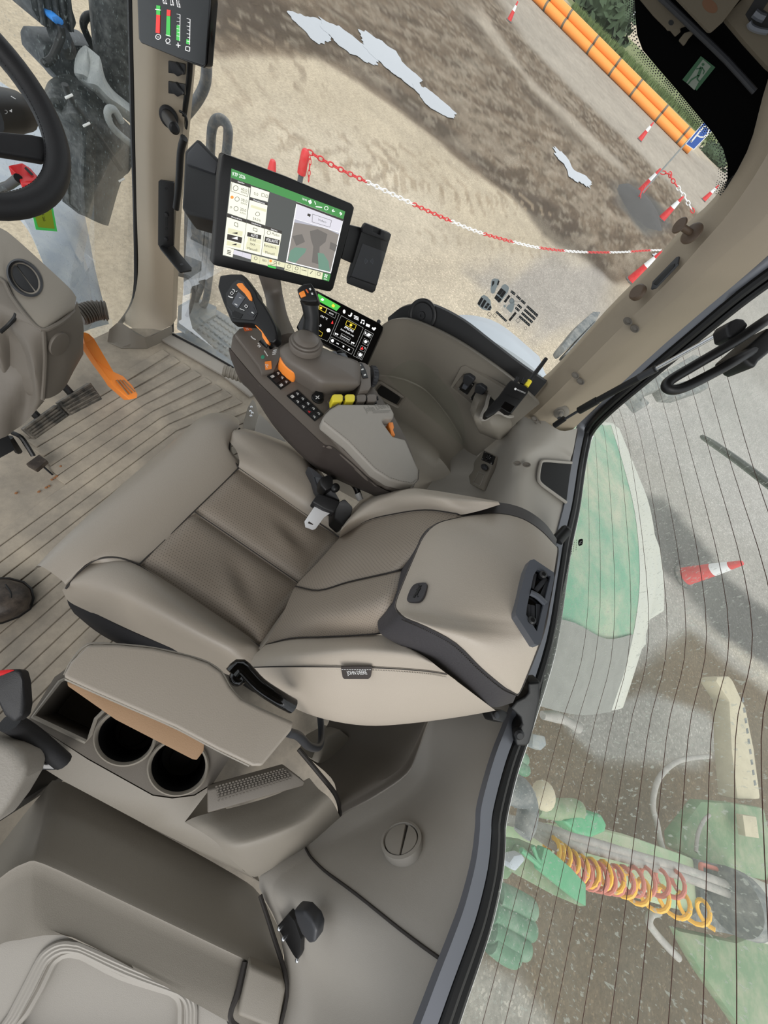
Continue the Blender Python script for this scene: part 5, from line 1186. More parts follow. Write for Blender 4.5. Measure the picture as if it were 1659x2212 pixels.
sdec([MZ((1012, 690), (1020, 668), (1050, 680), (1042, 706))], 's_black', 'camera_icon', .0013); mt('Video', (1120, 740), (1205, 768), 3.4, 's_dark', .0013)
# bottom row of softkeys
cols = [((158, 1005), (262, 1035), (248, 1118), (148, 1092), 's_white'), ((262, 1040), (350, 1065), (345, 1110), (255, 1085), 's_lilac'), ((352, 1065), (440, 1088), (435, 1140), (345, 1112), 's_lilac'), ((445, 1088), (530, 1110), (522, 1185), (436, 1162), 's_cream'), ((532, 1110), (615, 1132), (608, 1205), (524, 1185), 's_cream'), ((618, 1132), (700, 1152), (692, 1210), (612, 1192), 's_cream'), ((702, 1155), (785, 1175), (778, 1225), (698, 1208), 's_cream'), ((788, 1175), (865, 1195), (855, 1272), (778, 1250), 's_cream'), ((868, 1195), (945, 1215), (935, 1292), (858, 1272), 's_cream'), ((948, 1215), (1022, 1235), (1012, 1312), (938, 1292), 's_cream'), ((1025, 1235), (1100, 1255), (1090, 1330), (1015, 1312), 's_cream'), ((1102, 1255), (1175, 1275), (1162, 1345), (1092, 1330), 's_cream'), ((1178, 1275), (1252, 1295), (1236, 1365), (1165, 1347), 's_green')]
for m_ in ('s_white', 's_lilac', 's_cream', 's_green'): sdec([MZ(*c[:4]) for c in cols if c[4] == m_], m_, 'screen_print', .0012)
sdec([quadline(*MZ((195, 1046), (235, 1056)), 1.6), quadline(*MZ((193, 1062), (232, 1072)), 1.6), quadline(*MZ((190, 1078), (230, 1088)), 1.6), quadline(*MZ((955, 1246), (1005, 1258)), 1.2), quadline(*MZ((1042, 1285), (1068, 1258)), 1.2), quadline(*MZ((790, 1240), (840, 1254)), 1), quadline(*MZ((875, 1262), (920, 1272)), 1), quadline(*MZ((630, 1186), (680, 1196)), 1)] + outline(circ(MZ((826, 1212))[0], 3.6, 10), .9) + outline(circ(MZ((905, 1232))[0], 3.4, 10), .9) + outline(circ(MZ((486, 1128))[0], 3.4, 10), .8) + outline(circ(MZ((683, 1172))[0], 2.8, 10), .8) + outline(circ(MZ((725, 1180))[0], 2, 8), .8) + outline(MZ((1120, 1272), (1148, 1280), (1142, 1306), (1114, 1298)), .9), 's_black', 'screen_symbols', .0014)
mt('EBO', (552, 1156), (595, 1166), 4, lift=.0014); sdec([circ(MZ((638, 1155))[0], 3, 10)], 's_orange', 'softkey_spot', .0014)
sdec([circ(MZ((x, y))[0], 1.5, 8) for x, y in ((1198, 1298), (1214, 1302), (1194, 1316), (1210, 1320))], 's_pure', 'screen_symbols', .0014); mt('MENU', (1182, 1345), (1215, 1352), 2.2, 's_pure', .0014)
sdec([MZ((612, 1195), (694, 1218), (690, 1236), (608, 1216))], 's_bargreen', 'page_mark', .0008)
b = MB(); b.tube([PP(588, 596, mpl) - mpl[1] * .03, P(592, 640, t=1.06), P(600, 690, t=1.03), P(615, 735, t=1.0)], [.030, .026, .030, .034], 12, 5, flat=(.55, FWD)); b.done('monitor_post', 'console', mo, 'brown grey post of the monitor')
# cradle with phone plate at the right of the monitor
ph = thing('phone_charger', 'black wireless charging plate clamped to the right side of the big monitor', 'phone charger', PP(795, 560, mpl))
H3 = zf(360, 250, .32550)
b = MB(); b.prism([PP(x, y, ml(-.008)) for x, y in H3((1215, 725), (1300, 745), (1240, 985), (1160, 950))], -mpl[1] * .012, .003); b.done('cradle_arm', 'black', ph)
b = MB(); b.prism([PP(x, y, mpl) for x, y in H3((1310, 730), (1325, 712), (1480, 775), (1494, 790), (1480, 830), (1385, 1165), (1365, 1178), (1205, 1115), (1205, 1080), (1290, 780))], -mpl[1] * .014, .004); b.done('plate', 'black', ph)
b = MB(); b.prism([PP(x, y, ml(.010)) for x, y in H3((1300, 745), (1325, 714), (1375, 735), (1370, 770), (1420, 795), (1430, 760), (1492, 785), (1478, 840), (1300, 775))], -mpl[1] * .012, .003); b.done('top_clamp', 'black_soft', ph)
b = MB(); b.prism([PP(x, y, ml(.006)) for x, y in H3((1222, 1068), (1392, 1130), (1368, 1178), (1200, 1115))], -mpl[1] * .01, .003); b.done('bottom_lip', 'black_soft', ph)
decal([H3((1300, 848), (1452, 905), (1395, 1122), (1225, 1062))], ml(.0005), 'dark_grey', ph, 'charging_pad')
hl = []
for s in (-1, 1):
    for r in (4, 7, 10):
        c = H3((1342, 965))[0]; pts = [(c[0] + s * r * math.cos(a) * .9, c[1] + r * math.sin(a)) for a in (-.7, -.25, .25, .7)]
        hl += [quadline(p, q, .9) for p, q in zip(pts, pts[1:])]
decal(hl, ml(.0012), 'mid_grey', ph, 'charge_mark')

# ------------------------------------------------------------------ lower touch screen
tpl = facing(F(1.06)); tl = lambda h: (tpl[0] + tpl[1] * h, tpl[1])
ts = thing('touch_screen', 'black lower touch screen with green tab behind the joystick', 'monitor', P(720, 740, t=1.06))
b = MB(); b.prism([PP(x, y, tpl) for x, y in ((679, 628), (684, 627), (820, 698), (828, 706), (826, 714), (793, 787), (787, 789), (644, 714), (640, 706))], -tpl[1] * .02, .003); b.done('screen_frame', 'black_gloss', ts)
b = MB(); b.tube([P(740, 750, t=1.08), P(740, 765, t=1.10), P(735, 775, t=1.04)], .02, 10); b.done('screen_mount', 'black', ts)
b = MB(); b.lathe([(.006, 0), (.006, .004), (.004, .006), (0, .006)], P(818, 696, t=1.07), tpl[1], 12); b.done('corner_stud', 'dark_grey', ts)
sd = lambda polys, m, nm, h=.0010: decal(polys, tl(h), m, ts, nm, 0, .0002)
tt = lambda s, a, c, h, m='s_pure': text(s, T(a)[0], T(c)[0], h, tl(.0013), m, ts)
sd([T((355, 258), (722, 465), (655, 540), (348, 372))], 's_bgreen', 'green_tab')
sd([T((395, 355), (425, 330), (450, 352), (440, 378), (415, 372))], 's_pure', 'speaker_icon', .0013); sd([T((572, 455), (600, 422), (632, 455), (615, 484), (590, 478))], 's_yel', 'home_icon', .0013)
lines_ = []
for poly in (((360, 425), (700, 590), (540, 985), (505, 1035), (340, 960)), ((735, 615), (1092, 815), (960, 1120), (598, 925)), ((572, 962), (940, 1160), (900, 1248), (538, 1050)), ((1125, 840), (1258, 915), (1068, 1340), (930, 1270))): lines_ += outline(T(*poly), .5)
for poly in (((505, 500), (655, 580), (628, 660), (480, 575)), ((740, 905), (882, 985), (860, 1045), (712, 965)), ((1122, 870), (1225, 930), (1205, 985), (1102, 925)), ((1108, 985), (1180, 1030), (1155, 1108), (1082, 1068)), ((1060, 1100), (1135, 1140), (1105, 1210), (1032, 1172)), ((1010, 1200), (1085, 1240), (1055, 1315), (985, 1275))): lines_ += outline(T(*poly), .45)
sd(lines_, 's_line', 'frame_lines')
sd(outline(T((375, 440), (495, 500), (472, 570), (372, 512)), .8) + outline(T((828, 695), (978, 775), (950, 845), (802, 765)), .8) + outline(T((358, 850), (430, 900), (408, 955), (340, 920)), .6) + [circ(T((402, 492))[0], 2.6, 12), circ(T((890, 770))[0], 3, 12)], 's_yel', 'screen_symbols', .0012)
tt('AUTO', (530, 578), (600, 612), 3); tt('19.5 °C', (393, 632), (500, 690), 4.4); tt('3', (372, 785), (400, 800), 4.6); tt('FM/DAB', (782, 818), (925, 895), 5.2); tt('Keine Quelle ausg.', (722, 846), (935, 962), 3.2); tt('Senderliste', (728, 950), (860, 1025), 3)
wi = []
def rel(q, pts): c = T(q)[0]; return [(c[0] + x, c[1] + y) for x, y in pts]
wi += [circ(T((780, 550))[0], 2.8, 12, 4.2), rel((880, 605), [(-5, -1), (-3, 1), (0, 0), (2, -5), (4.5, -4), (3, 2), (0, 4), (-4, 2)])]
for k in (-3, 0, 3): wi.append(rel((978, 655), [(-5, k - 3), (5, k + 1), (5, k + 2.4), (-5, k - 1.6)])); wi.append(circ(rel((1265, 835), [(k * .8, -abs(k) * .8 + 1)])[0], 2.2, 8))
wi += [circ(rel((1075, 715), [(-2.5, 2)])[0], 1.8, 8), circ(rel((1075, 715), [(3, 4)])[0], 1.8, 8), rel((1075, 715), [(-1.6, -5), (5, -3), (4.4, 4), (3.4, 4), (3.9, -1), (-1.4, -2.6), (-1.2, 2), (-2.2, 2)]), rel((1165, 775), [(-3, -4), (5, -1), (3.5, 4.5), (-4.5, 1)])]
for q in ((660, 910), (925, 1055)): wi += [[(x - 4, y - 2.5), (x, y), (x - 4, y + 3)] for x, y in T(q)] + [[(x, y - 1), (x + 4, y + 1.4), (x, y + 4)] for x, y in T(q)]
wi += [circ(T((590, 1025))[0], 3.2, 6, 4), quadline(*T((655, 1062), (692, 1082)), 1.8), circ(T((768, 1118))[0], 1.9, 8, 2.6), circ(T((855, 1170))[0], 2.8, 4), circ(T((525, 855))[0], 4.6, 6), circ(T((1180, 930))[0], 4, 5), circ(T((1130, 1042))[0], 3.4, 6), circ(T((1040, 1255))[0], 4.2, 5), quadline(*T((1128, 880), (1148, 945)), 1), circ(T((1128, 905))[0], 2, 3)]
wi += [circ(T(q)[0], .9, 8) for q in ((1215, 930), (1165, 1042), (1118, 1145), (1072, 1255))]
sd(wi, 's_pure', 'screen_symbols', .0012); sd([T((1042, 1165), (1080, 1118), (1092, 1172)), T((565, 745), (595, 695), (602, 750))], 's_red', 'screen_symbols', .0012)
# ------------------------------------------------------------------ right wall fittings
R5 = zf(800, 500, .3165)
def at5(x, y, **k): return P(*R5((x, y))[0], **k)
HB = bvh_of(wall_right)
def SP(pts, lift=0.0):
    q = [HB.ray_cast(CAM, ray(x, y).normalized())[0] for x, y in pts]
    pl = plane3(*q); return (pl[0] + pl[1] * lift, pl[1])
# power sockets with spring caps
spl = SP([(985, 835), (1060, 850), (1028, 885)], .011); sl5 = lambda h: (spl[0] + spl[1] * h, spl[1])
b = MB(); b.holed([PP(*q, sl5(.004)) for q in R5((548, 1062), (620, 925), (648, 915), (915, 1075), (880, 1140), (735, 1205), (712, 1200))], [[PP(*q, sl5(.004)) for q in R5((562, 1065), (610, 1000), (640, 970), (805, 1090), (790, 1130), (745, 1180), (715, 1195))]], -spl[1] * .012, -spl[1] * .012)
struct(b.done('trim_12', 'taupe', smooth=False), 'taupe surround of the two power sockets')
def socket(cx_, cy_, lab):
    s_ = thing('power_socket', lab, 'socket', PP(*R5((cx_, cy_))[0], spl))
    b = MB(); q = R5((cx_ - 55, cy_ + 45), (cx_ - 10, cy_ - 25), (cx_ + 50, cy_ + 15), (cx_ + 5, cy_ + 85)); b.prism([PP(x, y, sl5(-.002)) for x, y in q], -spl[1] * .006, .001); b.done('socket_plate', 'black', s_)
    for a in ((cx_ - 48, cy_ + 42), (cx_ - 8, cy_ + 78), (cx_ + 42, cy_ + 14), (cx_ - 10, cy_ - 12)):
        b = MB(); b.lathe([(.0028, 0), (.0026, .0015), (0, .002)], PP(*R5(a)[0], sl5(-.001)), spl[1], 10); b.done('screw', 'chrome', s_)
    b = MB(); b.prism([PP(x, y, sl5(.016)) for x, y in R5((cx_ - 28, cy_ - 5), (cx_ - 20, cy_ - 48), (cx_ + 10, cy_ - 52), (cx_ + 48, cy_ - 25), (cx_ + 48, cy_ - 8), (cx_ + 20, cy_ + 25), (cx_ + 5, cy_ + 28), (cx_ - 18, cy_ + 8))], -spl[1] * .018, .004, 3); b.done('cap', 'dark_grey', s_)
    b = MB(); b.prism([PP(x, y, sl5(.012)) for x, y in R5((cx_ - 22, cy_ + 12), (cx_ + 10, cy_ + 30), (cx_ - 5, cy_ + 55), (cx_ - 35, cy_ + 40))], -spl[1] * .014, .003, 2); b.done('cap_tab', 'mid_grey', s_)
socket(655, 1030, 'left power socket with grey spring cap on the right wall')
socket(735, 1098, 'right power socket with grey spring cap, next to the radio')
# cup holder pocket and two-way radio
b = MB()
b.net([Pz([(1032, 875, .765), (1040, 862, .765), (1060, 852, .765), (1085, 852, .765), (1108, 862, .765), (1120, 880, .765), (1118, 905, .765)]),
       Pz([(1024, 905, .735), (1036, 907, .742), (1056, 910, .75), (1080, 914, .752), (1098, 914, .752), (1112, 912, .752), (1116, 918, .75)]),
       Pz([(1036, 935, .66), (1048, 940, .66), (1062, 946, .665), (1078, 950, .68), (1095, 940, .70), (1108, 930, .72), (1112, 926, .725)])], 4, 3, back=(.05, .02, -.02))
chp = b.done('cup_pocket', 'taupe', None, ang=60); tag(chp, 'taupe cup holder on the right wall holding the radio', 'cup holder')
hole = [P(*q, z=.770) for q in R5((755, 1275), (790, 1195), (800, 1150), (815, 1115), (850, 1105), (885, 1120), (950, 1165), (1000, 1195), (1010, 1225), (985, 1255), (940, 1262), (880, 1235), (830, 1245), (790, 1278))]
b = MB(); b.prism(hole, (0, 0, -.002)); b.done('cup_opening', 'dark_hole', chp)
b = MB(); b.tube(spline(hole, 3, True), .006, 8, 1, closed=True); b.done('cup_lip', 'taupe_light', chp)
rd = thing('two_way_radio', 'black two-way radio with short antenna standing in the right wall cup holder', 'radio', at5(900, 1230, z=.72))
rpl = facing((P(1085, 880, z=.845), -FWD)); rl = lambda h: (rpl[0] + rpl[1] * h, rpl[1])
b = MB(); b.prism([PP(*q, rpl) for q in R5((960, 1012), (1060, 1052), (1084, 1072), (1078, 1100), (965, 1242), (935, 1235), (895, 1205), (862, 1235), (800, 1272), (780, 1262), (790, 1225), (845, 1160), (895, 1105))], -rpl[1] * .03, .004, 2); b.done('body', 'black', rd)
b = MB(); b.tube([PP(*R5((1075, 1035))[0], rl(-.012)), PP(*R5((1200, 868))[0], rl(-.012))], [.0068, .0058], 12); b.done('antenna', 'black_soft', rd)
b = MB(); b.tube([PP(*R5((1062, 1058))[0], rl(-.012)), PP(*R5((1088, 1020))[0], rl(-.012))], .0075, 12); b.done('antenna_ring', 'yellow', rd, 'yellow label round the antenna foot')
for q in ((1000, 1012), (1045, 1020)):
    b = MB(); b.tube([PP(*R5((q[0] - 12, q[1] + 22))[0], rl(-.012)), PP(*R5((q[0] + 6, q[1] - 14))[0], rl(-.012))], .0062, 12); b.done('radio_knob', 'black_soft', rd)
decal([R5((920, 1160), (985, 1195), (955, 1238), (892, 1200))], rl(.0005), 'black_gloss', rd, 'display')
decal([quadline(*R5((930 + 8 * i, 1105 + 6 * i), (1010 + 5 * i, 1140 + 4 * i)), 1) for i in range(3)], rl(.0006), 'rubber', rd, 'speaker_grille')
decal([circ(R5((990, 1075))[0], 2.6, 14)], rl(.0006), 'white_print', rd, 'maker_mark'); text('MOTOROLA', R5((1000, 1086))[0], R5((1056, 1108))[0], 3.2, rl(.0006), 'white_print', rd)
# lower connector panel
HB = bvh_of(corner); cpl = SP([(1046, 1000), (1070, 1010), (1030, 1045)], .004); HB = bvh_of(wall_right); cl = lambda h: (cpl[0] + cpl[1] * h, cpl[1])
cp = thing('connector_panel', 'small panel with round plug and rubber cap on the rear of the right wall', 'connector panel', PP(1044, 1012, cpl))
b = MB(); b.prism([PP(*q, cl(.012)) for q in R5((772, 1488), (860, 1532), (762, 1760), (680, 1722), (668, 1660), (715, 1560))], -cpl[1] * .03, .003); b.done('panel_plate', 'taupe', cp)
b = MB(); b.prism([PP(*q, cl(.014)) for q in R5((775, 1498), (852, 1535), (832, 1592), (757, 1558))], -cpl[1] * .004, .001); b.done('plug_plate', 'black', cp)
b = MB(); b.lathe([(.013, 0), (.013, .008), (.010, .008), (.010, .003), (0, .003)], PP(*R5((812, 1545))[0], cl(.014)), cpl[1], 24); pg_ = b.done('round_plug', 'black_soft', cp)
for i in range(6):
    t = i * math.pi / 3; q = R5((812 + 12 * math.cos(t), 1545 + 11 * math.sin(t)))[0]; b = MB(); b.lathe([(.0014, 0), (.0014, .004), (0, .0045)], PP(*q, cl(.017)), cpl[1], 8); b.done('pin', 'chrome', pg_)
for a in ((785, 1510), (768, 1552), (826, 1582)):
    b = MB(); b.lathe([(.0028, 0), (.0026, .0015), (0, .002)], PP(*R5(a)[0], cl(.0145)), cpl[1], 10); b.done('screw', 'chrome', cp)
b = MB(); b.ell(PP(*R5((778, 1608))[0], cl(.022)), (.021, .013, .010), ((PP(*R5((830, 1622))[0], cpl) - PP(*R5((740, 1595))[0], cpl)).normalized(), (PP(*R5((770, 1640))[0], cpl) - PP(*R5((785, 1580))[0], cpl)).normalized(), cpl[1])); b.done('rubber_cap', 'dark_grey', cp)
b = MB(); q = R5((738, 1640), (780, 1660), (748, 1735), (705, 1715)); b.tube([PP(*p, cl(.013)) for p in q], .0014, 6, 1, closed=True); b.done('blank_cover', 'taupe_light', cp)
# shallow tray in the shelf beside the console
shelf = [P(*q, z=.505) for q in R5((25, 1075), (60, 1035), (95, 1050), (215, 1130), (222, 1150), (190, 1195), (165, 1190), (40, 1120))]
b = MB(); b.prism(shelf, (0, 0, -.003)); tb = b.done('shelf_tray', 'taupe_dark', None); tag(tb, 'small oblong tray in the shelf right of the scroll wheel', 'tray')
b = MB(); b.tube([p + Vector((0, 0, .002)) for p in spline(shelf, 3, True)], .006, 8, 1, closed=True); b.done('tray_lip', 'taupe', tb)
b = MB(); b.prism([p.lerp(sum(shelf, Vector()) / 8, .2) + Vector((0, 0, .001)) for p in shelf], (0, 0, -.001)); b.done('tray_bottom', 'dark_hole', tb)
for i, (x, y) in enumerate(((1118, 1001), (1138, 1004))):
    ring_slot(x, y, P(x, y, z=.765).x, .1, 'clip_slot', ['left slot of the pair in the pale corner cover', 'right slot of the pair in the pale corner cover'][i])

# ------------------------------------------------------------------ right rear pillar fittings
C7 = zf(1159, 400, .3014)
hk = thing('coat_hook', 'brown mushroom shaped coat hook on the tan right rear pillar', 'hook', P(1497, 505, x=1.10))
hc1, hc0 = P(1470, 488, x=1.075), P(1492, 503, x=1.095); ax = (hc1 - hc0).normalized()
mat('hook_brown', (92, 76, 62), 0.5)
b = MB(); b.lathe([(.019, 0), (.019, .003), (.015, .006), (0, .006)], P(1495, 505, x=1.095), Vector((-.55, .8, .1)), 28); b.done('hook_base', 'hook_brown', hk)
b = MB(); b.tube([hc0, hc1], .006, 12); b.done('hook_stem', 'hook_brown', hk)
b = MB(); b.lathe([(0, 0), (.011, .0), (.014, .003), (.012, .005), (0, .006)], hc1, ax, 24); b.done('hook_cap', 'hook_brown', hk)
b = MB(); b.lathe([(.017, -.006), (.017, .003), (.014, .006), (0, .006)], P(1377, 631, x=1.092), Vector((-.55, .8, .1)), 28); tag(b.done('cover_plug', 'hook_brown', None), 'brown round plug on the tan pillar below the coat hook', 'plug')
sl7 = thing('latch_plate', 'black slotted latch plate on the tan pillar between plug and coat hook', 'latch plate', P(1436, 590, x=1.10))
b = MB(); pl7 = (P(1436, 590, x=1.09), Vector((-.6, .8, .1)).normalized())
b.prism([PP(*q, pl7) for q in C7((818, 745), (830, 690), (1000, 515), (1022, 508), (1012, 565), (850, 735))], -pl7[1] * .006, .001); b.done('plate', 'dark_grey', sl7)
b = MB(); b.prism([PP(*q, (pl7[0] + pl7[1] * .002, pl7[1])) for q in C7((835, 705), (960, 570), (990, 560), (985, 580), (860, 715))], -pl7[1] * .005, .001); b.done('slot', 'black', sl7)
gs = thing('gas_strut', 'black gas strut with steel rod beside the rear window', 'gas strut', P(1212, 890, x=1.08))
b = MB(); b.lathe([(.022, 0), (.022, .004), (.017, .007), (.010, .007), (.010, .012), (0, .012)], P(1213, 890, x=1.09), Vector((-.9, .3, .2)), 28); b.done('mount_disc', 'taupe', gs)
b = MB(); b.tube([P(1213, 893, x=1.08), P(1209, 904, x=1.05)], .007, 10); b.done('ball_stud', 'chrome', gs)
g0 = P(1208, 912, x=1.03); g1 = P(1578, 712, x=.98); gd = lambda px_, py_: g0.lerp(g1, ((px_ - 1208) / (1578 - 1208)) * .98)
def strut_pt(x, y, f): return P(x, y, x=1.03 + (.98 - 1.03) * f)
b = MB(); b.tube([strut_pt(1198, 919, 0), strut_pt(1219, 904, .02)], .0085, 12); b.done('ball_socket', 'rubber', gs)
b = MB(); b.tube([strut_pt(1219, 906, .02), strut_pt(1252, 886, .1)], .0038, 10); b.done('end_rod', 'dark_grey', gs)
b = MB(); b.tube([strut_pt(1251, 887, .1), strut_pt(1290, 865, .2), strut_pt(1291, 864.5, .2), strut_pt(1418, 796, .52)], [.0105, .0105, .0085, .0085], 16); b.done('cylinder', 'rubber', gs)
b = MB(); b.tube([strut_pt(1380, 816, .45), strut_pt(1414, 798, .52)], .0088, 16); b.done('strut_label', 'dark_grey', gs)
b = MB(); b.tube([strut_pt(1414, 798, .52), strut_pt(1562, 716, .95)], .0048, 12); b.done('piston_rod', 'chrome', gs)
b = MB(); b.tube([strut_pt(1555, 719, .93), strut_pt(1582, 707, 1)], .008, 12); b.done('rod_end', 'rubber', gs)
def wpart(nm, lab):
    o = bpy.data.objects.new(nm, None); COL.objects.link(o); o.parent = wr; OFF[o] = OFF[wr]; o['label'] = lab; return o
hd = wpart('handle', 'thick black looped handle')
HT = .62
ht = lambda x, y, t_=HT: P(x, y, t=t_)
b = MB(); b.tube([ht(1720, 650, .66), ht(1655, 692), ht(1581, 742), ht(1500, 790), ht(1450, 820), ht(1440, 834), ht(1452, 842), ht(1480, 836), ht(1540, 806), ht(1600, 772), ht(1700, 715, .66)], .0085, 14, 5); b.done('grip_bar', 'black', hd)
b = MB(); b.prism([ht(*q) for q in C7((1365, 1010), (1390, 975), (1440, 950), (1490, 955), (1525, 1000), (1480, 1060), (1420, 1100), (1380, 1090))], FWD * .03, .006, 3); b.done('knuckle', 'black_soft', hd)
b = MB(); b.prism([ht(*q) for q in C7((1450, 1210), (1520, 1150), (1680, 1010), (1700, 1180), (1600, 1260), (1570, 1310), (1530, 1290))], FWD * .05, .006, 3); b.done('latch_block', 'black', hd)
# rear latch bracket and right knob
Z8 = zf(1059, 950, .3617)
b_l = wpart('latch', 'black T-shaped latch')
lt8 = P(1100, 1540, z=.80)
lpl = (P(1130, 1545, t=.725), -(M3 @ Vector((0, 0, 1))).normalized()); lpl = facing(lpl)
b = MB(); b.prism([PP(*q, lpl) for q in Z8((225, 1452), (302, 1445), (296, 1560), (268, 1700), (235, 1815), (222, 1832), (155, 1832), (148, 1800), (152, 1742), (190, 1700), (180, 1660), (120, 1605), (155, 1560), (205, 1535), (230, 1510))], FWD * .035, .005, 3); b.done('latch_arm', 'black', b_l)
b = MB(); b.lathe([(.010, 0), (.010, .01), (.006, .014), (0, .014)], PP(*Z8((163, 1745))[0], lpl), lpl[1], 16); b.done('latch_knob', 'black_soft', b_l)
b = MB(); b.prism(Pz([(1058, 1537, .775), (1086, 1532, .785), (1100, 1540, .785), (1090, 1562, .78), (1066, 1556, .775)]), (0, 0, -.03), .005); b.done('latch_foot', 'black', b_l)
b = MB(); b.lathe([(.006, 0), (.006, .003), (.003, .004), (0, .004)], P(1072, 1545, z=.782), UP, 12); b.done('screw', 'dark_grey', b_l)
kb = wpart('knob', 'black round knob')
b = MB(); k0, k1 = P(1203, 1168, z=.80), P(1224, 1144, z=.82); b.tube([k0, k1], [.016, .015], 18); b.lathe([(.015, 0), (.012, .005), (0, .007)], k1, (k1 - k0), 18); b.done('knob_body', 'black', kb)
b = MB(); b.prism(Pz([(1196, 1178, .79), (1206, 1170, .79), (1214, 1180, .79), (1204, 1196, .78)]), (0, 0, -.03), .003); b.done('knob_foot', 'mid_grey', kb)

# ------------------------------------------------------------------ seat belt at the right of the seat
sb = thing('seat_belt_tongue', 'steel seat belt tongue on a black holder at the right of the cushion', 'seat belt', P(720, 1090, z=.55))
b = MB(); b.prism(Pz([(660, 1138, .575), (658, 1126, .575), (682, 1090, .59), (688, 1092, .59), (690, 1088, .592), (722, 1102, .592), (700, 1118, .585), (682, 1142, .575), (676, 1144, .575)]), (0, 0, -.004), .001)
bm_ = b; b.done('tongue', 'steel', sb, 'bright steel tongue')
b = MB(); b.prism(Pz([(665, 1130, .577), (670, 1121, .577), (680, 1124, .577), (676, 1134, .577)]), (0, 0, -.001)); b.done('tongue_slot', 'console_side', sb)
b = MB(); b.prism(Pz([(674, 1084, .605), (682, 1072, .61), (690, 1065, .61), (730, 1080, .61), (735, 1084, .61), (722, 1108, .60), (700, 1100, .60)]), (0, 0, -.03), .005, 3); b.done('tongue_grip', 'black_soft', sb)
b = MB(); b.prism(Pz([(665, 1005, .60), (676, 1012, .61), (700, 1030, .61), (716, 1046, .61), (728, 1068, .605), (736, 1082, .60), (712, 1080, .59), (696, 1070, .59), (684, 1052, .59), (678, 1030, .59)]), (0, 0, -.04), .005, 2); b.done('belt_guide', 'dark_grey', sb)
b = MB(); b.prism(Pz([(692, 1032, .63), (712, 1024, .63), (720, 1034, .63), (720, 1052, .625), (704, 1060, .62), (692, 1048, .62)]), (0, 0, -.04), .004, 2); b.ell(P(724, 1054, z=.62), (.014, .012, .012)); b.done('guide_clip', 'black', sb)
b = MB(); b.prism(Pz([(722, 1090, .60), (745, 1076, .62), (764, 1096, .62), (760, 1112, .60), (742, 1138, .56), (722, 1120, .57)]), (0, 0, -.06), .006, 3); b.done('retractor', 'black', sb)
b = MB(); b.tube(Pz([(714, 1030, .57), (732, 1030, .57), (752, 1036, .56), (768, 1052, .55), (776, 1072, .54)]), .009, 10, 4); b.done('cable', 'rubber', sb)
b = MB(); b.tube(Pz([(772, 1066, .55), (779, 1080, .545)]), .0095, 10); b.done('cable_plug', 'white_print', sb, 'white end of the cable')
# ribbed hose under the console and a bolt plate
def hose(name, pts, r, m, lab, cat, n=10):
    P_ = spline(pts, 30); b = MB(); b.tube(P_, r * .86, 16)
    o = b.done(name, m, None); L = sum((a - c).length for a, c in zip(P_, P_[1:])); b = MB(); acc = 0
    rings_ = []
    step = L / n; nxt = step * .5
    for a, c in zip(P_, P_[1:]):
        d = (c - a).length
        while acc + d >= nxt:
            p = a.lerp(c, (nxt - acc) / d); ax_ = (c - a).normalized()
            b.lathe([(r * .85, -step * .28), (r, -step * .2), (r, step * .2), (r * .85, step * .28)], p, ax_, 18); nxt += step
        acc += d
    q = b.done('hose_rib', m, o); tag(o, lab, cat); return o
hose('ribbed_hose', Pz([(482, 800, .10), (500, 806, .10), (525, 815, .10), (560, 830, .10)]), .026, 'taupe', 'short ribbed taupe hose on the floor below the control console', 'hose', 9)
bp_ = thing('floor_bracket', 'taupe floor bracket with steel bolts between mat and console', 'bracket', P(560, 905, z=0))
b = MB(); b.prism(Pz([(525, 915, .10), (535, 880, .12), (545, 862, .12), (552, 868, .11), (560, 900, .10), (548, 935, .10), (530, 935, .10)]), (0, 0, -.09), .005); b.done('bracket_body', 'taupe', bp_)
for q in ((543, 879), (541, 888), (545, 892), (542, 898)):
    b = MB(); b.ell(P(*q, z=.122), (.006, .006, .004), n=12); b.done('bolt', 'chrome', bp_)
b = MB(); b.prism(Pz([(548, 935, .16), (560, 890, .2), (600, 930, .2), (640, 980, .2), (600, 960, .16)]), (0, 0, -.16), .01); b.done('bracket_box', 'taupe_light', bp_)

# ------------------------------------------------------------------ right front pillar fittings
pd_ = thing('pillar_display', 'black pillar display with red and green bars at the top left', 'display', P(375, 60, x=1.0))
dp = plane3(P(297, 0, x=1.0), P(450, 0, x=.97), P(304, 95, x=1.0)); dl = lambda h: (dp[0] + dp[1] * h, dp[1])
A4 = zf(0, 0, .30139)
b = MB(); b.prism([PP(*q, dp) for q in A4((975, -120), (1500, -120), (1510, 20), (1478, 470), (1460, 488), (1350, 450), (1010, 310), (990, 280))], -dp[1] * .02, .004, 3); b.done('display_frame', 'black_gloss', pd_)
dd = lambda polys, m, nm, h=.0008: decal(polys, dl(h), m, pd_, nm, 0, .0003)
dd([A4((1120, 105), (1147, 108), (1144, 240), (1115, 234)), A4((1196, 68), (1222, 72), (1220, 115), (1194, 112))], 's_barred', 'red_bar')
dd([A4((1120, 38), (1148, 42), (1147, 108), (1120, 105)), A4((1194, 114), (1220, 117), (1218, 262), (1190, 255)), A4((1266, 180), (1290, 184), (1288, 295), (1264, 286)), A4((1336, 280), (1360, 286), (1358, 320), (1334, 312))], 's_bargreen', 'green_bar')
ticks = [quadline(*A4((1290, 105), (1288, 296)), .8), quadline(*A4((1362, 138), (1358, 322)), .8), quadline(*A4((1112, 66), (1152, 72)), 1.2), quadline(*A4((1187, 250), (1222, 260)), 1)]
for i in range(7): ticks += [quadline(*A4((1272 if i % 2 else 1266, 100 + i * 26), (1290, 105 + i * 26)), .7), quadline(*A4((1344 if i % 2 else 1338, 132 + i * 27), (1362, 138 + i * 27)), .7)]
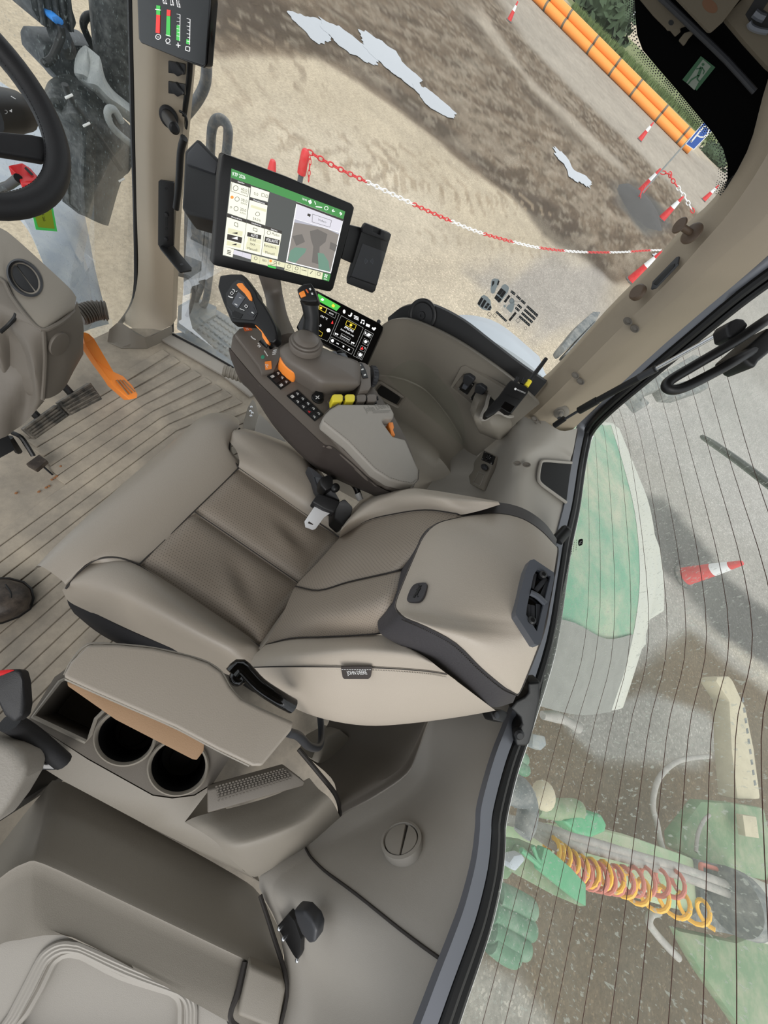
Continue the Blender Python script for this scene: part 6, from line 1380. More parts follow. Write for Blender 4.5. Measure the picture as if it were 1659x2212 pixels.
ticks += outline(circ(A4((1133, 264))[0], 5.5, 12), 1) + [quadline(*A4((1124, 264), (1142, 266)), 1)] + outline(circ(A4((1203, 292))[0], 4.6, 12), 1) + [quadline(*A4((1192, 310), (1222, 318)), 1)] + [quadline(*A4((1275, 305), (1278, 340)), 1.4), quadline(*A4((1262, 322), (1292, 326)), 1.4)] + outline(A4((1332, 332), (1360, 338), (1358, 368), (1330, 360)), 1)
dd(ticks, 's_pure', 'scale_marks', .001)
for i, (s_, a, c) in enumerate((('8.2', (1172, 28), (1200, 30)), ('2.8', (1224, 38), (1250, 42)), ('0.6', (1272, 52), (1296, 58)))): text(s_, A4(a)[0], A4(c)[0], 7, dl(.001), 's_pure', pd_)
def rocker(y0, lab):
    r_ = thing('pillar_socket', lab, 'socket', P(380, y0, x=1.09)); rp_ = (P(380, y0, x=1.085), Vector((-1, -.45, .15)).normalized()); f_ = lambda h: (rp_[0] + rp_[1] * h, rp_[1])
    b = MB(); b.prism([PP(365 + x, y0 + y, rp_) for x, y in ((-2, -15), (34, -8), (34, 16), (-2, 12))], -rp_[1] * .01, .002); b.done('socket_body', 'black', r_)
    b = MB(); b.prism([PP(365 + x, y0 + y, f_(.014)) for x, y in ((0, -10), (14, -12), (26, 6), (30, 14), (18, 20), (6, 10))], -rp_[1] * .018, .003, 2); b.done('socket_flap', 'black_soft', r_)
rocker(146, 'upper black socket on the right front pillar, under the display'); rocker(190, 'lower black socket on the right front pillar, under the display')
k_ = thing('pillar_knob', 'black round knob sticking out of the right front pillar', 'knob', P(368, 258, x=1.08))  # plain round knob on the pillar
b = MB(); a0, a1 = P(362, 252, x=1.09), P(376, 276, x=1.03); b.tube([a0, a1], [.017, .014], 18); b.lathe([(.014, 0), (.013, .006), (.008, .010), (0, .010)], a1, a1 - a0, 18); b.done('knob_cap', 'black', k_)
b = MB(); b.lathe([(.024, 0), (.024, .006), (.018, .010), (0, .010)], P(364, 252, x=1.095), a1 - a0, 24); b.done('knob_base', 'black_soft', k_)
b = MB(); b.tube(Px([(388, 240, 1.10), (398, 246, 1.10), (404, 262, 1.10), (402, 278, 1.10)]), .003, 8, 3); b.done('wire_loop', 'rubber', k_)
br = thing('angle_bracket', 'black steel angle bracket with holes bolted to the right front pillar', 'bracket', P(362, 470, x=1.08))
bpl = (P(360, 460, x=1.075), Vector((-1, -.35, 0)).normalized()); bl5 = lambda h: (bpl[0] + bpl[1] * h, bpl[1])
A5 = zf(0, 450, .30139)
b = MB(); b.prism([PP(x, y, bpl) for x, y in ((342, 392), (346, 389), (374, 393), (376, 397), (375, 530), (348, 540), (341, 528))], -bpl[1] * .006, .001); b.done('bracket_leg', 'black', br)
q0 = [PP(*q, bpl) for q in A5((1140, 258), (1240, 262))]; 
tip = [P(*q, z=q0[0].z - .005) for q in A5((1370, 430), (1300, 455))]
b = MB(); zz = q0[0].z; b.prism([P(*q, z=zz) for q in A5((1145, 280), (1160, 262), (1240, 262), (1262, 290), (1375, 425), (1372, 442), (1298, 455), (1285, 450))], (0, 0, -.006), .001); b.done('bracket_foot', 'black', br)
decal([circ(A5((1302, 402))[0], 4, 14, 2.5)], (Vector((0, 0, zz)), UP), 'dark_grey', br, 'bolt_hole')
decal([circ((359, 407), 3, 12), circ((359, 494), 3, 12), quadline((360, 470), (360, 488), 5)], bl5(.0004), 'dark_hole', br, 'hole')
for q in ((360, 463), (359, 516)):
    b = MB(); b.lathe([(.007, 0), (.006, .004), (0, .005)], PP(*q, bl5(0)), bpl[1], 12); b.done('bracket_screw', 'black_soft', br)
hb = thing('mirror_housing', 'black wedge shaped housing on the pillar left of the big monitor', 'housing', P(430, 390, x=1.02))
hpl = facing(F(1.05, .2, -.3)); A0 = A4
b = MB(); b.prism([PP(*q, hpl) for q in A0((1320, 1075), (1410, 985), (1435, 1000), (1575, 1140), (1570, 1240), (1545, 1575), (1525, 1578), (1330, 1520), (1300, 1490), (1312, 1300))], FWD * .06, .012, 3); b.done('housing_shell', 'black', hb)
b = MB(); b.prism([PP(*q, (hpl[0] - FWD * .006, hpl[1])) for q in A0((1340, 1090), (1412, 1010), (1560, 1160), (1540, 1245), (1330, 1170))], FWD * .02, .005, 2); b.done('housing_ridge', 'dark_grey', hb)
b = MB(); b.tube(Px([(398, 298, 1.08), (390, 330, 1.08), (386, 400, 1.08), (380, 450, 1.08)]), .010, 10, 3); b.done('housing_arm', 'rubber', hb)

# ------------------------------------------------------------------ steering wheel and column
wh = thing('steering_wheel', 'black leather steering wheel with stitched rim at the upper left', 'steering wheel', Vector((.38, .95, .60)))
# centre, plane: rim passes the photo points, radius 0.205
wn = Vector((0.0, -.55, .83)).normalized(); wp = (P(128, 330, z=.84), wn)
rimpx = [(-60, 75), (-20, 92), (30, 135), (72, 195), (105, 265), (126, 330), (118, 385), (88, 420), (45, 440), (0, 452), (-60, 462)]
rp5 = [PP(*q, wp) for q in rimpx]
# least-squares circle in the wheel plane
wu = wn.orthogonal().normalized(); wv = wn.cross(wu)
A_m = np.array([[2 * p.dot(wu), 2 * p.dot(wv), 1] for p in rp5[1:-1]]); b_v = np.array([p.dot(wu) ** 2 + p.dot(wv) ** 2 for p in rp5[1:-1]])
sol = np.linalg.lstsq(A_m, b_v, rcond=None)[0]; wr_ = math.sqrt(sol[2] + sol[0] ** 2 + sol[1] ** 2); wc = wu * sol[0] + wv * sol[1] + wn * (wp[0].dot(wn))
print('WHEEL', wc, wr_)
b = MB(); b.tube([wc + (wu * math.cos(t) + wv * math.sin(t)) * wr_ for t in [2 * math.pi * i / 64 for i in range(64)]], .0215, 16, 1, closed=True); rim_ = b.done('rim', 'black_soft', wh)
b = MB()
for i in range(150):
    t = 2 * math.pi * i / 150; r0 = wr_ - .0205; c = wc + (wu * math.cos(t) + wv * math.sin(t)) * r0 + wn * .006; d = (-wu * math.sin(t) + wv * math.cos(t))
    b.tube([c - d * .0022, c + d * .0022], .0011, 4)
so_ = b.done('rim_stitching', 'rubber', rim_); so_['kind'] = 'stuff'
b = MB(); sp0 = [PP(*q, wp) for q in ((-90, 290), (0, 281), (70, 288), (108, 296), (112, 312), (96, 345), (60, 338), (0, 328), (-90, 335))]; b.prism([p - wn * .002 for p in sp0], -wn * .02, .006, 3); b.done('spoke', 'black_soft', wh)
b = MB(); b.lathe([(.07, -.02), (.07, .0), (.06, .01), (0, .012)], wc - wn * .02, wn, 28); b.done('hub', 'black_soft', wh)
stk = thing('column_stalk', 'black multi function stalk with white symbols behind the steering wheel', 'stalk', P(20, 240, z=.75))
b = MB(); s0, s1 = P(-40, 240, z=.78), P(57, 240, z=.74); b.tube([s0, s0.lerp(s1, .5), s0.lerp(s1, .85), s1], [.040, .040, .036, .022], 20); b.done('stalk_body', 'black', stk)
spl_ = facing(F((s0.lerp(s1, .7) - CAM).dot(FWD) - .06))
decal(outline(circ((12, 242), 4, 12), 1.2) + [quadline((0, 222), (10, 236), 1.5), [(20, 240), (26, 236), (26, 243)], quadline((24, 208), (34, 214), 1.4)], spl_, 'white_print', stk, 'stalk_mark')
rl_ = thing('red_lever', 'red adjusting lever beside the steering column', 'lever', P(50, 375, z=.62))
b = MB(); b.prism(Pz([(14, 356, .63), (48, 350, .63), (66, 362, .63), (84, 382, .63), (78, 392, .63), (58, 398, .62), (44, 394, .62), (36, 374, .62)]), (0, 0, -.03), .006, 3); b.done('lever_body', 'red', rl_)
decal([quadline((54, 362), (70, 378), 5)], (Vector((0, 0, .631)), UP), 'dark_hole', rl_, 'lever_slot')
b = MB(); b.tube([P(40, 385, z=.62), P(20, 400, z=.55), P(-10, 410, z=.5)], .010, 10); b.done('lever_shaft', 'black', rl_)
# column shroud
ds = thing('steering_console', 'grey brown steering column console with round vent at the left edge', 'console', Vector((.35, .95, 0)))
b = MB()
b.net([Pz([(-80, 455, .58), (0, 492, .58), (30, 512, .58), (100, 575, .57), (150, 622, .56), (165, 642, .55)]),
       Pz([(-90, 520, .575), (-5, 560, .575), (20, 590, .57), (80, 652, .565), (120, 680, .56), (162, 662, .545)]),
       Pz([(-90, 600, .57), (0, 602, .57), (25, 640, .565), (55, 680, .56), (90, 712, .55), (158, 672, .535)])], 4, 3)
b.done('console_top', 'taupe', ds, ang=60)
b = MB()
b.net([Pz([(92, 714, .55), (115, 706, .55), (140, 690, .545), (158, 674, .535), (166, 650, .53)]), Pz([(96, 740, .51), (118, 735, .505), (145, 722, .50), (170, 706, .49), (180, 700, .48)]), Pz([(96, 800, .42), (118, 795, .41), (148, 788, .40), (170, 770, .39), (180, 740, .40)]), Pz([(92, 862, .33), (112, 858, .32), (138, 840, .31), (160, 800, .32), (180, 765, .34)])], 3, 3)
b.done('console_cheek', 'taupe_dark', ds, ang=60)
b = MB()
b.net([Pz([(-90, 600, .57), (0, 602, .57), (25, 640, .565), (55, 680, .56), (75, 698, .555), (92, 713, .55)]), Pz([(-90, 640, .52), (-5, 680, .52), (20, 700, .52), (45, 720, .52), (68, 735, .515), (96, 740, .51)]), Pz([(-90, 720, .45), (0, 730, .44), (30, 745, .44), (62, 775, .44), (75, 800, .43), (96, 800, .42)]), Pz([(-90, 840, .33), (0, 850, .33), (35, 850, .33), (62, 845, .33), (80, 862, .33), (92, 862, .33)]), Pz([(-90, 960, .22), (0, 948, .22), (30, 930, .22), (52, 915, .24), (75, 890, .28), (96, 866, .31)])], 3, 3, back=(-.02, .08, 0))
b.done('console_front', 'taupe_dark', ds, ang=60)
b = MB(); b.tube(Pz([(94, 712, .55), (96, 740, .511), (97, 770, .465), (96, 800, .421), (92, 862, .331)]), .005, 8, 3); b.tube(Pz([(-80, 600, .57), (0, 602, .57), (25, 640, .565), (55, 680, .56), (90, 712, .55), (118, 704, .548), (140, 690, .543), (160, 672, .534)]), .005, 8, 3); b.done('console_joint', 'taupe_dark', ds)
b = MB(); b.tube(Pz([(-40, 600, .57), (0, 602, .565), (18, 618, .562), (30, 650, .558), (34, 680, .552), (20, 700, .53), (0, 718, .52)]), .004, 8, 4); b.done('console_gap', 'rubber', ds)
vpl2 = plane3(P(55, 560, z=.572), P(95, 630, z=.562), P(20, 600, z=.572)); vl2 = lambda h: (vpl2[0] + vpl2[1] * h, vpl2[1])
av = bpy.data.objects.new('console_vent', None); COL.objects.link(av); av.parent = ds; OFF[av] = OFF[ds]; av['label'] = 'round vent with two dark flaps'
e_o = circ((53, 600), 47, 40, 33, .85)
b = MB(); b.grid([[PP(x, y, vl2(-.01)) for x, y in e_o], [PP(x, y, vl2(.006)) for x, y in e_o], [PP(x, y, vl2(.008)) for x, y in circ((53, 600), 43, 40, 29, .85)], [PP(x, y, vl2(-.004)) for x, y in circ((53, 601), 37, 40, 23, .85)]], True); b.done('vent_ring', 'dark_grey', av)
b = MB(); b.face([PP(x, y, vl2(-.003)) for x, y in circ((53, 601), 38, 40, 24, .85)]); b.done('vent_well', 'dark_hole', av)
ff = circ((55, 600), 36, 60, 22, .85); cut = lambda p: (p[0] - 36) * (626 - 573) - (p[1] - 573) * (74 - 36)
for sg in (1, -1):
    pts = [p for p in ff if sg * cut(p) > 45]; c = (sum(p[0] for p in pts) / len(pts), sum(p[1] for p in pts) / len(pts)); pts.sort(key=lambda p: math.atan2(p[1] - c[1], p[0] - c[0]))
    b = MB(); b.prism([PP(x, y, vl2(.004)) for x, y in pts], -vl2(0)[1] * .006, .0015); b.done('vent_flap', 'black_soft', av)
ckp = plane3(P(118, 735, z=.505), P(145, 722, z=.50), P(118, 795, z=.41))
b = MB(); cpx = circ((130, 745), 17, 36, 27, .55); b.prism([PP(x, y, (ckp[0] + ckp[1] * .006, ckp[1])) for x, y in cpx], -ckp[1] * .008, .002); b.done('round_cover', 'taupe_dark', ds, 'round cover on the cheek of the console')
hose('bellows_hose', Pz([(170, 682, .33), (190, 675, .33), (210, 670, .33), (232, 672, .33)]), .030, 'taupe_dark', 'ribbed taupe bellows hose sticking out of the steering console', 'hose', 10)
b_o = thing('orange_pedal', 'orange pedal arm with ribbed foot pad in front of the steering console', 'pedal', P(262, 840, z=.02))
op = Pz([(178, 716, .34), (192, 720, .34), (204, 732, .33), (222, 762, .26), (246, 803, .16), (266, 812, .13), (286, 832, .10), (298, 852, .08), (296, 860, .08), (279, 864, .08), (244, 833, .12), (237, 822, .14), (208, 780, .22), (183, 742, .32)])
b = MB(); b.prism(op, Vector((.0, .03, -.03)), .004, 2); b.done('pedal_arm', 'orange', b_o)
b = MB()
for i in range(3): b.tube([P(252 + 7 * i, 822 - i * 0, z=.131 - .004 * i) + Vector((0, 0, .003)), P(278 + 7 * i, 854 - 3 * i, z=.092) + Vector((0, 0, .003))], .0022, 6)
b.done('pad_rib', 'brown_board', b_o)
def ribped(pts, z0, z1, lab, nm):
    p_ = thing(nm, lab, 'pedal', P(*pts[0], z=0)); Q = [P(*pts[0], z=z1), P(*pts[1], z=z1), P(*pts[2], z=z0), P(*pts[3], z=z0)]
    b = MB(); b.prism(Q, Vector((0, .02, -.02)), .003); pad = b.done('pedal_plate', 'pedal_black', p_)
    b = MB()
    for i in range(5):
        v = (i + .5) / 5; b.tube([Q[0].lerp(Q[3], v).lerp(Q[1].lerp(Q[2], v), .05) + UP * .003, Q[0].lerp(Q[3], v).lerp(Q[1].lerp(Q[2], v), .95) + UP * .003], .0045, 6)
    b.done('pedal_rib', 'pedal_black', pad)
    b = MB(); m = sum(Q, Vector()) / 4; b.tube([m + Vector((0, .03, -.02)), m + Vector((0, .16, .12))], .012, 8); b.done('pedal_arm', 'black', p_)
mat('pedal_black', (62, 60, 56), 0.6, bump=.5, bscale=120, dust=((150, 140, 126), .6), dscale=30)
ribped([(125, 870), (196, 826), (222, 862), (152, 898)], .10, .13, 'right ribbed dusty black brake pedal on the floor mat', 'brake_pedal')
ribped([(50, 927), (123, 874), (150, 898), (76, 950)], .10, .13, 'left ribbed dusty black brake pedal on the floor mat', 'brake_pedal')
cl_ = thing('clutch_pedal', 'dark scuffed pedal at the left edge below the steering console', 'pedal', P(5, 970, z=0))
b = MB(); b.prism(Pz([(-40, 955, .12), (18, 938, .12), (33, 972, .10), (-40, 1012, .09)]), Vector((0, .02, -.02)), .004); b.done('pedal_pad', 'rubber', cl_)
b = MB(); b.tube(Pz([(20, 945, .10), (30, 960, .07)]) + [P(40, 975, z=.02)], .01, 8); b.done('pedal_link', 'black', cl_)
fs_ = thing('floor_switch', 'small dirty foot switch with bent rod on the floor mat', 'foot switch', P(80, 1000, z=0))
b = MB(); b.prism(Pz([(55, 1002, .05), (84, 981, .05), (102, 994, .045), (77, 1015, .045)]), (0, 0, -.02), .003); b.done('switch_pad', 'shoe', fs_)
b = MB(); b.tube(Pz([(27, 935, .08), (45, 944, .08), (58, 962, .06), (72, 985, .035)]), .007, 8, 3); b.tube(Pz([(95, 1005, .03), (96, 1010, .015), (114, 1026, .003)]), .003, 6); b.done('switch_rod', 'black', fs_)
crumb = MB()
for x, y in ((118, 1032), (112, 1036), (122, 1029), (131, 1007), (84, 1062), (35, 1065), (106, 1050), (100, 1053)):
    crumb.ell(P(x, y, z=.002), (.006 * random.uniform(.6, 1.2), .004, .003), n=8)
mat('clay', (140, 96, 62), .8); o = crumb.done('mud_crumbs', 'clay', None); tag(o, 'reddish brown dried mud crumbs on the floor mat', 'mud', kind='stuff')
# shoe
sh = thing('shoe', 'scuffed black leather shoe at the left edge on the floor mat', 'shoe', P(20, 1290, z=0))
b = MB()
def shoe_row(z, pts): return Pz([(x, y, z) for x, y in pts])
o1 = [(-60, 1262), (-20, 1250), (20, 1250), (50, 1258), (66, 1272), (71, 1292), (64, 1315), (40, 1332), (5, 1345), (-30, 1350), (-60, 1350)]
cen = Vector((0, 0, 0))
def ringz(sc_, z, dx=0): 
    cx2, cy2 = 0, 1298; return [P(cx2 + (x - cx2) * sc_ + dx, cy2 + (y - cy2) * sc_, z=z) for x, y in o1]
vs_s = b.grid([ringz(1.0, .002), ringz(1.0, .02), ringz(.96, .022), ringz(.96, .045), ringz(.86, .068, -4), ringz(.6, .085, -12), ringz(.3, .095, -20)], True); b.bm.faces.new(vs_s[-1]); b.done('upper', 'shoe', sh, ang=60)
b = MB(); b.grid([ringz(1.05, .0), ringz(1.06, .018), ringz(1.0, .022)], True); b.done('sole', 'rubber', sh)
b = MB(); b.tube([P(x, y, z=.085) for x, y in ((12, 1262), (24, 1282), (22, 1300), (8, 1312))], .0022, 6, 4); b.tube([P(x, y, z=.062) for x, y in ((20, 1262), (34, 1285), (56, 1296))], .002, 6, 4); b.done('seam', 'rubber', sh)
# ------------------------------------------------------------------ front, seen through the windscreen
mat('bonnet', (148, 156, 166), .35, var=.12, vscale=5, dust=((178, 182, 182), .6), dscale=12)  # grey blue carries the sky's reflection, with real dust over it
mat('exhaust', (26, 29, 30), .5, var=.2, vscale=12, dust=((120, 122, 120), .35), dscale=40)
mat('grey_cast', (128, 132, 132), .6, var=.1, dust=((170, 172, 168), .6), dscale=14)
mat('lamp_black', (34, 38, 42), .5, dust=((110, 114, 116), .4), dscale=30)
mat('blue', (42, 130, 214), .4)
bo_ = MB(); bo_.net([Pz([(-60, 140, -.05), (0, 176, -.05), (62, 222, -.05), (118, 285, -.05), (160, 370, -.05), (185, 480, -.05), (200, 560, -.05), (230, 680, -.05)]), Pz([(-90, 200, .02), (-10, 225, .02), (45, 270, .02), (92, 330, .02), (130, 400, .02), (160, 490, .02), (175, 570, .0), (190, 690, .0)]), Pz([(-160, 320, .08), (-120, 350, .08), (-60, 380, .08), (0, 420, .08), (50, 470, .08), (90, 560, .08), (110, 620, .05), (110, 720, .0)])], 4, 4, back=(0, 0, -.05))
o = bo_.done('bonnet', 'bonnet', None, ang=60); tag(o, 'dusty bonnet, grey from painted sky reflection, seen through the windscreen under the steering wheel', 'bonnet')
ex = thing('exhaust_stack', 'tall black exhaust stack in front of the windscreen', 'exhaust', P(250, 240, y=1.75))
b = MB(); b.tube([P(262, 232, y=1.75), P(256, 150, y=1.75), P(250, 60, y=1.75), P(246, -60, y=1.75), P(244, -140, y=1.75)], [.078, .078, .078, .078, .078], 28, 3); b.done('stack_pipe', 'exhaust', ex)
b = MB(); b.net([Py([(188, 148, 1.70), (198, 128, 1.70), (215, 122, 1.68), (228, 170, 1.66), (250, 200, 1.66), (290, 232, 1.66)]), Py([(186, 178, 1.68), (195, 180, 1.64), (212, 186, 1.62), (235, 210, 1.60), (258, 226, 1.60), (292, 250, 1.60)]), Py([(196, 195, 1.72), (205, 200, 1.70), (220, 210, 1.68), (240, 232, 1.66), (262, 250, 1.64), (292, 275, 1.64)])], 4, 4, back=(0, .05, 0)); b.done('stack_flange', 'grey_cast', ex, 'grey dusty flange')
b = MB(); b.net([Py([(135, 232, 1.72), (150, 205, 1.72), (190, 192, 1.74), (230, 220, 1.74), (290, 280, 1.74)]), Py([(134, 250, 1.66), (160, 245, 1.62), (205, 255, 1.62), (245, 290, 1.62), (292, 330, 1.66)]), Py([(156, 290, 1.66), (185, 300, 1.62), (215, 330, 1.62), (250, 350, 1.62), (280, 370, 1.66)]), Py([(166, 360, 1.66), (180, 380, 1.62), (215, 400, 1.62), (245, 400, 1.62), (262, 392, 1.66)]), Py([(170, 462, 1.66), (185, 468, 1.62), (205, 478, 1.62), (225, 486, 1.62), (234, 488, 1.66)])], 4, 4, back=(0, .08, 0)); b.done('stack_shield', 'exhaust', ex, 'black heat shield with dirt spots')
b = MB(); b.tube(Py([(140, 182, 1.58), (150, 208, 1.58), (170, 240, 1.58), (195, 272, 1.58), (225, 312, 1.58), (260, 365, 1.58)]), .010, 10, 4); b.done('cable', 'rubber', ex)
for q in ((148, 207), (186, 268), (262, 388)):
    b = MB(); p = P(*q, y=1.57); b.tube([p + Vector((-.013, 0, -.005)), p + Vector((.013, -.003, .004))], .0035, 8); b.done('cable_tie', 'white_print', ex)
b = MB(); b.tube(Py([(262, 262, 1.56), (248, 238, 1.56), (236, 236, 1.56), (232, 248, 1.56), (240, 270, 1.56), (260, 292, 1.56), (292, 318, 1.56)]), .012, 10, 4); b.done('grey_hose', 'grey_cast', ex)
wlm = thing('work_lamp', 'black finned work lamp with blue plug outside the windscreen', 'work lamp', P(130, 150, y=1.8))
b = MB(); b.prism(Py([(94, 110, 1.85), (100, 95, 1.85), (148, 96, 1.85), (214, 100, 1.85), (216, 170, 1.85), (206, 185, 1.85), (152, 200, 1.85), (138, 182, 1.85), (96, 138, 1.85)]), Vector((0, .10, 0)), .012); b.done('lamp_box', 'lamp_black', wlm)
b = MB(); b.prism(Py([(62, -20, 1.82), (70, 20, 1.82), (86, 50, 1.82), (102, 62, 1.82), (158, 74, 1.82), (168, 52, 1.82), (152, 0, 1.82), (146, -30, 1.82)]), Vector((0, .12, 0)), .01); lb = b.done('lamp_body', 'lamp_black', wlm)
for i in range(5):
    b = MB(); b.tube(Py([(82 + 16 * i, -20, 1.815), (94 + 15 * i, 54 + 3 * i, 1.815)]), .008, 8); b.done('fin', 'lamp_black', lb)
b = MB(); b.prism(Py([(112, 36, 1.78), (124, 34, 1.78), (138, 44, 1.78), (139, 54, 1.78), (128, 58, 1.78), (116, 48, 1.78)]), Vector((0, .04, 0)), .005); b.done('blue_plug', 'blue', wlm, 'blue plug')
b = MB(); b.tube(Py([(131, 56, 1.77), (133, 76, 1.77), (124, 100, 1.77), (112, 126, 1.77), (98, 136, 1.77), (94, 132, 1.77)]), .011, 10, 4); b.done('lamp_cable', 'rubber', wlm)
b = MB(); b.tube([P(128, 74, y=1.80), P(140, 100, y=1.84)], .035, 12); b.done('lamp_foot', 'lamp_black', wlm)
b = MB(); b.tube(Py([(200, 100, 1.84), (186, 72, 1.84), (180, 52, 1.84), (188, 36, 1.84), (208, 32, 1.84)]), .012, 10, 4); b.done('cable_loop', 'rubber', wlm)
stp = thing('windscreen_sticker', 'yellow and green sticker on the windscreen below the steering wheel', 'sticker', P(100, 475, y=1.25))
spl9 = (P(100, 475, y=1.25), Vector((0, -1, 0))); mat('lime', (150, 172, 40), .5); mat('neon', (84, 226, 110), .5)
W9 = zf(0, 150, .18532)
decal([W9((380, 1690), (610, 1570), (668, 1890), (420, 1868))], spl9, 'neon', stp, 'sticker_edge', 0, .001); decal([W9((400, 1690), (590, 1590), (635, 1855), (445, 1838))], spl9, 'lime', stp, 'sticker_face', .0008, .0005)
A9, B9 = W9((475, 1690))[0], W9((520, 1765))[0]; text('6R 260', W9((478, 1660))[0], W9((505, 1770))[0], 5, (spl9[0] - Vector((0, .0015, 0)), spl9[1]), 'black', stp)

# ------------------------------------------------------------------ steps and rails outside the right door
mat('galv', (140, 146, 148), .5, metal=.3, var=.15, vscale=10, dust=((176, 172, 160), .6), dscale=18)
mat('rail_grey', (92, 97, 102), .45, var=.15, dust=((168, 160, 146), .55), dscale=30)
sp_ = thing('entry_step', 'dusty metal step with raised studs outside the right door', 'step', P(440, 700, z=-.3))
b = MB(); b.prism(Pz([(376, 720, -.22), (402, 716, -.22), (468, 668, -.22), (520, 700, -.22), (560, 770, -.22), (505, 800, -.22)]), (0, 0, -.03), .004); tread = b.done('tread', 'galv', sp_)
b = MB()
A_, B_, C_, D_ = [P(*q, z=-.219) for q in ((405, 716), (466, 672), (520, 710), (500, 780))]
for i in range(7):
    for j in range(6):
        u, v = (i + .5 + .25 * (j % 2)) / 7.5, (j + .5) / 6; b.ell(A_.lerp(B_, v).lerp(D_.lerp(C_, v), u), (.012, .012, .006), n=8)
st_o = b.done('stud', 'galv', tread); st_o['kind'] = 'stuff'
b = MB(); b.prism(Pz([(385, 660, -.10), (420, 640, -.10), (468, 662, -.10), (466, 680, -.10), (400, 715, -.10), (382, 705, -.10)]), (0, 0, -.02), .004); b.done('step_bracket', 'galv', sp_)
b = MB(); b.prism(Pz([(376, 728, -.24), (505, 805, -.24), (500, 830, -.3), (370, 750, -.3)]), (0, 0, -.3), .004); b.done('step_riser', 'galv', sp_)
ra = thing('grab_rail', 'grey bent grab rail outside the right door, behind the big monitor', 'rail', P(450, 600, x=1.45))
b = MB(); b.tube(Px([(486, 360, 1.42), (492, 300, 1.42), (492, 276, 1.42), (484, 262, 1.42), (472, 258, 1.42), (461, 268, 1.42), (456, 300, 1.42), (452, 400, 1.42), (448, 520, 1.42), (436, 610, 1.42), (424, 645, 1.42), (424, 660, 1.42), (434, 664, 1.42), (444, 650, 1.42), (452, 600, 1.42), (462, 480, 1.42)]), .016, 14, 5); b.done('rail_tube', 'rail_grey', ra)
b = MB(); b.prism([P(398, 450, x=1.40), P(446, 450, x=1.40), P(436, 560, x=1.40), P(424, 630, x=1.40), P(396, 640, x=1.40)], Vector((.03, .02, 0)), .004); b.done('rail_plate', 'rail_grey', ra)
r2 = thing('mirror_rail', 'grey bent rail outside the right window, below the pillar display', 'rail', P(430, 220, x=1.35))
b = MB(); b.tube(Px([(446, 100, 1.36), (446, 160, 1.36), (440, 190, 1.36), (425, 218, 1.36), (404, 245, 1.36), (390, 262, 1.36)]), .016, 14, 5); b.done('rail_tube', 'rail_grey', r2)
b = MB(); b.tube(Px([(384, 592, 1.3), (404, 598, 1.3), (416, 612, 1.3), (418, 640, 1.3), (410, 668, 1.3), (400, 690, 1.3), (392, 708, 1.3)]), .009, 10, 4); tag(b.done('cable_hose', 'lamp_black', None), 'thin black hose curling down beside the metal step', 'hose')

# ------------------------------------------------------------------ yard: puddles, cones, chain, sign, pipes
mat('cone_red', (205, 48, 52), .5, dust=((190, 120, 110), .3), dscale=12); mat('cone_white', (226, 226, 226), .5); mat('cone_base', (74, 74, 74), .7, dust=((160, 150, 136), .5))
mat('water', (136, 140, 146), .05, spec=1.0, var=.05)
MATS['water'].node_tree.nodes['Principled BSDF'].inputs['IOR'].default_value = 1.6
def puddle(poly, lab, seed):
    q = spline([Vector((*p, 0)) for p in gp(*poly)], 8, True); c = sum(q, Vector()) / len(q); b = MB()
    pts = []
    for p in q:
        d = (p - c); k = 1 + .28 * (mnoise.noise(Vector((p.x * 2.3, p.y * 2.3, seed))) + .6 * mnoise.noise(Vector((p.x * 7, p.y * 7, seed)))); pts.append(Vector((c.x + d.x * k, c.y + d.y * k, GZ + .012 + seed * .003)))
    b.prism(pts, (0, 0, -.004)); o = b.done('puddle', 'water', None, smooth=False); tag(o, lab, 'puddle')
puddle(((626, 28), (648, 30), (690, 48), (708, 70), (712, 90), (690, 96), (660, 72), (636, 48)), 'upper left bright puddle in the muddy track', 1)
puddle(((690, 45), (730, 58), (765, 85), (800, 110), (822, 140), (800, 138), (750, 112), (712, 84)), 'middle bright puddle in the muddy track', 2)
puddle(((784, 70), (810, 80), (850, 110), (880, 145), (912, 175), (916, 190), (880, 186), (840, 152), (800, 118), (780, 88)), 'largest bright puddle in the muddy track', 3)
puddle(((890, 185), (918, 192), (960, 225), (985, 252), (960, 252), (915, 220)), 'narrow puddle at the lower end of the muddy track', 4)
puddle(((1193, 318), (1204, 322), (1226, 345), (1238, 368), (1262, 380), (1278, 396), (1274, 404), (1250, 396), (1232, 386), (1220, 360), (1202, 340)), 'small bright blue puddle beside the stony track', 5)
puddle(((1408, 552), (1416, 548), (1430, 562), (1424, 566)), 'little puddle by the nearest cone below the chain', 6)
def cone_tree(h, lab, loc, grp=None, tilt=0):
    c = thing('traffic_cone', lab, 'traffic cone', loc, grp)
    k = h / .75
    b = MB(); b.lathe([(.19, 0), (.19, .02), (.17, .04), (.14, .045), (.135, .05)], loc, UP, 20); b.done('cone_base', 'cone_base', c)
    b = MB(); b.lathe([(.135 * k, .045), (.09 * k, .40 * k)], loc, UP, 20); b.done('cone_body', 'cone_red', c)
    b = MB(); b.lathe([(.091 * k, .398 * k), (.058 * k, .60 * k)], loc, UP, 20); b.done('cone_sleeve', 'cone_white', c, 'white sleeve')
    b = MB(); b.lathe([(.057 * k, .598 * k), (.036 * k, .73 * k), (.026 * k, .75 * k), (0, .75 * k)], loc, UP, 20); b.done('cone_tip', 'cone_red', c, 'red tip'); return c
gpt = lambda x, y: P(x, y, z=GZ)
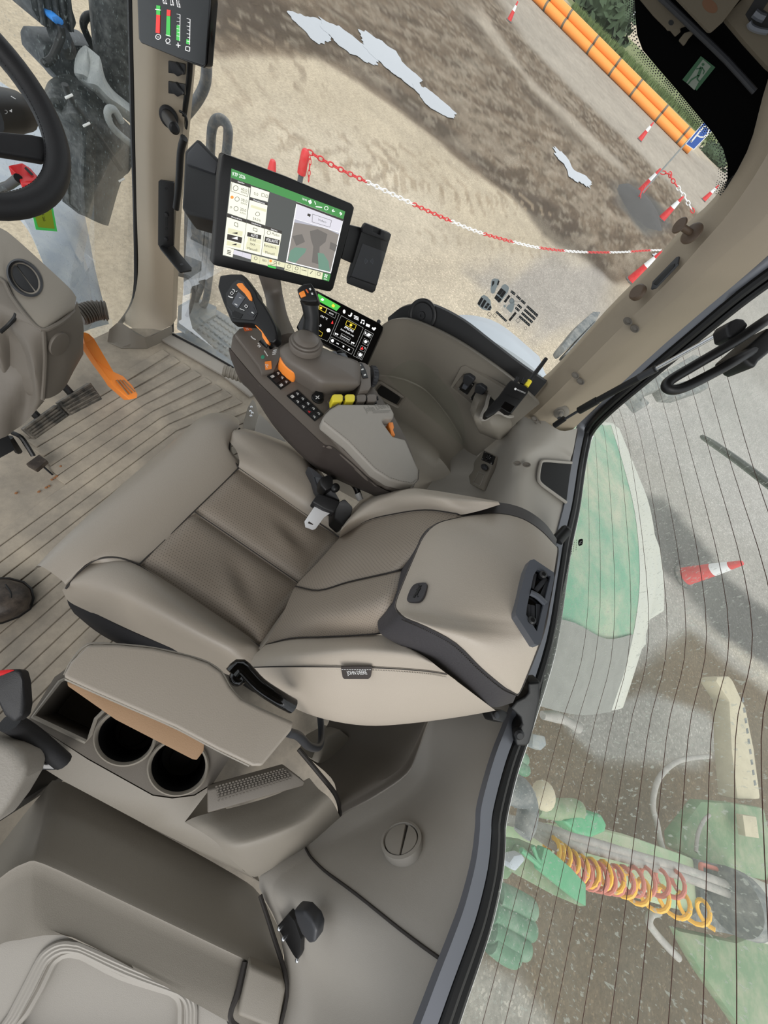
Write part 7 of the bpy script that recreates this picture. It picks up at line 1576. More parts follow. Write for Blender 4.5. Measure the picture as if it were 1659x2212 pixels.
for x, y, h, lab in ((1475, 1246, .76, 'red and white cone behind the tractor, seen through the rear window'), (1362, 609, .90, 'red and white cone beside the right rear pillar, nearest of those outside the side window'), (1428, 474, .92, 'red and white cone above the coat hook on the pillar'),
                     (1381, 303, .92, 'red and white cone in front of the orange pipes'), (1099, 46, .76, 'red and white cone at the top edge of the photo'), (1519, 433, .92, 'red and white cone at the black corner of the side window'), (1381, 417, .95, 'tall red and white cone at the foot of the parking sign')):
    cone_tree(h, lab, gpt(x, y))
pt_ = P(590, 346, z=GZ + .76); cone_tree(.76, 'red cone half hidden behind the top edge of the big monitor', Vector((pt_.x, pt_.y, GZ)))
# chain post and red and white chain
cpst = P(661, 323, z=GZ + 1.0); pb0 = Vector((cpst.x, cpst.y, GZ))
po2 = thing('chain_post', 'grey post with red cap holding the plastic chain behind the big monitor', 'post', pb0)
b = MB(); b.tube([pb0, pb0 + UP * .98], .032, 14); b.done('post_tube', 'mid_grey', po2)
b = MB(); b.lathe([(.05, .76), (.052, .80), (.05, .92), (.045, .98), (.03, 1.0), (0, 1.0)], pb0, UP, 16); b.done('post_cap', 'cone_red', po2)
chE = gpt(1362, 609) + UP * .86
vert = (cpst, (chE - cpst).cross(UP).normalized())
def chain(px_, plane, lab, link, alt, names='plastic_chain'):
    c = thing(names, lab, 'chain', PP(*px_[0], plane)); pts = spline([PP(*q, plane) for q in px_], 40)
    L = 0; pos = [pts[0]]; acc = 0
    for a, d in zip(pts, pts[1:]):
        seg = (d - a).length; t = link - acc
        while t <= seg: pos.append(a.lerp(d, t / seg)); t += link
        acc = (acc + seg) % link
    k = 0; i = 0
    while i < len(pos) - 1:
        n_ = alt; b = MB()
        for j in range(i, min(i + n_, len(pos) - 1)):
            a, d = pos[j], pos[j + 1]; ax = (d - a).normalized(); s_ = ax.cross(UP).normalized(); s_ = s_ if j % 2 else ax.cross(s_); m = a.lerp(d, .5)
            ring = [m + ax * math.cos(t) * link * .62 + s_ * math.sin(t) * link * .30 for t in [2 * math.pi * q / 10 for q in range(10)]]
            b.tube(ring, link * .10, 5, 1, closed=True)
        b.done('chain_section', 'cone_red' if k % 2 == 0 else 'cone_white', c, 'red links' if k % 2 == 0 else 'white links'); k += 1; i += n_
    return c
chain([(664, 326), (720, 358), (790, 392), (880, 435), (950, 467), (1030, 500), (1110, 523), (1170, 536), (1250, 544), (1330, 545), (1400, 541), (1428, 540)], vert, 'red and white plastic chain sagging from the grey post across the yard', .075, 12)
v2 = (cpst, (CAM - cpst).normalized())
chain([(664, 332), (670, 345), (668, 370), (666, 400)], v2, 'loose white end of chain hanging from the grey post', .05, 60)
cA, cB = gpt(1381, 417) + UP * .85, gpt(1428, 474) + UP * .80
pln = (cA, (CAM - cA).normalized())
chain([(1392, 400), (1380, 430), (1378, 455), (1383, 490), (1394, 520), (1410, 535)], (gpt(1400, 470) + UP * .4, (CAM - gpt(1400, 470)).normalized()), 'red and white chain looping down past the grey heap', .16, 6)
chain([(1428, 372), (1452, 378), (1448, 382), (1475, 420), (1500, 462)], (gpt(1440, 430) + UP * .5, (CAM - gpt(1440, 430)).normalized()), 'red and white chain between the cones below the parking sign', .22, 6)
# parking sign
sg = gpt(1380, 424); sn = Vector((CAM.x - sg.x, CAM.y - sg.y, 0)).normalized(); spn = (sg + sn * .05, sn)
ps = thing('parking_sign', 'blue parking sign with white P on a thin grey post', 'sign', sg)
b = MB(); b.tube([sg, sg + UP * 2.1], .035, 10); b.tube([sg + UP * 2.0, PP(1495, 305, spn)], .03, 8); b.done('sign_post', 'galv', ps)
mat('sign_blue', (44, 84, 160), .5)
q_ = [(1480, 311), (1522, 261), (1547, 274), (1499, 324)]
b = MB(); b.prism([PP(*p, spn) for p in q_], -sn * .03); b.done('sign_rim', 'white_print', ps); 
q2 = [(1482.5, 310.5), (1522.3, 263.2), (1544.5, 274.6), (1498.8, 321.5)]
b = MB(); b.prism([PP(*p, spn) + sn * .006 for p in q2], -sn * .005); sp2 = b.done('sign_panel', 'sign_blue', ps)
Z7 = zf(1350, 0, .18626)
decal([quadline(*Z7((765, 1650), (905, 1480)), 3.4)] + [quadline(a, c, 3.2) for a, c in zip(Z7((905, 1480), (930, 1465), (965, 1480), (975, 1515), (955, 1560), (915, 1588), (875, 1590), (835, 1570)), Z7((930, 1465), (965, 1480), (975, 1515), (955, 1560), (915, 1588), (875, 1590), (835, 1570), (838, 1562)))], (spn[0] + sn * .010, sn), 'white_print', sp2, 'letter_p', 0, .004)
# orange pipes, three visible, with dark joints
mat('pipe_orange', (236, 150, 72), .5, var=.05); mat('pipe_joint', (110, 100, 84), .7)
pa, pb2 = gpt(1160, 12), gpt(1484, 334); pd2 = (pb2 - pa).normalized(); pn = Vector((-pd2.y, pd2.x, 0)); pn = pn if pn.dot(CAM - pa) < 0 else -pn
pa2 = pa - pd2 * 8
r_ = .31
for off_, zz, lab in ((0, r_, 'lowest front orange pipe of the stack across the yard'), (2.1 * r_, r_, 'orange pipe lying behind the front one of the stack'), (1.05 * r_, r_ * 2.75, 'uppermost orange pipe of the stack across the yard')):
    a, c = pa2 + pn * (off_ + r_) + UP * zz, pb2 + pn * (off_ + r_) + UP * zz
    o = MB().tube([a, c], r_, 24).done('pipe', 'pipe_orange', None); tag(o, lab, 'pipe', 'orange pipes across the yard')
    b = MB()
    for q in ((1172, 24), (1215, 64), (1268, 118), (1316, 165), (1366, 209), (1415, 263), (1460, 310)):
        g = gpt(*q); t = (g - a).dot(pd2); b = MB(); b.tube([a + pd2 * (t - .10), a + pd2 * (t + .10)], r_ * 1.01, 24); b.done('pipe_joint', 'pipe_joint', o)
# low site fence sticks and far scrub
mat('leaf_dark', (58, 74, 50), .8, var=.35, vscale=3); mat('leaf', (92, 108, 64), .8, var=.3, vscale=3)
def scrub(c, rad, lab, m, seed, n=260):
    rnd = random.Random(seed); b = MB()
    for i in range(n):
        u = Vector((rnd.gauss(0, 1), rnd.gauss(0, 1), abs(rnd.gauss(0, 1)))).normalized() * rnd.uniform(.55, 1)
        p = c + Vector((u.x * rad[0], u.y * rad[1], u.z * rad[2])); s_ = rad[2] * rnd.uniform(.10, .22)
        a = Vector((rnd.uniform(-1, 1), rnd.uniform(-1, 1), rnd.uniform(-1, 1))).normalized(); d = a.orthogonal().normalized()
        b.bm.faces.new([b.bm.verts.new(p + a * s_), b.bm.verts.new(p + d * s_ * .5), b.bm.verts.new(p - a * s_), b.bm.verts.new(p - d * s_ * .5)])
    b.ell(c + UP * rad[2] * .3, (rad[0] * .75, rad[1] * .75, rad[2] * .6), n=14); o = b.done('bush', m, None, smooth=False); tag(o, lab, 'bush')
def far(x, y, dist):
    v = ray(x, y); k = dist / math.hypot(v.x, v.y); return Vector((v.x * k, v.y * k, GZ))
for i, (x, y, d_, h_, lab) in enumerate(((1230, -110, 115, 6, 'farthest left bush of the hedge, cut by the top edge'), (1285, -52, 110, 5.5, 'second bush of the hedge from the top edge'), (1332, -8, 108, 5.5, 'third bush of the hedge, just below the top edge'))):
    scrub(far(x, y, d_), (5.5, 5.5, h_), lab, 'leaf_dark', i + 1, 420)
scrub(gpt(1536, 345), (1.6, 2.2, 1.3), 'grey green heap of scrub right of the parking sign', 'leaf_dark', 3)
mat('straw', (176, 160, 110), .9, var=.2)
def tuft_strip(a, c, wd, n, lab, seed):
    rnd = random.Random(seed); b = MB(); A, C = gpt(*a), gpt(*c); d = (C - A); nn = Vector((-d.y, d.x, 0)).normalized()
    for i in range(n):
        p = A + d * rnd.random() + nn * rnd.uniform(-wd, wd); h = rnd.uniform(.25, .8); w_ = rnd.uniform(.08, .2); t = Vector((rnd.uniform(-.3, .3), rnd.uniform(-.3, .3), 1)) * h; s_ = Vector((rnd.uniform(-1, 1), rnd.uniform(-1, 1), 0)).normalized() * w_
        b.bm.faces.new([b.bm.verts.new(p - s_), b.bm.verts.new(p + s_), b.bm.verts.new(p + t)])
    o = b.done('rough_grass', 'leaf', None, smooth=False); tag(o, lab, 'grass', kind='stuff')
tuft_strip((1235, 20), (1530, 305), 2.6, 2600, 'rough green grass behind the orange pipes', 5)
# heap of crushed stone
mat('stone_grey', (74, 72, 70), .9, var=.3, vscale=14, bump=.6, bscale=30)
hp0 = gpt(1382, 445); b = MB(); rows = []
for i in range(7):
    q = []
    for j in range(28):
        a = 2 * math.pi * j / 28; rr = 1 - i / 6.0; k = 1 + .18 * mnoise.noise(Vector((math.cos(a) * 2, math.sin(a) * 2, i))); q.append(hp0 + Vector((math.cos(a) * 2.3 * rr * k, math.sin(a) * 1.3 * rr * k, .28 * (1 - rr ** 2) - .02)))
    rows.append(q)
b.grid(rows, True); tag(b.done('gravel_heap', 'stone_grey', None), 'low grey heap of crushed stone by the parking sign', 'gravel', kind='stuff')

# ------------------------------------------------------------------ behind the cab
mat('fender_green', (98, 150, 120), .5, var=.06, vscale=5, dust=((178, 174, 150), .85), dscale=2.6)
mat('fender_edge', (186, 186, 174), .6, var=.06, dust=((180, 182, 176), .5), dscale=8)
mat('tyre', (96, 100, 100), .8, var=.25, vscale=12, dust=((158, 156, 150), .7), dscale=14)
fd = thing('rear_fender', 'dusty green rear fender seen through the rear window', 'fender', P(1350, 1200, z=.2))
b = MB()
b.net([Pz([(1215, 930, .42), (1222, 1010, .44), (1205, 1120, .46), (1185, 1220, .46), (1165, 1320, .44), (1130, 1420, .40), (1105, 1500, .36)]),
       Pz([(1268, 905, .40), (1270, 1010, .43), (1262, 1120, .45), (1245, 1230, .45), (1235, 1330, .43), (1222, 1440, .38), (1200, 1530, .33)]),
       Pz([(1300, 918, .37), (1318, 1020, .40), (1325, 1120, .42), (1325, 1230, .42), (1315, 1340, .39), (1300, 1450, .33), (1262, 1540, .28)]),
       Pz([(1320, 918, .34), (1348, 1010, .36), (1372, 1110, .37), (1382, 1230, .37), (1375, 1330, .33), (1352, 1440, .27), (1320, 1535, .22)])], 4, 4, back=(0, 0, -.02))
b.done('fender_top', 'fender_green', fd, ang=70)
b = MB()
b.net([Pz([(1165, 1330, .45), (1130, 1420, .41), (1105, 1505, .37)]), Pz([(1240, 1345, .44), (1222, 1440, .39), (1200, 1535, .34)]), Pz([(1310, 1380, .39), (1300, 1455, .335), (1262, 1545, .285)]), Pz([(1368, 1370, .32), (1352, 1440, .277), (1320, 1538, .225)])], 4, 4)
mat('mud_grey', (128, 128, 122), .8, var=.2, vscale=20); b.done('fender_mud', 'mud_grey', fd, 'grey mud film on the rear end', ang=70)
b = MB()
b.net([Pz([(1320, 918, .342), (1348, 1010, .362), (1372, 1110, .372), (1382, 1230, .372), (1375, 1330, .332), (1352, 1440, .272), (1320, 1535, .222)]),
       Pz([(1332, 922, .34), (1364, 1010, .35), (1398, 1110, .355), (1410, 1230, .352), (1398, 1340, .31), (1366, 1450, .25), (1338, 1532, .20)]),
       Pz([(1338, 926, .30), (1372, 1010, .31), (1405, 1100, .31), (1420, 1230, .30), (1402, 1345, .26), (1370, 1455, .2), (1346, 1528, .15)])], 4, 4)
b.done('fender_lip', 'fender_edge', fd, 'pale dusty lip of the fender', ang=70)
def lug(pts, z0, lab):
    b = MB(); b.prism(PL(pts, z=z0), (0, 0, -.12), .03, 3); return b
ty = thing('rear_tyre', 'dusty lugs of the right rear tyre beside the green fender', 'tyre', P(1420, 1280, z=0))
for pts, z0 in (((1386, 1090), (1396, 1098), (1430, 1190), (1437, 1240), (1438, 1320), (1398, 1345), (1392, 1310), (1405, 1230)), .12), (((1370, 1360), (1402, 1345), (1400, 1395), (1366, 1430)), .08), (((1290, 905), (1330, 912), (1350, 960), (1330, 960)), .2):
    lug(pts, z0, '').done('tyre_lug', 'fender_edge', ty)
# tyre lugs outside the right rear pillar
t2 = thing('tyre_tread', 'grey tyre tread seen past the right rear pillar, left of it', 'tyre', P(1240, 760, z=-.2))
for pts in (((1214, 745), (1222, 758), (1290, 690), (1300, 672), (1282, 672), (1250, 700)), ((1226, 758), (1240, 762), (1272, 745), (1300, 700), (1288, 690)), ((1182, 830), (1200, 800), (1240, 760), (1232, 790), (1200, 830))):
    b = MB(); b.prism(PL(pts, z=.25), (0, 0, -.1), .02, 2); b.done('tyre_lug', 'tyre', t2)
t3 = thing('tyre_shoulder', 'grey tyre shoulder seen through the rear window behind the gas strut', 'tyre', P(1400, 840, z=-.2))
for pts in (((1366, 852), (1390, 828), (1440, 800), (1500, 765), (1520, 772), (1500, 800), (1450, 830), (1395, 850), (1388, 874)), ((1428, 836), (1480, 822), (1535, 812), (1530, 838), (1470, 858), (1440, 856)), ((1366, 850), (1386, 852), (1406, 870), (1390, 880))):
    b = MB(); b.prism(PL(pts, z=.10), (0, 0, -.1), .02, 2); b.done('tyre_lug', 'tyre', t3)
b = MB(); b.net([Pz([(1010, 715, .35), (1080, 745, .35), (1140, 785, .35), (1190, 830, .35)]), Pz([(985, 690, .35), (1050, 700, .35), (1120, 745, .35), (1175, 800, .35)]), Pz([(960, 688, .30), (1010, 680, .30), (1080, 700, .30), (1165, 770, .30)])], 4, 3, back=(0, 0, -.03)); b.grid([Pz([(960, 688, .30), (1010, 680, .30), (1080, 700, .30), (1165, 770, .30)]), [p - UP * 1.99 for p in Pz([(960, 688, .30), (1010, 680, .30), (1080, 700, .30), (1165, 770, .30)])]])
mat('side_grey', (172, 178, 184), .5); tag(b.done('body_flank', 'side_grey', None, ang=60), 'pale grey body panel outside below the side window', 'body panel')
# rear wiper
b = MB(); b.tube([P(1519, 945, y=-.66) , P(1540, 958, y=-.66), P(1600, 1000, y=-.66), P(1720, 1092, y=-.66)], [.010, .013, .013, .013], 8, 3, flat=(.6, UP)); mat('wiper', (40, 48, 42), .5)
tag(b.done('wiper', 'wiper', None), 'dark wiper blade outside the rear window', 'wiper')
# hydraulic couplers: green rounded blocks
mat('coupler_green', (70, 114, 84), .5, dust=((140, 154, 136), .7), dscale=10); mat('hose_grey', (150, 146, 140), .6, dust=((190, 184, 174), .5), dscale=12); mat('coil_yellow', (232, 176, 52), .5); mat('coil_red', (190, 112, 96), .5); mat('tan_beam', (186, 176, 150), .7, var=.1, dust=((160, 150, 126), .5), dscale=8); mat('beam_green', (158, 184, 146), .6, var=.1, dust=((196, 192, 168), .8), dscale=5); mat('imp_green', (104, 132, 96), .6, var=.12, dust=((160, 156, 132), .7), dscale=6); mat('plate_green', (78, 150, 106), .5, dust=((120, 160, 130), .5), dscale=18)
def coupler(pts_list, z, r, lab):
    c = thing('hydraulic_coupler', lab, 'hydraulic coupler', P(*pts_list[0][0], z=z))
    for pts in pts_list:
        b = MB(); b.tube(PL(pts, z=z), r, 14, 3); p = P(*pts[-1], z=z); b.ell(p, (r * 1.0, r * 1.0, r * 1.0), n=14); b.done('coupler_cap', 'coupler_green', c)
    b = MB(); A = PL([q[0] for q in pts_list], z=z - r * .6); b.tube(A, r * 1.1, 12); b.done('coupler_block', 'coupler_green', c)
coupler([[(1150, 1442), (1180, 1430), (1212, 1440), (1226, 1462)], [(1160, 1465), (1190, 1470), (1222, 1482)], [(1172, 1494), (1200, 1500), (1216, 1497)]], -.1, .035, 'green hydraulic coupler right of the black latch')
coupler([[(1075, 1930), (1110, 1945), (1142, 1962)], [(1062, 1965), (1105, 1985), (1140, 2005)], [(1060, 2005), (1095, 2025), (1128, 2045)], [(1060, 2030), (1085, 2050), (1105, 2060)]], -.1, .038, 'lowest green coupler block with four rounded caps')
coupler([[(1085, 1630), (1110, 1625), (1130, 1640)], [(1085, 1655), (1112, 1652), (1132, 1662)]], -.1, .028, 'small green coupler below the black latch')
lk = thing('link_pin', 'pale dusty hitch pin behind the rear window, right of the latch', 'pin', P(1210, 1560, z=-.2))
b = MB(); b.tube(Pz([(1172, 1545, -.1), (1200, 1548, -.1), (1225, 1558, -.1), (1250, 1572, -.1)]), [.02, .028, .02, .028], 12, 2); b.done('pin_body', 'hose_grey', lk)
b = MB(); b.prism(Pz([(1152, 1585, -.1), (1178, 1590, -.1), (1182, 1610, -.1), (1170, 1622, -.1), (1150, 1614, -.1)]), (0, 0, -.05), .01); b.done('pin_head', 'galv', lk)
# implement drawbar with coiled hoses
Q7 = zf(959, 1600, .42194)
ZB = -.75
db = thing('drawbar', 'dusty pale green implement drawbar running back from the hitch', 'drawbar', P(1300, 1850, z=GZ))
b = MB(); b.prism(PL(Q7((120, 430), (270, 385), (440, 440), (840, 465), (1000, 505), (1240, 590), (1600, 745), (1640, 900), (1500, 955), (1240, 880), (880, 780), (640, 700), (520, 560), (260, 490)), z=ZB), (0, 0, -.14), .02); b.done('beam', 'beam_green', db)
b = MB(); b.prism(PL(Q7((1190, 480), (1320, 310), (1480, 320), (1640, 345), (1690, 560), (1659, 720), (1380, 660), (1200, 560)), z=-.9), (0, 0, -.1), .02); b.done('side_plate', 'imp_green', db)
b = MB(); b.prism(PL(Q7((1200, 970), (1500, 1035), (1700, 960), (1760, 1500), (1540, 1500), (1330, 1200), (1270, 1100)), z=-1.0), (0, 0, -.08), .02); b.done('lower_plate', 'imp_green', db)
b = MB(); b.prism(PL(Q7((1530, 380), (1600, 390), (1615, 500), (1545, 490)), z=-.78), (0, 0, -.05), .005); b.done('bracket_plate', 'tan_beam', db)
b = MB(); b.tube(PL(Q7((1500, 820), (1580, 850), (1700, 900)), z=-.6), .16, 24); b.done('drum', 'fender_edge', db, 'pale round drum')
b = MB(); b.tube(PL(Q7((1470, 815), (1530, 835)), z=-.6), .17, 24); b.done('drum_collar', 'tyre', db)
b = MB(); b.prism(PL(Q7((1300, 610), (1460, 650), (1450, 690), (1340, 680), (1350, 780), (1480, 850), (1500, 1000), (1400, 980), (1220, 930), (1320, 860)), z=-.72), (0, 0, -.05), .01); b.done('hose_guide', 'tyre', db)
b = MB(); b.tube(PL(Q7((1320, 690), (1315, 640), (1340, 640), (1470, 680)), z=-.66), .014, 10, 3); b.done('guide_pipe', 'coil_red', db)
st4 = thing('jack_stand', 'tan perforated jack stand of the implement at the right edge', 'stand', P(1600, 1600, z=GZ))
b = MB(); b.prism(PL(Z8((1425, 1410), (1450, 1430), (1490, 1520), (1530, 1600), (1580, 1850), (1620, 2150), (1480, 2150), (1445, 1850), (1430, 1560), (1350, 1440), (1360, 1415)), z=-.95), (0, 0, -.16), .03); b.done('stand_leg', 'tan_beam', st4)
b = MB()
for i in range(9): b.prism(PL(Z8((1500 + i * 9, 1540 + 62 * i), (1512 + i * 9, 1536 + 62 * i), (1518 + i * 9, 1566 + 62 * i), (1505 + i * 9, 1570 + 62 * i)), z=-.949), (0, 0, -.002))
b.done('stand_slots', 'tyre', st4)
hz = -.62
for k, (pts, r, m, lab) in enumerate(((((300, 400), (440, 430), (620, 480), (820, 540), (1000, 595), (1200, 650), (1400, 720), (1520, 770)), .026, 'hose_grey', 'upper of the two long grey hoses along the drawbar'), (((430, 450), (560, 500), (760, 555), (960, 610), (1180, 680), (1400, 760), (1520, 810)), .026, 'hose_grey', 'lower of the two long grey hoses along the drawbar'),
        (((420, 440), (520, 510), (600, 560), (632, 600), (645, 640)), .024, 'hose_grey', 'short grey hose bending down into the green bracket'), (((460, 430), (600, 490), (680, 550), (700, 580), (695, 605), (660, 612)), .024, 'hose_grey', 'grey hose hooking back beside the yellow coil'),
        (((1360, 80), (1260, 90), (1180, 115), (1110, 180), (1080, 250), (1070, 340), (1090, 420), (1105, 500), (1130, 580), (1160, 630)), .018, 'hose_grey', 'thin grey hose curving down to the drawbar'), (((1200, 1110), (1150, 1060), (1080, 980), (1050, 930), (1060, 890), (1100, 875)), .022, 'hose_grey', 'grey hose bending below the drawbar'),
        (((1290, 570), (1300, 480), (1330, 410), (1360, 380)), .012, 'hose_grey', 'thin pale cable over the green implement plate'))):
    b = MB(); b.tube(PL(Q7(*pts), z=hz if k < 4 else -.8), r, 10, 5); tag(b.done('hose', m, None), lab, 'hose')
def coil(path, rad, turns, r, m, lab):
    pts = spline(PL(Q7(*path), z=hz + .03), 12); b = MB(); n_ = turns * 14; out = []; L = len(pts) - 1
    for i in range(n_ + 1):
        t = (i / n_) ** 1.5 * L; k = min(int(t), L - 1); p = pts[k].lerp(pts[k + 1], t - k); ax = (pts[k + 1] - pts[k]).normalized(); u = ax.cross(UP).normalized(); a = 2 * math.pi * i / 14; out.append(p + (u * math.cos(a) + UP * math.sin(a)) * rad)
    b.tube(out, r, 8); tag(b.done('coil_hose', m, None), lab, 'coiled hose')
coil(((545, 560), (700, 660), (860, 700), (1000, 770), (1200, 840), (1380, 900)), .06, 13, .012, 'coil_yellow', 'yellow coiled air hose stretched along the drawbar')
coil(((600, 640), (760, 690), (900, 715), (1050, 720), (1240, 740)), .06, 14, .012, 'coil_red', 'pinkish red coiled air hose beside the yellow one')
hb3 = thing('hitch_bracket', 'bright green hitch plate left of the coiled hoses', 'bracket', P(1200, 1890, z=-.6))
b = MB(); b.prism(PL(Q7((515, 548), (545, 560), (650, 650), (728, 735), (728, 850), (690, 825), (500, 672), (492, 640)), z=-.42), (0, 0, -.05), .006); b.done('hitch_plate', 'plate_green', hb3)
b = MB(); b.prism(PL(Q7((395, 545), (410, 545), (500, 640), (560, 700), (725, 850), (700, 850), (560, 790), (360, 680), (340, 650)), z=-.50), (0, 0, -.05), .006); b.done('hitch_side', 'imp_green', hb3)
b = MB(); b.tube(PL(Q7((395, 560), (470, 620), (490, 640)), z=-.41), .012, 8); b.tube(PL(Q7((455, 540), (475, 600), (490, 620)), z=-.41), .01, 8); b.done('hitch_bars', 'plate_green', hb3)
b = MB(); b.prism(PL(Q7((335, 625), (360, 590), (400, 580), (420, 610), (370, 670), (345, 660)), z=-.40), (0, 0, -.06), .01); b.done('hitch_lamp', 'side_grey', hb3)
cb = thing('coupling_head', 'rounded green coupling with dusty cap above the drawbar', 'coupling', P(1250, 1770, z=-.7))
b = MB(); b.prism(PL(Q7((610, 410), (700, 365), (810, 378), (838, 430), (830, 470), (760, 498), (680, 478)), z=-.42), (0, 0, -.12), .03, 3); b.done('coupling_body', 'plate_green', cb)
b = MB(); b.ell(P(*Q7((510, 280))[0], z=-.42), (.07, .07, .05), n=16); b.done('coupling_dome', 'tan_beam', cb)
b = MB(); b.tube(PL(Q7((470, 330), (560, 350), (660, 350), (690, 360)), z=-.46), .05, 12, 3); b.done('coupling_arm', 'imp_green', cb)
b = MB(); b.tube(PL(Q7((300, 240), (380, 260), (430, 330), (420, 420), (400, 480)), z=-.30), [.06, .07, .05, .05, .04], 12, 3); b.done('coupling_link', 'tyre', cb)
b = MB(); b.prism(PL(Q7((255, 490), (400, 510), (520, 560), (500, 650), (380, 640), (330, 720), (250, 700)), z=-.55), (0, 0, -.05), .02); b.done('coupling_plate', 'imp_green', cb)

# ------------------------------------------------------------------ upper right corner: black window border, headliner
mat('frit', (4, 4, 4), .9, spec=.05); cbx = 1.155
fr_px = [(1352, -260), (1368, -60), (1373, 40), (1376, 75), (1388, 108), (1420, 146), (1460, 192), (1500, 240), (1540, 288), (1562, 322), (1572, 356), (1572, 385), (1562, 425), (1556, 440), (1600, 380), (1640, 260), (1668, 190), (1720, 60), (1720, -260)]
b = MB(); b.prism(Px([(x, y, cbx) for x, y in fr_px]), Vector((.006, 0, 0))); tp_o = struct(b.done('trim_13', 'frit', smooth=False), 'black border in the upper corner of the right side window')
b = MB(); edge = spline([Vector((x, y, 0)) for x, y in fr_px[:13]], 4)
L_ = 0
rowp = [edge[0]]
for a, c in zip(edge, edge[1:]):
    n_ = max(1, int((c - a).length / 5.2))
    for k in range(n_): rowp.append(a.lerp(c, (k + 1) / n_))
for i, p in enumerate(rowp[1:-1], 1):
    d = (rowp[i + 1] - rowp[i - 1]).normalized(); nn = Vector((d.y, -d.x, 0)); nn = -nn if nn.x > 0 else nn
    for r in range(5):
        q = p + nn * (2.5 + 4.6 * r) + d * (2.6 if r % 2 else 0); s_ = 2.2 - .33 * r
        b.prism([P(q.x + s_ * math.cos(t), q.y + s_ * math.sin(t), x=cbx) for t in [i2 * math.pi / 3 for i2 in range(6)]], Vector((.001, 0, 0)))
dt = b.done('border_dots', 'rubber', tp_o, smooth=False); dt['kind'] = 'stuff'
ex_ = thing('exit_sticker', 'green emergency exit sticker with running figure in the black window corner', 'sticker', P(1510, 158, x=cbx))
epl = (P(1510, 158, x=cbx - .002), Vector((-1, 0, 0)))
mat('exit_green', (22, 72, 36), .5); mat('exit_pale', (110, 118, 104), .5)
decal([Z7((880, 650), (1048, 780), (832, 1050), (665, 925))], epl, 'exit_green', ex_, 'sticker_face', 0, .0006); decal([Z7((905, 688), (996, 770), (850, 960), (805, 1045), (712, 960), (820, 800))], epl, 'exit_pale', ex_, 'pale_field', .0004, .0004)
decal([circ(Z7((905, 748))[0], 3.2, 12)] + [quadline(*Z7(a, c), wd_) for a, c, wd_ in (((888, 775), (850, 880), 6), ((878, 790), (825, 800), 2.5), ((895, 785), (920, 825), 2.5), ((920, 825), (905, 860), 2.2), ((850, 875), (770, 925), 3.4), ((770, 925), (730, 975), 3.2), ((858, 875), (835, 915), 3.2), ((835, 915), (862, 945), 3.0))], epl, 'exit_green', ex_, 'running_figure', .0009, .0004)
mat('headliner_shaded', (84, 76, 62), .8, bump=.4, bscale=200); mat('visor_brown', (88, 58, 34), .7)  # lining taupe darkened to carry the shade under the roof
b = MB(); b.prism([Vector((-.60, -.75, 1.86)), Vector((1.30, -.75, 1.86)), Vector((1.30, 1.30, 1.86)), Vector((-.60, 1.30, 1.86))], (0, 0, .05)); struct(b.done('ceiling', 'headliner_shaded', smooth=False), 'tan roof lining of the cab')
b = MB(); b.prism([Vector((1.20, -.30, 1.60)), Vector((1.24, -.30, 1.60)), Vector((1.24, 1.2, 1.60)), Vector((1.20, 1.2, 1.60))], (0, 0, .26)); struct(b.done('trim_14', 'frit', smooth=False), 'black roof side above the right window')
vs_ = thing('roof_box', 'tan roof storage box with brown patch at the upper right corner', 'box', P(1520, 20, x=1.0))
hx = 1.02
b = MB(); b.prism(Px([(x, y, hx) for x, y in Z7((560, -60), (620, 0), (800, 190), (960, 360), (990, 376), (1015, 365), (1130, 262), (1330, 0), (1380, -60))]), Vector((.05, 0, 0)), .01, 2); b.done('box_face', 'headliner_shaded', vs_)
decal([circ(Z7((985, 70))[0], 19, 20, 13, .7)], (P(1530, 15, x=hx), Vector((-1, 0, 0))), 'visor_brown', vs_, 'brown_patch')
vs2 = thing('roof_panel', 'tan roof lining panel at the right edge with a dark lamp recess', 'roof panel', P(1620, 60, x=1.0))
b = MB(); b.prism(Px([(x, y, 1.04) for x, y in Z7((1140, 210), (1335, 0), (1400, -80), (1900, -80), (1900, 1000), (1659, 805), (1400, 520))]), Vector((.05, 0, 0)), .008, 2); b.done('panel_face', 'headliner_shaded', vs2)
decal([Z7((1395, 170), (1500, 0), (1520, -30), (1680, -30), (1659, 20), (1600, 110), (1680, 160), (1680, 370), (1560, 370), (1440, 250))], (P(1620, 40, x=1.04), Vector((-1, 0, 0))), 'dark_hole', vs2, 'lamp_recess', .0006)
b = MB(); b.tube(Px([(x, y, 1.03) for x, y in Z7((1440, 260), (1460, 310), (1540, 350), (1660, 372))]), .003, 6, 3); b.tube(Px([(x, y, 1.03) for x, y in Z7((1500, 150), (1560, 195), (1620, 215))]), .004, 6, 2); b.done('lamp_wire', 'mid_grey', vs2)
b = MB(); b.tube(Px([(x, y, 1.12) for x, y in Z7((380, -60), (450, 0), (850, 380), (1180, 700), (1505, 1062))]), .004, 8, 2); tag(b.done('trim_strip', 'dark_grey', None), 'thin grey strip running across the black window corner', 'strip')
bk2 = thing('blind_bracket', 'tan plastic bracket with a hole at the upper edge of the black window corner', 'bracket', P(1450, 55, x=1.13))
b = MB(); b.prism(Px([(x, y, 1.135) for x, y in Z7((140, -40), (330, 190), (470, 330), (490, 360), (520, 355), (580, 430), (650, 370), (640, 330), (720, 300), (430, -40))]), Vector((.01, 0, 0)), .002); b.done('bracket_body', 'headliner_shaded', bk2)
decal([circ(Z7((535, 262))[0], 6, 14)], (P(1450, 55, x=1.135), Vector((-1, 0, 0))), 'dark_hole', bk2, 'hole', .0006)
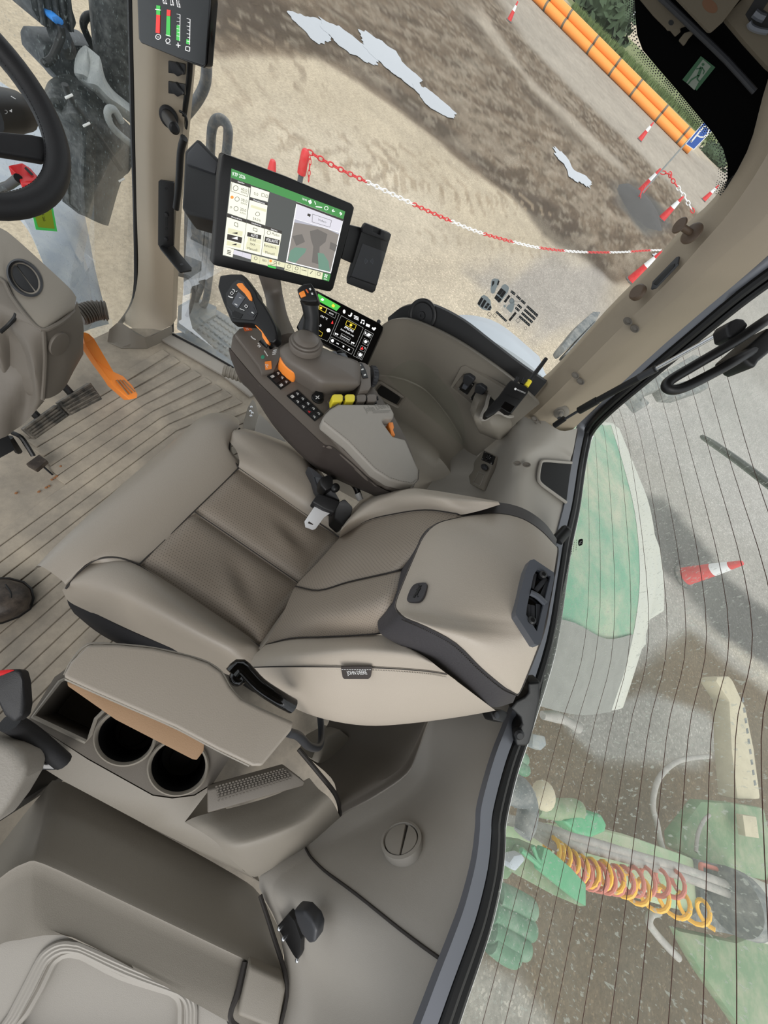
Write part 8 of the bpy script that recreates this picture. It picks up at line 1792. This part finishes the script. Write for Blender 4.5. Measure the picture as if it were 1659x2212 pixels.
b = MB(); b.prism(Px([(x, y, 1.13) for x, y in Z7((618, 470), (690, 380), (760, 360), (800, 385), (740, 450), (688, 532), (670, 530))]), Vector((.01, 0, 0)), .002); b.done('bracket_tab', 'headliner_shaded', bk2)

# ------------------------------------------------------------------ window prints
dk = thing('control_decal', 'transparent sticker of control symbols on the right side window', 'sticker', P(1100, 650, x=1.16))
dpl = (P(1100, 650, x=1.155), Vector((-1, 0, 0))); D4 = zf(1000, 580, .13261)
mat('decal_grey', (150, 160, 162), .6); mat('decal_black', (36, 36, 36), .6); mat('decal_clear', (206, 196, 180), .6)
dx = lambda polys, m, nm, h: decal([D4(*p) for p in polys], dpl, m, dk, nm, h, .0002)
dx([((470, 180), (520, 160), (575, 170), (595, 200), (575, 260), (540, 330), (515, 400), (485, 412), (455, 390), (450, 330), (460, 230)), ((650, 265), (690, 252), (735, 280), (752, 320), (735, 380), (610, 550), (580, 558), (515, 490), (520, 460), (620, 310)), ((300, 450), (345, 428), (400, 460), (450, 520), (455, 580), (470, 640), (450, 685), (390, 685), (310, 660), (240, 590), (238, 560)),
    ((755, 520), (780, 480), (820, 485), (840, 530), (835, 600), (825, 660), (790, 722), (760, 705), (700, 640), (740, 590), (770, 580)), ((655, 610), (680, 588), (705, 610), (680, 640))], 'decal_grey', 'grey_shapes', .0004)
bars = [((480, 205), (515, 200), (510, 245), (470, 300)), ((575, 190), (600, 205), (575, 275), (555, 260)), ((620, 315), (668, 350), (600, 440), (552, 405)), ((670, 350), (705, 385), (640, 480), (598, 448)), ((545, 425), (598, 470), (555, 520), (510, 480)), ((600, 470), (632, 500), (590, 555), (555, 525)), ((300, 465), (335, 490), (270, 605), (235, 570)), ((350, 500), (385, 530), (320, 645), (285, 610)), ((405, 555), (440, 580), (385, 655), (345, 635)), ((445, 600), (465, 630), (440, 680), (395, 670)),
        ((745, 425), (775, 450), (695, 560), (665, 535)), ((795, 350), (860, 400), (840, 440), (772, 385)), ((885, 430), (950, 490), (930, 520), (862, 460)), ((960, 500), (1025, 555), (1005, 590), (935, 530)), ((905, 572), (968, 630), (945, 662), (880, 600)), ((868, 620), (930, 675), (908, 705), (845, 648)), ((555, 688), (722, 845), (700, 872), (530, 715)), ((850, 702), (878, 728), (770, 860), (742, 835)),
        ((1055, 595), (1232, 755), (1205, 790), (1030, 628)), ((1012, 650), (1188, 808), (1165, 845), (988, 682)), ((970, 705), (1145, 862), (1120, 895), (945, 735)), ((930, 760), (1102, 912), (1078, 945), (905, 790))]
dx(bars, 'decal_black', 'black_bars', .0007)
wl2 = []
for p in bars[8:]:
    A, B_2, C2, D2 = D4(*p); a0, c0 = lerp2(A, D2, .5), lerp2(B_2, C2, .5); m_ = max(2, int(math.hypot(c0[0] - a0[0], c0[1] - a0[1]) / 4.5))
    for i in range(m_): 
        u = lerp2(a0, c0, (i + .3) / m_); v = lerp2(a0, c0, (i + .7) / m_); wl2.append(quadline(u, v, 1.2))
decal(wl2, dpl, 'decal_grey', dk, 'bar_marks', .001, .0002)
ol = []
for p in (((425, 710), (472, 745), (440, 785), (398, 745)), ((515, 730), (555, 760), (520, 808), (485, 770)), ((895, 805), (935, 838), (898, 885), (862, 848))): ol += outline(D4(*p), .7)
ol += outline(circ(D4((738, 918))[0], 2.6, 12, 3.6), .6) + outline(circ(D4((1022, 972))[0], 2.6, 12, 3.4), .6) + outline(circ(D4((795, 525))[0], 5, 14), .6) + [quadline(*D4((430, 330), (360, 420)), .5), quadline(*D4((790, 420), (790, 475)), .5), quadline(*D4((840, 525), (930, 540)), .5), quadline(*D4((830, 590), (880, 580)), .5)]
decal(ol, dpl, 'dark_grey', dk, 'thin_lines', .0006, .0002)
gd2 = thing('glass_mark', 'small black maker mark with fine print on the rear window', 'glass mark', PP(1250, 1175, RG))
rgl = (RG[0] + RG[1] * .003, RG[1])
decal([[(q.x, q.y) for q in spline([Vector((x, y, 0)) for x, y in Z8((528, 600), (552, 592), (552, 620), (545, 630), (528, 632))], 3, True)]], rgl, 'black', gd2, 'mark_shield', .0004)
decal([quadline(*Z8((534, 625), (540, 608)), 1.2), quadline(*Z8((538, 612), (548, 606)), 1.2), quadline(*Z8((538, 616), (546, 622)), 1)], rgl, 'white_print', gd2, 'mark_deer', .0008)
for x0, y0, x1, y1 in ((512, 660, 516, 592), (498, 668, 502, 605), (486, 685, 490, 615), (474, 640, 476, 612)):
    decal([quadline(*Z8((x0 + (x1 - x0) * k / 5, y0 + (y1 - y0) * k / 5), (x0 + (x1 - x0) * (k + .6) / 5, y0 + (y1 - y0) * (k + .6) / 5)), .7) for k in range(5)], rgl, 'decal_black', gd2, 'fine_print', .0004)
